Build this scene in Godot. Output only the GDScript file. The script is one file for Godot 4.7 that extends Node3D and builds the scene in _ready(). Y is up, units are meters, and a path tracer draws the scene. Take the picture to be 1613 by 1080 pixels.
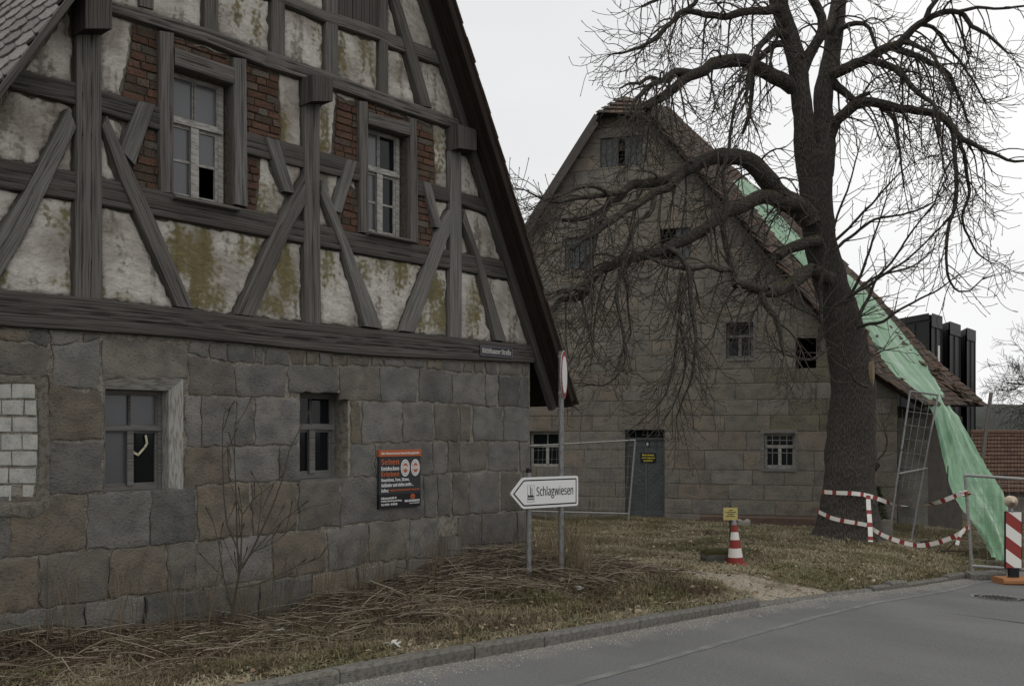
extends Node3D
# An old street corner under an overcast sky: a half-timbered house on a sandstone plinth, a stone farmhouse behind a bare tree, road works beside it.

const EYE := 2.0
var rng := RandomNumberGenerator.new()
var wob := FastNoiseLite.new()
var M := {}
var GX0 := -14.0
var GF0 := 2.0
var GST := 0.2
var GNX := 201
var GNF := 171
var GH := PackedFloat32Array()
var kerb_line: PackedVector2Array

class MB:
	var v := PackedVector3Array()
	var n := PackedVector3Array()
	var t := PackedVector2Array()
	var c := PackedColorArray()
	var ix := PackedInt32Array()
	func vert(p: Vector3, nn: Vector3, uv: Vector2, col := Color.WHITE) -> int:
		v.append(p); n.append(nn); t.append(uv); c.append(col)
		return v.size() - 1
	func tri(a: int, b: int, d: int) -> void:
		ix.append(a); ix.append(b); ix.append(d)
	# four corners counter-clockwise as seen from outside
	func quad(a: Vector3, b: Vector3, d: Vector3, e: Vector3, col := Color.WHITE, uv0 := Vector2.ZERO) -> void:
		var nn := (b - a).cross(e - a).normalized()
		var lu := (b - a).length()
		var lv := (e - a).length()
		var i := vert(a, nn, uv0, col)
		vert(b, nn, uv0 + Vector2(lu, 0), col); vert(d, nn, uv0 + Vector2(lu, lv), col); vert(e, nn, uv0 + Vector2(0, lv), col)
		tri(i, i + 2, i + 1); tri(i, i + 3, i + 2)
	func box(a: Vector3, b: Vector3, col := Color.WHITE) -> void:
		obox(Transform3D(Basis(), (a + b) * 0.5), (b - a).abs(), col)
	func obox(x: Transform3D, size: Vector3, col := Color.WHITE) -> void:
		var h := size * 0.5
		for f in 6:
			var ax := f / 2
			var s := 1.0 if f % 2 == 0 else -1.0
			var nrm := Vector3.ZERO; nrm[ax] = s
			var p := Vector3.ZERO; p[(ax + 1) % 3] = 1.0
			var q := nrm.cross(p)
			var o := nrm * h
			var pu := p * h
			var qu := q * h
			quad(x * (o - pu - qu), x * (o + pu - qu), x * (o + pu + qu), x * (o - pu + qu), col, Vector2(f * 0.37, f * 0.21))
	# box with its long edges chamfered; axis along local y
	func beam(x: Transform3D, size: Vector3, ch: float, col := Color.WHITE) -> void:
		var a := size.x * 0.5
		var b := size.z * 0.5
		var r := [Vector2(a, b - ch), Vector2(a - ch, b), Vector2(-a + ch, b), Vector2(-a, b - ch), Vector2(-a, -b + ch), Vector2(-a + ch, -b), Vector2(a - ch, -b), Vector2(a, -b + ch)]
		prism(x, PackedVector2Array(r), -size.y * 0.5, size.y * 0.5, col)
	# polygon in local x,z swept along local y
	func prism(x: Transform3D, r: PackedVector2Array, y0: float, y1: float, col := Color.WHITE) -> void:
		var m := r.size()
		var run := 0.0
		for i in m:
			var p := r[i]
			var q := r[(i + 1) % m]
			var nn := (x.basis * Vector3(p.y - q.y, 0, q.x - p.x)).normalized()
			var mid := (p + q) * 0.5
			if nn.dot(x.basis * Vector3(mid.x, 0, mid.y)) < 0.0:
				nn = -nn
			var l := (q - p).length()
			var k := vert(x * Vector3(p.x, y0, p.y), nn, Vector2(y0, run), col)
			vert(x * Vector3(q.x, y0, q.y), nn, Vector2(y0, run + l), col)
			vert(x * Vector3(q.x, y1, q.y), nn, Vector2(y1, run + l), col)
			vert(x * Vector3(p.x, y1, p.y), nn, Vector2(y1, run), col)
			tri(k, k + 1, k + 2); tri(k, k + 2, k + 3)
			run += l
		for e in [y0, y1]:
			var nn: Vector3 = (x.basis * Vector3(0, 1 if e == y1 else -1, 0)).normalized()
			var b := v.size()
			for p in r:
				vert(x * Vector3(p.x, e, p.y), nn, p, col)
			for i in range(1, m - 1):
				tri(b, b + i, b + i + 1)
	func tube(p: PackedVector3Array, rad: PackedFloat32Array, sides: int, col := Color.WHITE, cap := true, wobble := 0.0, noise: FastNoiseLite = null) -> void:
		var m := p.size()
		var up := Vector3.UP
		if absf((p[m - 1] - p[0]).normalized().y) > 0.9:
			up = Vector3.RIGHT
		var run := 0.0
		var base := v.size()
		for i in m:
			var d := (p[mini(i + 1, m - 1)] - p[maxi(i - 1, 0)]).normalized()
			var s := d.cross(up)
			if s.length() < 0.01:
				s = d.cross(Vector3(0.3, 0.2, 0.9))
			s = s.normalized()
			var q := s.cross(d)
			up = q
			if i > 0:
				run += (p[i] - p[i - 1]).length()
			for k in sides + 1:
				var a := TAU * k / sides
				var nn := s * cos(a) + q * sin(a)
				var rr := rad[i]
				if noise:
					var sp := p[i] + nn * rr
					rr *= 1.0 + wobble * noise.get_noise_3dv(sp * 22.0)
				vert(p[i] + nn * rr, nn, Vector2(run, k * TAU * maxf(rad[0], 0.02) / sides), col)
		for i in m - 1:
			for k in sides:
				var a := base + i * (sides + 1) + k
				tri(a, a + 1, a + sides + 1); tri(a + 1, a + sides + 2, a + sides + 1)
		if cap:
			for e in [0, m - 1]:
				var b: int = base + e * (sides + 1)
				var cidx := vert(p[e], (p[e] - p[1 if e == 0 else m - 2]).normalized(), Vector2.ZERO, col)
				for k in sides:
					tri(cidx, b + k, b + k + 1)
	func smooth() -> void:
		for i in n.size():
			n[i] = Vector3.ZERO
		for k in range(0, ix.size(), 3):
			var a := ix[k]
			var b := ix[k + 1]
			var d := ix[k + 2]
			var f := (v[d] - v[a]).cross(v[b] - v[a])
			n[a] += f; n[b] += f; n[d] += f
		for i in n.size():
			n[i] = n[i].normalized()
	# make every face wind the way its normals point
	func agree() -> void:
		for k in range(0, ix.size(), 3):
			var a := ix[k]
			var b := ix[k + 1]
			var d := ix[k + 2]
			if (v[d] - v[a]).cross(v[b] - v[a]).dot(n[a] + n[b] + n[d]) < 0.0:
				ix[k + 1] = d
				ix[k + 2] = b
	func mesh() -> ArrayMesh:
		agree()
		var a := []
		a.resize(Mesh.ARRAY_MAX)
		a[Mesh.ARRAY_VERTEX] = v; a[Mesh.ARRAY_NORMAL] = n; a[Mesh.ARRAY_TEX_UV] = t; a[Mesh.ARRAY_COLOR] = c; a[Mesh.ARRAY_INDEX] = ix
		var m := ArrayMesh.new()
		if v.size():
			m.add_surface_from_arrays(Mesh.PRIMITIVE_TRIANGLES, a)
		return m

func put(parent: Node, called: String, mesh: Mesh, m: Material, x := Transform3D()) -> MeshInstance3D:
	var o := MeshInstance3D.new()
	o.name = called
	o.mesh = mesh
	o.material_override = m
	o.transform = x
	parent.add_child(o, true)
	return o

func group_node(parent: Node, called: String, x := Transform3D()) -> Node3D:
	var o := Node3D.new()
	o.name = called
	o.transform = x
	parent.add_child(o, true)
	return o

func tag(o: Node, label: String, category: String, group := "", kind := "") -> Node:
	if label: o.set_meta("label", label)
	if category: o.set_meta("category", category)
	if group: o.set_meta("group", group)
	if kind: o.set_meta("kind", kind)
	return o

func lin(r: float, g: float, b: float, a := 1.0) -> Color:
	var k := Color(r, g, b, a).linear_to_srgb()
	k.a = a
	return k

func ramp(stops: Array) -> Gradient:
	var g := Gradient.new()
	var o := PackedFloat32Array()
	var k := PackedColorArray()
	for s in stops:
		o.append(s[0])
		k.append(lin(s[1], s[2], s[3]) if s.size() > 3 else lin(s[1], s[1], s[1]))
	g.offsets = o
	g.colors = k
	return g

func ntex(freq: float, oct: int, stops: Array, size := 512, type := FastNoiseLite.TYPE_SIMPLEX_SMOOTH, sd := 1, fractal := FastNoiseLite.FRACTAL_FBM, bump := 0.0) -> NoiseTexture2D:
	var f := FastNoiseLite.new()
	f.noise_type = type; f.frequency = freq; f.fractal_octaves = oct; f.fractal_type = fractal; f.seed = sd; f.fractal_gain = 0.6
	var x := NoiseTexture2D.new()
	x.width = size; x.height = size; x.seamless = true; x.noise = f; x.generate_mipmaps = false
	if bump > 0.0:
		x.as_normal_map = true; x.bump_strength = bump
	elif stops:
		x.color_ramp = ramp(stops)
	return x

func mat(called: String, col: Color, rough := 0.9, tex: Texture2D = null, scale := Vector3.ONE, vcol := true, relief: Texture2D = null, relief_cm := 1.0) -> StandardMaterial3D:
	var m := StandardMaterial3D.new()
	m.resource_name = called
	m.albedo_color = col
	m.roughness = rough
	m.metallic_specular = 0.35
	m.vertex_color_use_as_albedo = vcol
	m.uv1_scale = scale
	if tex: m.albedo_texture = tex
	if relief:
		m.heightmap_enabled = true
		m.heightmap_texture = relief
		m.heightmap_scale = relief_cm
	M[called] = m
	return m

func v2(a: Array) -> PackedVector2Array:
	var o := PackedVector2Array()
	for i in range(0, a.size(), 2):
		o.append(Vector2(a[i], a[i + 1]))
	return o

func grow(p: PackedVector2Array, d: float) -> PackedVector2Array:
	var r := Geometry2D.offset_polygon(p, d)
	return r[0] if r.size() else p

func rect(a: Vector2, b: Vector2) -> PackedVector2Array:
	return PackedVector2Array([a, Vector2(b.x, a.y), b, Vector2(a.x, b.y)])

func area(p: PackedVector2Array) -> float:
	var s := 0.0
	for i in p.size():
		s += p[i].cross(p[(i + 1) % p.size()])
	return s * 0.5

# a stone, a brick or a field of plaster: an outline in the wall's plane with a worn, rounded, uneven front
func slab(outline: PackedVector2Array, zf: float, zb: float, cell := 0.12, bevel := 0.015, amp := 0.006, edge := 0.004, tint := Color.WHITE, vary := 0.12, freq := 5.0) -> ArrayMesh:
	var poly := outline.duplicate()
	if area(poly) < 0.0:
		poly.reverse()
	var rim := PackedVector2Array()
	for i in poly.size():
		var a := poly[i]
		var b := poly[(i + 1) % poly.size()]
		var l := a.distance_to(b)
		var k := maxi(1, int(ceil(l / cell)))
		for j in k:
			var p := a.lerp(b, float(j) / k)
			rim.append(p + Vector2(wob.get_noise_2d(p.x * 90.0, p.y * 90.0), wob.get_noise_2d(p.y * 90.0 + 300.0, p.x * 90.0)) * edge * 2.0)
	var pts := rim.duplicate()
	var nb := rim.size()
	var inner: PackedVector2Array
	if bevel > 0.0:
		for q in Geometry2D.offset_polygon(rim, -bevel):
			var last := Vector2(1e6, 1e6)
			for p in q:
				if p.distance_to(last) > cell * 0.45:
					pts.append(p)
					last = p
			if q.size() > inner.size():
				inner = q
	var lo := rim[0]
	var hi := rim[0]
	for p in rim:
		lo = lo.min(p); hi = hi.max(p)
	if inner.size() > 2 and hi.x - lo.x > cell * 1.5 and hi.y - lo.y > cell * 1.5:
		var core := Geometry2D.offset_polygon(rim, -bevel - cell * 0.5)
		if core.size():
			var gx := int((hi.x - lo.x) / cell)
			var gy := int((hi.y - lo.y) / cell)
			for i in gx + 1:
				for j in gy + 1:
					var p := lo + Vector2(i + 0.5 * (j % 2), j) * cell + Vector2(rng.randf_range(-0.25, 0.25), rng.randf_range(-0.25, 0.25)) * cell
					for q in core:
						if Geometry2D.is_point_in_polygon(p, q):
							pts.append(p)
							break
	var b := MB.new()
	var off := rng.randf() * 900.0
	for i in pts.size():
		var p := pts[i]
		var z := zf + amp * (wob.get_noise_2d(p.x * freq * 10.0 + off, p.y * freq * 10.0) * 1.6)
		if i < nb:
			z -= bevel * 0.8
		var s := 1.0 + vary * 1.7 * wob.get_noise_3d(p.x * 40.0, p.y * 40.0, off)
		b.vert(Vector3(p.x, p.y, z), Vector3.BACK, p, Color(tint.r * s, tint.g * s, tint.b * s))
	var t := Geometry2D.triangulate_delaunay(pts)
	for k in range(0, t.size(), 3):
		var m := (pts[t[k]] + pts[t[k + 1]] + pts[t[k + 2]]) / 3.0
		if not Geometry2D.is_point_in_polygon(m, rim):
			continue
		if (pts[t[k + 1]] - pts[t[k]]).cross(pts[t[k + 2]] - pts[t[k]]) > 0.0:
			b.tri(t[k], t[k + 2], t[k + 1])
		else:
			b.tri(t[k], t[k + 1], t[k + 2])
	b.smooth()
	for i in nb:
		var j := (i + 1) % nb
		var p := b.v[i]
		var q := b.v[j]
		b.quad(Vector3(p.x, p.y, zb), Vector3(q.x, q.y, zb), q, p, tint)
	return b.mesh()

# a squared timber in the wall's plane; stations are [edge a, edge b]; long drying cracks are real grooves
func timber(st: Array, zf: float, zb: float, cracks := 1, wear := 0.0022, tone := 1.0) -> ArrayMesh:
	var pa := PackedVector2Array()
	var pb := PackedVector2Array()
	for i in st.size() - 1:
		var a0 := Vector2(st[i][0], st[i][1]); var b0 := Vector2(st[i][2], st[i][3])
		var a1 := Vector2(st[i + 1][0], st[i + 1][1]); var b1 := Vector2(st[i + 1][2], st[i + 1][3])
		var k := maxi(1, int(ceil(((a0 + b0) * 0.5).distance_to((a1 + b1) * 0.5) / 0.07)))
		for j in k + (1 if i == st.size() - 2 else 0):
			var f := float(j) / k
			pa.append(a0.lerp(a1, f)); pb.append(b0.lerp(b1, f))
	var b := MB.new()
	var seedo := rng.randf() * 1000.0
	var r := 0.012
	var cr := []
	for c in cracks:
		cr.append([0.2 + 0.6 * (c + rng.randf()) / cracks, rng.randf() * 500.0, rng.randf_range(0.35, 1.0)])
	cr.sort_custom(func(x, y): return x[0] < y[0])
	var run := 0.0
	var cols := 0
	for i in pa.size():
		var a := pa[i]
		var e := pb[i]
		if i > 0:
			run += ((a + e) * 0.5).distance_to((pa[i - 1] + pb[i - 1]) * 0.5)
		var w := a.distance_to(e)
		var d := (e - a) / w
		a += d * wear * 1.6 * wob.get_noise_2d(run * 55.0, seedo)
		e -= d * wear * 1.6 * wob.get_noise_2d(run * 55.0, seedo + 77.0)
		w = a.distance_to(e)
		var prof := [[0.0, zb], [0.0, zf - r], [r / w, zf]]
		var lastp := 0.06
		for c in cr:
			var g: float = clampf(c[0] + 0.05 * wob.get_noise_2d(run * 5.0, c[1]), lastp + 0.05, 0.93)
			lastp = g
			var open: float = clampf(wob.get_noise_2d(run * 22.0, c[1] + 50.0) * 2.0 + 0.5, 0.0, 1.0) * c[2]
			var hw := 0.009 * open / w + 0.0008
			prof.append_array([[g - hw, zf], [g, zf - 0.045 * open], [g + hw, zf]])
		prof.append_array([[1.0 - r / w, zf], [1.0, zf - r], [1.0, zb]])
		cols = prof.size()
		var acc: float = 0.0
		for k in cols:
			var p: Vector2 = a.lerp(e, prof[k][0])
			acc = prof[k][0] * w
			if k == 0: acc -= 0.08
			elif k == cols - 1: acc += 0.08
			var z: float = prof[k][1]
			if k > 1 and k < cols - 2:
				z += 0.002 * wob.get_noise_2d(run * 40.0 + seedo, k * 13.0)
			b.vert(Vector3(p.x, p.y, z), Vector3.BACK, Vector2(run + seedo, acc + seedo), Color(1, 1, 1) * (tone * (1.0 + 0.35 * wob.get_noise_2d(run * 6.0 + seedo, k * 2.0))))
	for i in pa.size() - 1:
		for k in cols - 1:
			var q := i * cols + k
			b.tri(q, q + cols, q + 1); b.tri(q + 1, q + cols, q + cols + 1)
	# orient
	var flip := (pb[0] - pa[0]).cross(pa[1] - pa[0]) > 0.0
	if not flip:
		for k in range(0, b.ix.size(), 3):
			var h := b.ix[k + 1]
			b.ix[k + 1] = b.ix[k + 2]; b.ix[k + 2] = h
	b.smooth()
	for i in [0, pa.size() - 1]:
		var c0 := b.v.size()
		for k in cols:
			b.vert(b.v[i * cols + k], Vector3((pa[i] - pa[1 if i == 0 else i - 1]).x, (pa[i] - pa[1 if i == 0 else i - 1]).y, 0).normalized(), Vector2(k * 0.03, 0.0), Color(0.8, 0.8, 0.8))
		for k in range(1, cols - 1):
			b.tri(c0, c0 + k, c0 + k + 1)
	return b.mesh()

func outline_of(st: Array) -> PackedVector2Array:
	var o := PackedVector2Array()
	for s in st:
		o.append(Vector2(s[0], s[1]))
	for i in range(st.size() - 1, -1, -1):
		o.append(Vector2(st[i][2], st[i][3]))
	if area(o) < 0.0:
		o.reverse()
	return o

# a wall with real openings, cut into upright strips; top(u) gives its upper edge
func wall_with_openings(u0: float, u1: float, bottom: float, top: Callable, openings: Array, zf: float, zb: float, extra := []) -> ArrayMesh:
	var cuts := [u0, u1]
	cuts.append_array(extra)
	for o in openings:
		cuts.append(clampf(o[0], u0, u1)); cuts.append(clampf(o[2], u0, u1))
	cuts.sort()
	var b := MB.new()
	for i in cuts.size() - 1:
		var a: float = cuts[i]
		var e: float = cuts[i + 1]
		if e - a < 0.001:
			continue
		var mid := (a + e) * 0.5
		var spans := []
		for o in openings:
			if o[0] < mid and mid < o[2]:
				spans.append([o[1], o[3]])
		spans.sort_custom(func(x, y): return x[0] < y[0])
		var y := bottom
		for s in spans + [null]:
			var ya: float = s[0] if s else top.call(a)
			var ye: float = s[0] if s else top.call(e)
			var p := [Vector2(a, y), Vector2(e, y), Vector2(e, maxf(y, ye)), Vector2(a, maxf(y, ya))]
			b.quad(Vector3(p[0].x, p[0].y, zf), Vector3(p[1].x, p[1].y, zf), Vector3(p[2].x, p[2].y, zf), Vector3(p[3].x, p[3].y, zf), Color.WHITE, p[0])
			b.quad(Vector3(p[1].x, p[1].y, zb), Vector3(p[0].x, p[0].y, zb), Vector3(p[3].x, p[3].y, zb), Vector3(p[2].x, p[2].y, zb), Color.WHITE, p[0])
			for k in 4:
				var q: Vector2 = p[k]
				var w: Vector2 = p[(k + 1) % 4]
				b.quad(Vector3(q.x, q.y, zb), Vector3(w.x, w.y, zb), Vector3(w.x, w.y, zf), Vector3(q.x, q.y, zf), Color.WHITE, q)
			if s: y = s[1]
	return b.mesh()

func text(parent: Node, s: String, box: Rect2, z: float, m: Material, bold := false) -> MeshInstance3D:
	var t := TextMesh.new()
	var f := SystemFont.new()
	f.font_names = PackedStringArray(["Droid Sans"])
	if bold: f.font_weight = 700
	t.font = f
	t.text = s
	t.font_size = 48
	t.pixel_size = 0.01
	t.depth = 0.05
	t.curve_step = 1.5
	var bb := t.get_aabb()
	var o := MeshInstance3D.new()
	o.name = "lettering"
	o.mesh = t
	o.material_override = m
	var k := Vector3(box.size.x / maxf(bb.size.x, 0.001), box.size.y / maxf(bb.size.y, 0.001), 0.06)
	o.scale = k
	o.position = Vector3(box.position.x - bb.position.x * k.x, box.position.y - bb.position.y * k.y, z)
	parent.add_child(o, true)
	return o

func pv(a: Array, i := 0) -> Vector3:
	return Vector3(a[i], a[i + 1], a[i + 2])

func make_sky() -> Environment:
	var n := FastNoiseLite.new()
	n.frequency = 1.1; n.fractal_octaves = 4; n.seed = 5
	var w := 512
	var h := 256
	var im := Image.create(w, h, false, Image.FORMAT_RGB8)
	for j in h:
		var el := PI * 0.5 - PI * (j + 0.5) / h
		for i in w:
			var az := TAU * ((i + 0.5) / w - 0.5)
			var d := Vector3(cos(el) * sin(az), sin(el), -cos(el) * cos(az))
			var q := Vector3(d.x, d.y * 2.2, d.z)
			var k := n.get_noise_3dv(q) * 0.5 + 0.5
			var s := n.get_noise_3dv(q * 2.3 + Vector3(9, 2, 4)) * 0.5 + 0.5
			# thinner cloud towards the front left, heavier to the right
			var open := smoothstep(-0.5, 0.55, -d.x * 0.9 - d.z * 0.25 + 0.02)
			var l := 0.79 + 0.25 * open + 0.22 * (k - 0.5) + 0.08 * (s - 0.5)
			if d.y < 0.0:
				l = lerpf(l, 0.12, smoothstep(0.0, -0.08, d.y))
			var blue := clampf(1.0 - l, 0.0, 0.4)
			im.set_pixel(i, j, Color(clampf(l - 0.035 * blue, 0, 1), clampf(l, 0, 1), clampf(l + 0.06 * blue, 0, 1)).linear_to_srgb())
	var e := Environment.new()
	var sm := PanoramaSkyMaterial.new()
	sm.panorama = ImageTexture.create_from_image(im)
	sm.energy_multiplier = 1.0
	var sky := Sky.new()
	sky.sky_material = sm
	e.background_mode = Environment.BG_SKY
	e.sky = sky
	e.tonemap_mode = Environment.TONE_MAPPER_LINEAR
	e.tonemap_exposure = 1.0
	e.sdfgi_enabled = true
	e.ssao_enabled = true
	e.ssil_enabled = true
	return e

func make_materials() -> void:
	var grain := ntex(0.05, 4, [[0.0, 0.25], [0.3, 0.62], [0.5, 0.9], [0.7, 1.15], [1.0, 1.5]], 1024, FastNoiseLite.TYPE_SIMPLEX, 3)
	var grain_h := ntex(0.05, 4, [], 1024, FastNoiseLite.TYPE_SIMPLEX, 3)
	mat("wood", lin(0.132, 0.122, 0.112), 0.9, grain, Vector3(0.016, 0.95, 1), true, grain_h, 0.5)
	mat("wood_dark", lin(0.088, 0.080, 0.073), 0.92, grain, Vector3(0.013, 0.9, 1), true, grain_h, 0.6)
	mat("wood_brown", lin(0.030, 0.021, 0.017), 0.9, grain, Vector3(0.02, 1.0, 1), true, grain_h, 1.0)
	mat("wood_pale", lin(0.168, 0.16, 0.15), 0.88, grain, Vector3(0.018, 1.1, 1), true, grain_h, 0.5)
	var flake := ntex(0.012, 5, [[0.0, 0.45, 0.43, 0.4], [0.35, 0.66, 0.64, 0.6], [0.48, 0.9, 0.89, 0.86], [1.0, 1.1, 1.09, 1.05]], 512, FastNoiseLite.TYPE_SIMPLEX, 12)
	mat("old_paint", lin(0.36, 0.355, 0.34), 0.75, flake, Vector3(0.8, 5.0, 1), true)
	var mottled := stone_picture()
	var gritty := ntex(0.05, 5, [], 1024, FastNoiseLite.TYPE_SIMPLEX, 22)
	mat("stone", lin(1, 1, 1), 0.95, mottled, Vector3(0.42, 0.6, 1), true, gritty, 0.55)
	mat("stone_far", lin(1, 1, 1), 0.95, mottled, Vector3(0.25, 0.36, 1), true, gritty, 0.7)
	var patchy := ntex(0.02, 5, [[0.0, 0.55, 0.5, 0.45], [0.4, 0.8, 0.78, 0.72], [0.55, 1.05, 1.02, 0.95], [1.0, 1.3, 1.25, 1.15]], 512, FastNoiseLite.TYPE_SIMPLEX, 31)
	mat("mortar", lin(0.30, 0.28, 0.25), 0.97, patchy, Vector3(0.8, 0.8, 1), false, gritty, 2.0)
	mat("mortar_far", lin(0.12, 0.108, 0.092), 0.97, patchy, Vector3(0.5, 0.5, 1), false, gritty, 2.0)
	mat("cement", lin(0.20, 0.185, 0.165), 0.95, patchy, Vector3(1.1, 1.1, 1), false, gritty, 1.5)
	mat("clay_core", lin(0.17, 0.15, 0.128), 0.97, patchy, Vector3(1.3, 1.3, 1), false, gritty, 2.5)
	mat("brick", lin(1, 1, 1), 0.93, patchy, Vector3(2.6, 2.6, 1), true, gritty, 1.5)
	mat("white_brick", lin(0.42, 0.415, 0.39), 0.85, mottled, Vector3(0.9, 0.9, 1), true)
	mat("tile", lin(1, 1, 1), 0.88, patchy, Vector3(2.0, 2.0, 1), true, gritty, 1.0)
	mat("asphalt", lin(1, 1, 1), 0.93, ntex(0.2, 3, [[0.0, 0.45], [0.45, 0.9], [0.7, 1.15], [1.0, 2.0]], 1024, FastNoiseLite.TYPE_SIMPLEX, 41), Vector3(0.24, 0.24, 1), true, gritty, 0.8)
	mat("soil", lin(1, 1, 1), 1.0, ntex(0.03, 6, [[0.0, 0.4, 0.37, 0.33], [0.45, 0.85, 0.82, 0.76], [0.7, 1.15, 1.1, 1.0], [1.0, 1.6, 1.5, 1.35]], 1024, FastNoiseLite.TYPE_SIMPLEX, 42), Vector3(0.5, 0.5, 1), true, gritty, 4.0)
	mat("kerb", lin(0.21, 0.205, 0.195), 0.92, patchy, Vector3(1.4, 1.4, 1), true, gritty, 1.2)
	var bark_c := ntex(0.035, 4, [[0.0, 0.15], [0.35, 0.5], [0.6, 1.0], [1.0, 1.9]], 1024, FastNoiseLite.TYPE_CELLULAR, 51)
	var bark_h := ntex(0.035, 4, [], 1024, FastNoiseLite.TYPE_CELLULAR, 51)
	mat("bark", lin(0.10, 0.089, 0.078), 0.97, bark_c, Vector3(0.34, 0.85, 1), true, bark_h, 4.0)
	mat("twig", lin(0.062, 0.054, 0.046), 0.9)
	mat("cut_wood", lin(0.24, 0.19, 0.12), 0.9, grain, Vector3(3, 3, 1))
	mat("glass", Color(0.09, 0.10, 0.11, 0.55), 0.06, null, Vector3.ONE, false)
	mat("dusty_glass", lin(0.085, 0.088, 0.095), 0.18, null, Vector3.ONE, false)
	M.dusty_glass.metallic_specular = 0.5
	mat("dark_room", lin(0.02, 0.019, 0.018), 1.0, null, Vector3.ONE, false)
	mat("steel", lin(0.21, 0.215, 0.225), 0.55, patchy, Vector3(1, 3, 1), false)
	M.steel.metallic = 0.35
	mat("galvanised", lin(0.30, 0.305, 0.31), 0.5, patchy, Vector3(2, 2, 1), false)
	M.galvanised.metallic = 0.3
	mat("sign_white", lin(0.66, 0.66, 0.66), 0.55, null, Vector3.ONE, false)
	mat("sign_black", lin(0.012, 0.012, 0.013), 0.5, null, Vector3.ONE, false)
	mat("sign_red", lin(0.25, 0.042, 0.036), 0.5, null, Vector3.ONE, false)
	mat("sign_grey", lin(0.26, 0.26, 0.29), 0.6, null, Vector3.ONE, false)
	mat("poster_grey", lin(0.028, 0.03, 0.034), 0.5, null, Vector3.ONE, false)
	mat("poster_orange", lin(0.38, 0.10, 0.035), 0.5, null, Vector3.ONE, false)
	mat("enamel", lin(0.022, 0.022, 0.03), 0.45, null, Vector3.ONE, false)
	mat("enamel_white", lin(0.42, 0.41, 0.38), 0.5, null, Vector3.ONE, false)
	mat("yellow", lin(0.60, 0.50, 0.07), 0.6, null, Vector3.ONE, false)
	mat("notice", lin(0.46, 0.40, 0.16), 0.7, patchy, Vector3(4, 4, 1), false)
	mat("door_paint", lin(0.085, 0.096, 0.098), 0.7, grain, Vector3(0.05, 1.2, 1), true, grain_h, 0.4)
	mat("shutter", lin(0.10, 0.11, 0.112), 0.85, grain, Vector3(0.05, 1.2, 1), true, grain_h, 0.5)
	mat("cladding", lin(0.013, 0.0135, 0.015), 0.55, patchy, Vector3(0.5, 0.5, 1), true)
	mat("plastic_white", lin(0.7, 0.68, 0.64), 0.45, null, Vector3.ONE, true)
	mat("moss", lin(0.12, 0.115, 0.04), 1.0, patchy, Vector3(4, 4, 1), true, gritty, 4.0)
	mat("rubber_base", lin(0.33, 0.155, 0.07), 0.75, patchy, Vector3(3, 3, 1), false)
	mat("lamp_lens", lin(0.6, 0.5, 0.38), 0.3, null, Vector3.ONE, false)
	mat("blade", lin(1, 1, 1), 0.9)
	M.blade.cull_mode = BaseMaterial3D.CULL_DISABLED
	M.blade.backlight_enabled = true
	M.blade.backlight = lin(0.05, 0.045, 0.02)
	mat("net", lin(1, 1, 1), 0.5, ntex(0.02, 4, [[0.0, 0.75], [0.5, 0.95], [1.0, 1.2]], 512, FastNoiseLite.TYPE_SIMPLEX, 61), Vector3(3.0, 0.5, 1), true)
	M.net.cull_mode = BaseMaterial3D.CULL_DISABLED
	M.net.backlight_enabled = true
	M.net.backlight = lin(0.09, 0.17, 0.09)
	mat("plaster", Color.WHITE, 0.97, plaster_picture(), Vector3(1.0 / 8.2, -1.0 / 5.5, 1), true, null)
	M.plaster.uv1_offset = Vector3(8.0 / 8.2, 8.5 / 5.5, 0)
	var pn := ntex(0.05, 5, [], 1024, FastNoiseLite.TYPE_SIMPLEX, 71, FastNoiseLite.FRACTAL_FBM, 5.0)
	M.plaster.normal_enabled = true
	M.plaster.normal_texture = pn
	M.plaster.normal_scale = 0.5

# sandstone: sand grain, faint bedding, slanting tool marks and small pits
func stone_picture() -> ImageTexture:
	var w := 768
	var im := Image.create(w, w, false, Image.FORMAT_RGB8)
	var low := FastNoiseLite.new(); low.frequency = 0.011; low.fractal_octaves = 4; low.seed = 33
	var bed := FastNoiseLite.new(); bed.frequency = 0.03; bed.fractal_octaves = 4; bed.seed = 34
	var pit := FastNoiseLite.new(); pit.frequency = 0.07; pit.fractal_octaves = 2; pit.seed = 35
	var lowi := low.get_seamless_image(w, w, false, false, 0.2, false)
	var pits := pit.get_seamless_image(w, w, false, false, 0.1, false)
	for j in w:
		for i in w:
			var n := lowi.get_pixel(i, j).r * 2.0 - 1.0
			var p := pits.get_pixel(i, j).r * 2.0 - 1.0
			# tool marks wrap because both slants fit the tile a whole number of times
			var t := bed.get_noise_2d(fposmod(i + 2.0 * j, w) * 2.2, 40.0 * sin(TAU * (i - j) / w))
			var v := 0.92 + 0.30 * n + 0.10 * t + rng.randf_range(-0.09, 0.09)
			if p < -0.42: v *= 0.7
			var warm := 0.05 * n
			im.set_pixel(i, j, Color(clampf(v + warm, 0.05, 1), clampf(v, 0.05, 1), clampf(v - warm * 1.3 - 0.015, 0.05, 1)).linear_to_srgb())
	return ImageTexture.create_from_image(im)

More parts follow.
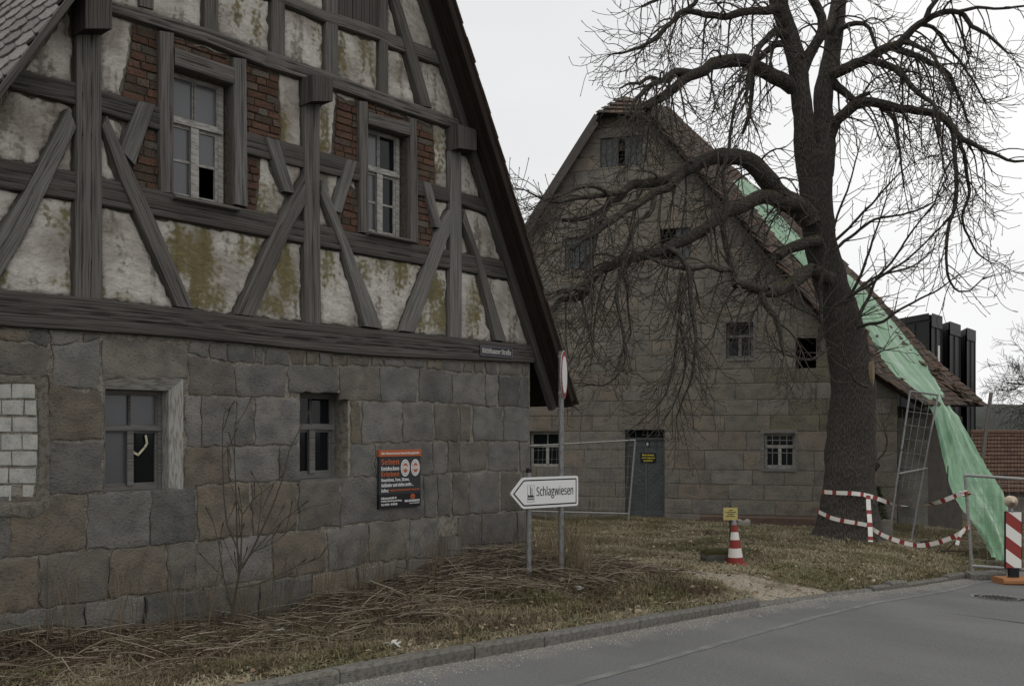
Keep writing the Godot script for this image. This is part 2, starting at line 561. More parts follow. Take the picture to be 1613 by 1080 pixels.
# what the plaster fields are made of: lime wash worn to render, grime grain, and the algae stains where the photograph shows them
func plaster_picture() -> ImageTexture:
	var w := 1024
	var h := 687
	var im := Image.create(w, h, false, Image.FORMAT_RGB8)
	var a := FastNoiseLite.new(); a.frequency = 1.4; a.fractal_octaves = 5; a.seed = 4
	var s := FastNoiseLite.new(); s.frequency = 1.0; s.fractal_octaves = 4; s.seed = 14
	var g := FastNoiseLite.new(); g.frequency = 14.0; g.fractal_octaves = 3; g.seed = 24
	var lime := Color(0.46, 0.435, 0.395)
	var render := Color(0.265, 0.24, 0.205)
	var grime := Color(0.115, 0.098, 0.078)
	var algae := Color(0.125, 0.105, 0.04)
	for j in h:
		var y := 8.5 - 5.5 * (j + 0.5) / h
		for i in w:
			var x := -8.0 + 8.2 * (i + 0.5) / w
			var p := a.get_noise_2d(x, y)
			var f := g.get_noise_2d(x, y)
			var streak := s.get_noise_2d(x * 5.0, y * 0.9)
			var c := lime.lerp(render, clampf(0.45 + p * 1.6 + f * 0.35, 0.0, 1.0))
			c = c.lerp(grime, clampf((streak * 1.3 + f * 0.7 - 0.18) * 1.5, 0.0, 0.75))
			var k := -1.0
			for q in STAINS:
				var dx: float = (x - q[0]) / q[2]
				if absf(dx) < 1.8:
					var dy: float = (y - q[1]) / q[3]
					if absf(dy) < 1.8:
						k = maxf(k, q[4] * (1.25 - sqrt(dx * dx + dy * dy)))
			if k > -0.2:
				k = clampf((k + streak * 0.8 + f * 0.7 + p * 0.5) * 1.25, 0.0, 0.85)
				c = c.lerp(algae, k)
			c = c * (1.0 + f * 0.22)
			im.set_pixel(i, j, Color(clampf(c.r, 0, 1), clampf(c.g, 0, 1), clampf(c.b, 0, 1)).linear_to_srgb())
	return ImageTexture.create_from_image(im)

# ------------------------------------------------------------------ ground
func road_y(x: float, f: float) -> float:
	return 0.15 - 0.05 * clampf((x + 0.14) * 0.722 + (f - 7.82) * 0.692, -60.0, 60.0)

# signed distance from the kerb's face, positive on the road
func kerb_d(x: float, f: float) -> float:
	var p := Vector2(x, f)
	var best := 1e9
	var sign := 1.0
	for i in kerb_line.size() - 1:
		var q := Geometry2D.get_closest_point_to_segment(p, kerb_line[i], kerb_line[i + 1])
		var d := q.distance_to(p)
		if d < best:
			best = d
			sign = 1.0 if (kerb_line[i + 1] - kerb_line[i]).cross(p - kerb_line[i]) < 0.0 else -1.0
	return best * sign

var ctrl := []
func ground_raw(x: float, f: float) -> float:
	var d := kerb_d(x, f)
	var r := road_y(x, f)
	if d > -0.13:
		return r - 0.07
	var ws := 0.0
	var s := 0.0
	for c in ctrl:
		var dx: float = x - c[0]
		var df: float = f - c[1]
		var q := 1.0 / pow(dx * dx + df * df + 0.02, 1.6)
		ws += q
		s += q * c[2]
	var off := s / ws
	var e := smoothstep(0.0, 1.1, -d)
	var bump := 0.05 * wob.get_noise_2d(x * 11.0, f * 11.0) + 0.02 * wob.get_noise_2d(x * 45.0, f * 45.0)
	var lip := lerpf(0.08, 0.02, smoothstep(2.5, 2.8, x) * (1.0 - smoothstep(4.9, 5.3, x)))
	return r + lerpf(lip, off, e) + bump * smoothstep(0.1, 0.8, -d)

func gy(x: float, f: float) -> float:
	var a := (x - GX0) / GST
	var b := (f - GF0) / GST
	if a < 0.0 or b < 0.0 or a >= GNX - 1 or b >= GNF - 1:
		return clampf(road_y(x, f) - 0.05, -2.8, 0.7)
	var i := int(a)
	var j := int(b)
	var u := a - i
	var w := b - j
	var k := j * GNX + i
	return lerpf(lerpf(GH[k], GH[k + 1], u), lerpf(GH[k + GNX], GH[k + GNX + 1], u), w)

func path_mask(x: float, f: float) -> float:
	var p := Vector2(x, f)
	var line := [Vector2(4.6, 12.1), Vector2(3.5, 12.15), Vector2(2.6, 12.85), Vector2(1.7, 13.3), Vector2(0.9, 13.5)]
	var best := 9.0
	for i in line.size() - 1:
		var q := Geometry2D.get_closest_point_to_segment(p, line[i], line[i + 1])
		best = minf(best, q.distance_to(p) / lerpf(1.0, 0.45, i / 3.0))
	return clampf((0.86 - best + 0.8 * wob.get_noise_2d(x * 14.0, f * 26.0)) * 3.0, 0.0, 1.0)

func make_ground() -> void:
	kerb_line = PackedVector2Array()
	var k0 := Vector2(KERB[0][0], KERB[0][1])
	var k1 := Vector2(KERB[1][0], KERB[1][1])
	kerb_line.append(k0 + (k0 - k1).normalized() * 40.0)
	for k in KERB:
		kerb_line.append(Vector2(k[0], k[1]))
	var ke := Vector2(KERB[-1][0], KERB[-1][1])
	kerb_line.append(ke + Vector2(0.74, 0.67) * 60.0)
	# heights read off the walls' feet and the things that stand on the ground: x, forward, height
	var pts := []
	for i in range(0, H1_BASE.size(), 2):
		var p := h1 * Vector3(H1_BASE[i], H1_BASE[i + 1], 0.05)
		pts.append([p.x, -p.z, p.y + 0.03])
		p = h1 * Vector3(H1_BASE[i], H1_BASE[i + 1], -2.5)
		pts.append([p.x, -p.z, p.y])
	for i in range(0, H2_BASE.size(), 2):
		var p := h2 * Vector3(H2_BASE[i], H2_BASE[i + 1], 0.0)
		pts.append([p.x, -p.z, p.y])
	pts.append_array([[0.2, 11.22, 0.165], [0.6, 11.5, 0.24], [3.45, 14.8, -0.07], [2.3, 15.2, -0.06], [6.3, 17.9, 0.08], [5.6, 17.6, 0.04], [5.1, 16.6, -0.02], [6.2, 16.4, -0.05], [7.3, 17.6, 0.0], [7.6, 16.5, -0.2], [7.9, 17.4, -0.3], [8.6, 18.2, -0.5], [9.2, 20.0, -0.3], [1.4, 17.0, -0.05], [3.0, 19.0, -0.08], [5.0, 20.0, -0.08], [0.8, 20.0, -0.12], [-8.0, 5.0, 0.4], [-6.0, 16.0, 0.3], [12.0, 24.0, -0.6], [-1.4, 8.4, 0.17], [-0.6, 9.6, 0.2], [-3.6, 6.9, 0.22], [0.9, 10.6, 0.06], [-0.3, 10.6, 0.28], [0.0, 11.3, 0.34]])
	for p in pts:
		ctrl.append([p[0], p[1], p[2] - road_y(p[0], p[1])])
	GH.resize(GNX * GNF)
	for j in GNF:
		for i in GNX:
			GH[j * GNX + i] = ground_raw(GX0 + i * GST, GF0 + j * GST)
	var xs := [-700.0, -300.0, -120.0, -60.0, -30.0, -20.0]
	for i in GNX: xs.append(GX0 + i * GST)
	xs.append_array([30.0, 40.0, 60.0, 110.0, 250.0, 700.0])
	var fs := [-150.0, -60.0, -25.0, -10.0, -3.0]
	for j in GNF: fs.append(GF0 + j * GST)
	fs.append_array([40.0, 48.0, 65.0, 110.0, 220.0, 450.0, 900.0])
	var b := MB.new()
	var earth := Color(0.085, 0.068, 0.045)
	var straw := Color(0.20, 0.165, 0.095)
	var green := Color(0.085, 0.085, 0.03)
	var gravel := Color(0.44, 0.40, 0.335)
	for f in fs:
		for x in xs:
			var y := gy(x, f)
			if x >= GX0 and x <= GX0 + GST * (GNX - 1) and f >= GF0 and f <= GF0 + GST * (GNF - 1):
				y = GH[int(round((f - GF0) / GST)) * GNX + int(round((x - GX0) / GST))]
			var c := earth.lerp(straw, clampf(0.4 + 0.9 * wob.get_noise_2d(x * 9.0, f * 9.0), 0.0, 1.0))
			c = c.lerp(green, clampf(0.15 + 0.9 * wob.get_noise_2d(x * 5.0 + 80.0, f * 5.0), 0.0, 0.7))
			if absf(x) < 14.0 and f > 2.0 and f < 30.0:
				c = c.lerp(gravel, path_mask(x, f))
			b.vert(Vector3(x, y, -f), Vector3.UP, Vector2(x, f), c)
	var nx := xs.size()
	for j in fs.size() - 1:
		for i in nx - 1:
			var a := j * nx + i
			b.tri(a, a + nx, a + 1); b.tri(a + 1, a + nx, a + nx + 1)
	b.smooth()
	tag(put(self, "ground", b.mesh(), M.soil), "dry grassy yard and verge of dark soil", "", "", "structure")

func along(l: PackedVector2Array, s: float) -> Array:
	# point and direction on the kerb line, measured from its first digitised point
	s += 40.0
	for i in l.size() - 1:
		var d := l[i].distance_to(l[i + 1])
		if s <= d or i == l.size() - 2:
			return [l[i].lerp(l[i + 1], s / d), (l[i + 1] - l[i]).normalized()]
		s -= d
	return []

func make_road() -> void:
	var b := MB.new()
	var off := [0.0, 0.06, 0.12, 0.18, 0.26, 0.36, 0.5, 0.8, 1.2, 1.8, 2.6, 3.4, 4.4, 5.6, 6.8]
	var ss := []
	var s := -36.0
	while s < 70.0:
		ss.append(s)
		s += 0.15 if s > -4.0 and s < 20.0 else 1.2
	for q in ss:
		var pd := along(kerb_line, q)
		var nr := Vector2(pd[1].y, -pd[1].x)
		for o in off:
			var p: Vector2 = pd[0] + nr * o
			var dust := clampf((0.32 - o + 0.26 * wob.get_noise_2d(q * 14.0, 5.0) + 0.14 * wob.get_noise_2d(q * 60.0, o * 80.0)) * 6.0, 0.0, 1.0)
			var g := 0.148 + 0.03 * wob.get_noise_2d(p.x * 6.0, p.y * 6.0)
			var c := Color(g, g, g * 0.99).lerp(Color(0.24, 0.228, 0.205), dust * 0.55)
			b.vert(Vector3(p.x, road_y(p.x, p.y), -p.y), Vector3.UP, p, c)
	var w := off.size()
	for j in ss.size() - 1:
		for i in w - 1:
			var a := j * w + i
			b.tri(a, a + w, a + 1); b.tri(a + 1, a + w, a + w + 1)
	b.smooth()
	tag(put(self, "road", b.mesh(), M.asphalt), "grey asphalt road rising to the viewer", "", "", "structure")
	# pale sealed joint along the carriageway
	b = MB.new()
	var prev := -1
	for q in ss:
		if q < -6.0 or q > 24.0: continue
		var pd := along(kerb_line, q)
		var nr := Vector2(pd[1].y, -pd[1].x)
		var o := lerpf(1.12, 0.36, clampf((q - 1.0) / 11.5, 0.0, 1.0))
		for e in [o - 0.04 - 0.02 * wob.get_noise_1d(q * 40.0), o + 0.045 + 0.02 * wob.get_noise_1d(q * 40.0 + 99.0)]:
			var p: Vector2 = pd[0] + nr * e
			var l := 0.185 + 0.06 * wob.get_noise_2d(q * 30.0, e)
			b.vert(Vector3(p.x, road_y(p.x, p.y) + 0.004, -p.y), Vector3.UP, p, Color(l, l, l * 0.97))
		if prev >= 0:
			b.tri(prev, prev + 2, prev + 1); b.tri(prev + 1, prev + 2, prev + 3)
		prev = b.v.size() - 2
	tag(put(self, "road_joint_line", b.mesh(), M.asphalt), "pale sealed joint line along the asphalt", "", "", "structure")
	# kerb of separate stones
	var kerb := group_node(self, "kerb")
	tag(kerb, "kerb of separate grey concrete stones along the road", "", "", "structure")
	s = -5.0
	while s < 15.6:
		var low := s > 6.55 and s < 9.0
		var rough := s >= 9.0
		var l := rng.randf_range(0.9, 1.0) if low else (rng.randf_range(0.4, 0.62) if rough or s > 3.2 else rng.randf_range(0.55, 0.95))
		var h := 0.035 if low else (rng.randf_range(0.05, 0.11) if rough else 0.105)
		var a := along(kerb_line, s)
		var e := along(kerb_line, s + l - 0.008)
		var d := Vector3(e[0].x - a[0].x, road_y(e[0].x, e[0].y) - road_y(a[0].x, a[0].y), -(e[0].y - a[0].y))
		var nr := Vector3(a[1].y, 0, a[1].x)
		var x := Transform3D(Basis(nr, d.normalized(), nr.cross(d.normalized()) * -1.0), Vector3.ZERO)
		# local: x = towards the road, y = along, z = down or up
		var up := x.basis.z
		if up.y < 0.0: up = -up
		x.basis = Basis(nr, d.normalized(), nr.cross(d.normalized()))
		var sg := 1.0 if x.basis.z.y > 0.0 else -1.0
		x.origin = Vector3(a[0].x, road_y(a[0].x, a[0].y), -a[0].y) + d * 0.5 + Vector3(rng.randf_range(-0.008, 0.008), rng.randf_range(-0.006, 0.006), 0.0)
		var t := rng.randf_range(0.8, 1.15)
		var mb := MB.new()
		var ch := 0.022 if not low else 0.03
		var r := PackedVector2Array([Vector2(0.0, -0.15 * sg), Vector2(0.0, (h - ch) * sg), Vector2(-ch, h * sg), Vector2(-0.11, h * sg), Vector2(-0.125, (h - 0.012) * sg), Vector2(-0.125, -0.15 * sg)])
		mb.prism(x, r, -d.length() * 0.5, d.length() * 0.5, Color(t, t * 0.985, t * 0.95))
		put(kerb, "kerb_stone", mb.mesh(), M.kerb)
		s += l
	# manhole cover set in the road
	var mh := group_node(self, "manhole_cover")
	tag(mh, "round worn manhole cover set flush in the asphalt", "manhole")
	mh.position = Vector3(P.manhole[0], road_y(P.manhole[0], -P.manhole[2]), P.manhole[2])
	mh.basis = Basis(Quaternion(Vector3.UP, Vector3(0.0361, 1, -0.0346).normalized()))
	for rr in [[0.36, 0.33, "frame_ring"], [0.31, 0.0, "cover_plate"]]:
		var mb := MB.new()
		for k in 40:
			var a0 := TAU * k / 40
			var a1 := TAU * (k + 1) / 40
			var o0 := Vector3(cos(a0), 0, sin(a0))
			var o1 := Vector3(cos(a1), 0, sin(a1))
			mb.quad(o0 * rr[1] + Vector3.UP * 0.006, o0 * rr[0] + Vector3.UP * 0.006, o1 * rr[0] + Vector3.UP * 0.006, o1 * rr[1] + Vector3.UP * 0.006, Color(0.27, 0.265, 0.255))
		put(mh, rr[2], mb.mesh(), M.asphalt)
	for k in 24:
		var mb := MB.new()
		var a := TAU * k / 24
		mb.obox(Transform3D(Basis(Vector3.UP, -a), Vector3(cos(a), 0, sin(a)) * 0.24 + Vector3.UP * 0.006), Vector3(0.045, 0.008, 0.02), Color(0.24, 0.235, 0.22))
		put(mh, "cover_stud", mb.mesh(), M.asphalt)

# ------------------------------------------------------------------ the half-timbered house
var h1 := Transform3D()
var h2 := Transform3D()

func roof_h(u: float) -> float:
	return minf(3.186 - 1.955 * u, 4.584 + 1.67 * (u + 6.80))

# casement set in an opening: frame bars, transom, mullions and a sheet of glass in each light
func casement(parent: Node, o: Array, z: float, cfg: Dictionary) -> Node3D:
	var w := group_node(parent, "window")
	var fr: Material = cfg.get("mat", M.old_paint)
	var b := MB.new()
	var t: float = cfg.get("bar", 0.055)
	var u0: float = o[0]; var h0: float = o[1]; var u1: float = o[2]; var h1_: float = o[3]
	var d := 0.05
	for q in [[u0, h0, u0 + t, h1_], [u1 - t, h0, u1, h1_]]:
		b.box(Vector3(q[0], q[1], z - d), Vector3(q[2], q[3], z))
	for q in [[u0 + t, h0, u1 - t, h0 + t * 1.2], [u0 + t, h1_ - t, u1 - t, h1_]]:
		b.box(Vector3(q[0], q[1], z - d), Vector3(q[2], q[3], z - 0.003))
	put(w, "frame", b.mesh(), fr)
	var tr: float = lerpf(h0, h1_, cfg.get("transom", 0.64))
	b = MB.new()
	b.box(Vector3(u0 + t * 0.3, tr - t * 0.55, z - d), Vector3(u1 - t * 0.3, tr + t * 0.55, z + 0.022))
	put(w, "transom", b.mesh(), fr)
	var cols: int = cfg.get("cols", 2)
	var cells := []
	for k in 2:
		var ya := h0 + t * 1.2 if k == 0 else tr + t * 0.55
		var yb := tr - t * 0.55 if k == 0 else h1_ - t
		var n := cols
		for i in n:
			var ua := lerpf(u0 + t, u1 - t, float(i) / n)
			var ub := lerpf(u0 + t, u1 - t, float(i + 1) / n)
			cells.append([k, i, ua, ya, ub, yb])
		for i in range(1, n):
			var um := lerpf(u0 + t, u1 - t, float(i) / n)
			var hw := t * (0.75 if k == 0 else 0.3)
			b = MB.new()
			b.box(Vector3(um - hw, ya, z - d + 0.004), Vector3(um + hw, yb, z + (0.012 if k == 0 else -0.012)))
			put(w, "mullion", b.mesh(), fr)
	for c in cells:
		var parts: int = cfg.get("low_rows", 1) if c[0] == 0 else 1
		var s: float = cfg.get("sash", t * 0.55) if c[0] == 0 else 0.012
		var sb := MB.new()
		var za := z - 0.045
		var zb := z - 0.012
		sb.box(Vector3(c[2], c[3], za), Vector3(c[2] + s, c[5], zb)); sb.box(Vector3(c[4] - s, c[3], za), Vector3(c[4], c[5], zb))
		sb.box(Vector3(c[2] + s, c[3], za), Vector3(c[4] - s, c[3] + s, zb - 0.003)); sb.box(Vector3(c[2] + s, c[5] - s, za), Vector3(c[4] - s, c[5], zb - 0.003))
		for r in range(1, parts):
			var y := lerpf(c[3] + s, c[5] - s, float(r) / parts)
			sb.box(Vector3(c[2] + s, y - 0.012, za), Vector3(c[4] - s, y + 0.012, zb - 0.006))
		put(w, "sash", sb.mesh(), fr)
		for r in parts:
			if [c[0], c[1], r] in cfg.get("missing", []):
				continue
			var y0 := lerpf(c[3] + s, c[5] - s, float(r) / parts)
			var y1 := lerpf(c[3] + s, c[5] - s, float(r + 1) / parts)
			var g := MB.new()
			g.box(Vector3(c[2] + s * 0.8, y0, z - 0.034), Vector3(c[4] - s * 0.8, y1, z - 0.030))
			put(w, "pane", g.mesh(), M.dusty_glass if [c[0], c[1], r] in cfg.get("dusty", []) else M.glass)
	return w

func stone_tint() -> Color:
	var k := rng.randf()
	var g := rng.randf_range(0.84, 1.18)
	var c := Color(0.156, 0.149, 0.139)
	if k > 0.82: c = Color(0.162, 0.139, 0.111)
	elif k > 0.6: c = Color(0.155, 0.141, 0.124)
	elif k < 0.2: c = Color(0.142, 0.138, 0.130)
	return Color(c.r * g, c.g * g, c.b * g)

func make_half_timbered_house() -> void:
	var H := group_node(self, "half_timbered_house", h1)
	tag(H, "half-timbered house with patchy plaster gable on a dark sandstone plinth, beside the road", "house")
	# --- plinth: mortar bed with openings, then each stone proud of it
	var pa := PLINTH_WINDOW_A
	var pb := PLINTH_WINDOW_B
	put(H, "plinth_mortar", wall_with_openings(-7.8, 0.0, -0.4, func(_u): return 2.985, [pa, pb], -0.004, -0.52), M.mortar)
	var n := 0
	for q in PLINTH_STONES:
		var low: bool = q[q.size() - 1] < 0.5
		var p := v2(q)
		var z := rng.randf_range(0.011, 0.021)
		if low: z = rng.randf_range(0.02, 0.075)
		put(H, "stone", slab(p, z, -0.03, 0.085, 0.012, 0.008, 0.016, stone_tint(), 0.2, 4.0), M.stone)
		n += 1
	# bricked-up opening at the left edge
	var ce := Geometry2D.clip_polygons(v2(CEMENT), v2(CEMENT_HOLE))
	for q in ce:
		if q.size() > 2 and absf(area(q)) > 0.02:
			put(H, "cement_patch", slab(q, 0.02, -0.03, 0.08, 0.012, 0.008, 0.008, Color.WHITE), M.cement)
	for q in WHITE_BRICKS:
		var g := rng.randf_range(0.88, 1.06)
		put(H, "white_brick", slab(v2(q), rng.randf_range(0.006, 0.012), -0.05, 0.15, 0.005, 0.002, 0.003, Color(g, g, g), 0.05), M.white_brick)
	# window surround (worn lime paint) and the two plinth windows
	var sur := MB.new()
	var t := 0.10
	var a: Array = pa
	var sp := group_node(H, "window_surround")
	for q in [[[a[0], a[3]], [a[2], a[3]], [a[2] - t, a[3] - t * 1.15], [a[0] + 0.015, a[3] - t * 1.15]], [[a[2], a[3]], [a[2], a[1]], [a[2] - t, a[1]], [a[2] - t, a[3] - t * 1.15]], [[a[0], a[1]], [a[0], a[3]], [a[0] + 0.015, a[3] - t * 1.15], [a[0] + 0.015, a[1]]]]:
		var b := MB.new()
		var z := [0.012, 0.012, -0.07, -0.07]
		var c := []
		for i in 4: c.append(Vector3(q[i][0], q[i][1], z[i]))
		b.quad(c[3], c[2], c[1], c[0]); b.quad(c[3] + Vector3(0, 0, -0.3), c[2] + Vector3(0, 0, -0.3), c[2], c[3])
		b.quad(c[0] + Vector3(0, 0, -0.2), c[1] + Vector3(0, 0, -0.2), c[1], c[0])
		put(sp, "surround_face", b.mesh(), M.old_paint)
	casement(H, [a[0] + 0.017, a[1], a[2] - t - 0.006, a[3] - t * 1.15], -0.19, {"transom": 0.62, "mat": M.wood_pale, "dusty": [[1, 0, 0], [1, 1, 0], [0, 0, 0]], "bar": 0.04})
	casement(H, [pb[0], pb[1], pb[2] - 0.006, pb[3]], -0.22, {"transom": 0.6, "mat": M.wood_pale, "bar": 0.05, "cols": 2})
	for q in [pa, pb]:
		var b := MB.new()
		b.box(Vector3(q[0], q[1] - 0.05, -0.3), Vector3(q[2], q[1] + 0.004, 0.01), Color(0.14, 0.13, 0.12))
		put(H, "window_sill", b.mesh(), M.stone)
	# --- upper wall: clay core with openings, timbers, bricks, plaster fields
	var op := [UPPER_WINDOWS[0], UPPER_WINDOWS[1], HATCH]
	put(H, "gable_core", wall_with_openings(-7.66, -0.02, 2.99, func(u): return maxf(2.99, roof_h(u) - 0.06), op, -0.02, -0.22, [-3.52]), M.clay_core)
	var tim_polys := []
	for q in TIMBERS:
		var m: Material = M.wood
		if q[0] in ["sill_beam", "beam_end", "rail"]: m = M.wood_dark
		elif q[0] == "brace": m = M.wood_pale if rng.randf() < 0.45 else M.wood
		elif rng.randf() < 0.2: m = M.wood_pale
		put(H, q[0], timber(q[3], q[1] + (rng.randf() * 0.004), -0.05 if q[0] != "sill_beam" else -0.2, q[2], 0.0022, rng.randf_range(0.82, 1.12)), m)
		tim_polys.append(outline_of(q[3]))
	var fields := []
	for q in BRICK_FIELDS:
		var p := v2(q)
		if area(p) < 0.0: p.reverse()
		fields.append(p)
	for p in fields:
		var lo: Vector2 = p[0]
		var hi: Vector2 = p[0]
		for q in p:
			lo = lo.min(q); hi = hi.max(q)
		var y: float = lo.y
		var row := 0
		while y < hi.y:
			var x: float = lo.x - 0.3 + (0.12 if row % 2 else 0.0) + rng.randf_range(-0.03, 0.03)
			while x < hi.x:
				var l := rng.randf_range(0.19, 0.23) if rng.randf() > 0.25 else 0.11
				var r := rect(Vector2(x, y), Vector2(x + l, y + 0.064))
				for part in Geometry2D.intersect_polygons(r, p):
					var left := [part]
					for tp in tim_polys:
						var nxt := []
						for q in left:
							nxt.append_array(Geometry2D.clip_polygons(q, tp))
						left = nxt
					for q in left:
						if area(q) > 0.0016:
							var k := rng.randf_range(0.75, 1.2)
							var c := Color(0.185, 0.108, 0.08) if rng.randf() > 0.3 else Color(0.17, 0.125, 0.1)
							if rng.randf() < 0.08: c = Color(0.19, 0.165, 0.14)
							put(H, "brick", slab(q, rng.randf_range(-0.008, 0.008), -0.04, 0.1, 0.005, 0.003, 0.004, Color(c.r * k, c.g * k, c.b * k), 0.15), M.brick)
				x += l + 0.012
			y += 0.076
			row += 1
	# plaster: the gable outline less timbers, bricks and openings
	var whole := PackedVector2Array([Vector2(-7.5, 3.16), Vector2(-0.03, 3.16), Vector2(-2.75, 8.48), Vector2(-4.6, 8.25)])
	var left := [whole]
	var cutters := []
	for p in tim_polys: cutters.append(grow(p, 0.012))
	for p in fields: cutters.append(grow(p, 0.02))
	for q in op: cutters.append(rect(Vector2(q[0] - 0.02, q[1] - 0.02), Vector2(q[2] + 0.02, q[3] + 0.02)))
	for c in cutters:
		var nxt := []
		for q in left:
			for w in Geometry2D.clip_polygons(q, c):
				if not Geometry2D.is_polygon_clockwise(w):
					nxt.append(w)
		left = nxt
	for q in left:
		if area(q) > 0.004:
			put(H, "plaster_field", slab(q, rng.randf_range(-0.010, 0.002), -0.04, 0.065, 0.02, 0.011, 0.014, Color.WHITE, 0.05, 3.5), M.plaster)
	# upper windows and the boarded hatch
	var w1 := UPPER_WINDOWS[0]
	var w2 := UPPER_WINDOWS[1]
	casement(H, [w1[0] - 0.02, w1[1], w1[2] - 0.02, w1[3] + 0.03], -0.12, {"transom": 0.62, "low_rows": 2, "missing": [[0, 1, 0]], "dusty": [[1, 0, 0], [1, 1, 0], [0, 0, 0], [0, 0, 1], [0, 1, 1]]})
	casement(H, [w2[0] - 0.02, w2[1], w2[2] - 0.02, w2[3] + 0.03], -0.12, {"transom": 0.62, "low_rows": 2, "missing": [], "dusty": [[1, 0, 0], [0, 0, 0], [0, 0, 1]]})
	for w in [w1, w2]:
		var b := MB.new()
		b.beam(Transform3D(Basis(Vector3.BACK, PI * 0.5) * Basis(Vector3.UP, 0.12), Vector3((w[0] + w[2]) * 0.5, w[1] - 0.012, 0.03)), Vector3(0.03, w[2] - w[0] + 0.06, 0.16), 0.008)
		put(H, "sill_board", b.mesh(), M.wood)
	var hatch := group_node(H, "hatch_shutter")
	for k in 5:
		var b := MB.new()
		var x := lerpf(HATCH[0], HATCH[2], (k + 0.5) / 5.0)
		b.beam(Transform3D(Basis(), Vector3(x, (HATCH[1] + HATCH[3]) * 0.5, -0.03 + rng.randf_range(-0.006, 0.006))), Vector3((HATCH[2] - HATCH[0]) / 5.0 - 0.008, HATCH[3] - HATCH[1], 0.03), 0.004)
		put(hatch, "board", b.mesh(), M.wood_dark)
	# --- roof: right slope with soffit, barge board and verge tiles
	var dir := Vector2(1, -1.955).normalized()
	var nor := Vector2(1.955, 1).normalized()
	var top := Vector2(-3.52, 10.07)
	var foot := Vector2(0.42, 3.186 - 1.955 * 0.42 - 0.05)
	var len := top.distance_to(foot)
	var boards := group_node(H, "verge")
	var lay := func(parent: Node, called: String, w0: float, w1_: float, n0: float, n1: float, m: Material, from := 0.0, to := 1.0) -> void:
		var b := MB.new()
		var p0 := top.lerp(foot, from)
		var p1 := top.lerp(foot, to)
		var mid := (p0 + p1) * 0.5 + nor * (n0 + n1) * 0.5
		var bas := Basis(Vector3(0, 0, 1), Vector3(dir.x, dir.y, 0), Vector3(0, 0, 1).cross(Vector3(dir.x, dir.y, 0)))
		b.beam(Transform3D(bas, Vector3(mid.x, mid.y, (w0 + w1_) * 0.5)), Vector3(w1_ - w0, p0.distance_to(p1), n1 - n0), 0.006)
		put(parent, called, b.mesh(), m)
	lay.call(boards, "rafter", 0.0, 0.095, -0.06, 0.05, M.wood_dark)
	lay.call(boards, "soffit_board", 0.10, 0.185, 0.03, 0.055, M.wood_brown)
	lay.call(boards, "soffit_board", 0.19, 0.28, 0.022, 0.05, M.wood_brown)
	lay.call(boards, "soffit_board", 0.285, 0.365, 0.034, 0.06, M.wood_brown)
	lay.call(boards, "barge_board", 0.37, 0.40, 0.0, 0.085, M.wood_brown, 0.0, 0.99)
	lay.call(boards, "roof_boarding", -8.5, 0.36, 0.065, 0.09, M.wood_brown)
	var tile := tile_mesh(0.17, 0.30, 0.016, Color(0.085, 0.06, 0.048))
	var i := 0
	var s := 0.0
	while s < len:
		for col in 2:
			var p := top.lerp(foot, s / len) + nor * 0.115
			var bas := Basis(Vector3(0, 0, -1), Vector3(nor.x, nor.y, 0), Vector3(dir.x, dir.y, 0))
			bas = bas * Basis(Vector3.RIGHT, -rng.randf_range(0.02, 0.07)) * Basis(Vector3.BACK, rng.randf_range(-0.03, 0.03))
			put(H, "verge_tile", tile, M.tile, Transform3D(bas, Vector3(p.x, p.y, 0.335 - col * 0.175 + rng.randf_range(-0.012, 0.012))))
		s += 0.15
		i += 1
	lay.call(H, "tile_layer", -8.5, 0.06, 0.095, 0.13, M.tile)
	# left slope, seen from above: fish-scale tiles
	var ld := Vector2(1, 1.67).normalized()
	var ln := Vector2(-1.67, 1).normalized()
	var lf := Vector2(-7.9, 4.584 + 1.67 * (-7.9 + 6.80))
	var ll := lf.distance_to(top)
	for q in [["verge_board", 0.335, 0.365, -0.01, 0.045], ["roof_boarding", -8.5, 0.34, -0.01, 0.02]]:
		var b := MB.new()
		var mid: Vector2 = (lf + top) * 0.5 + ln * (q[3] + q[4]) * 0.5
		b.beam(Transform3D(Basis(Vector3(0, 0, 1), Vector3(ld.x, ld.y, 0), Vector3(0, 0, 1).cross(Vector3(ld.x, ld.y, 0))), Vector3(mid.x, mid.y, (q[1] + q[2]) * 0.5)), Vector3(q[2] - q[1], ll, q[4] - q[3]), 0.006)
		put(H, q[0], b.mesh(), M.wood_dark)
	# big rounded slates laid in slanting courses, trimmed along the verge
	var field := rect(Vector2(-6.0, -3.4), Vector2(-0.5, 0.352))
	var row := 0
	s = 0.2
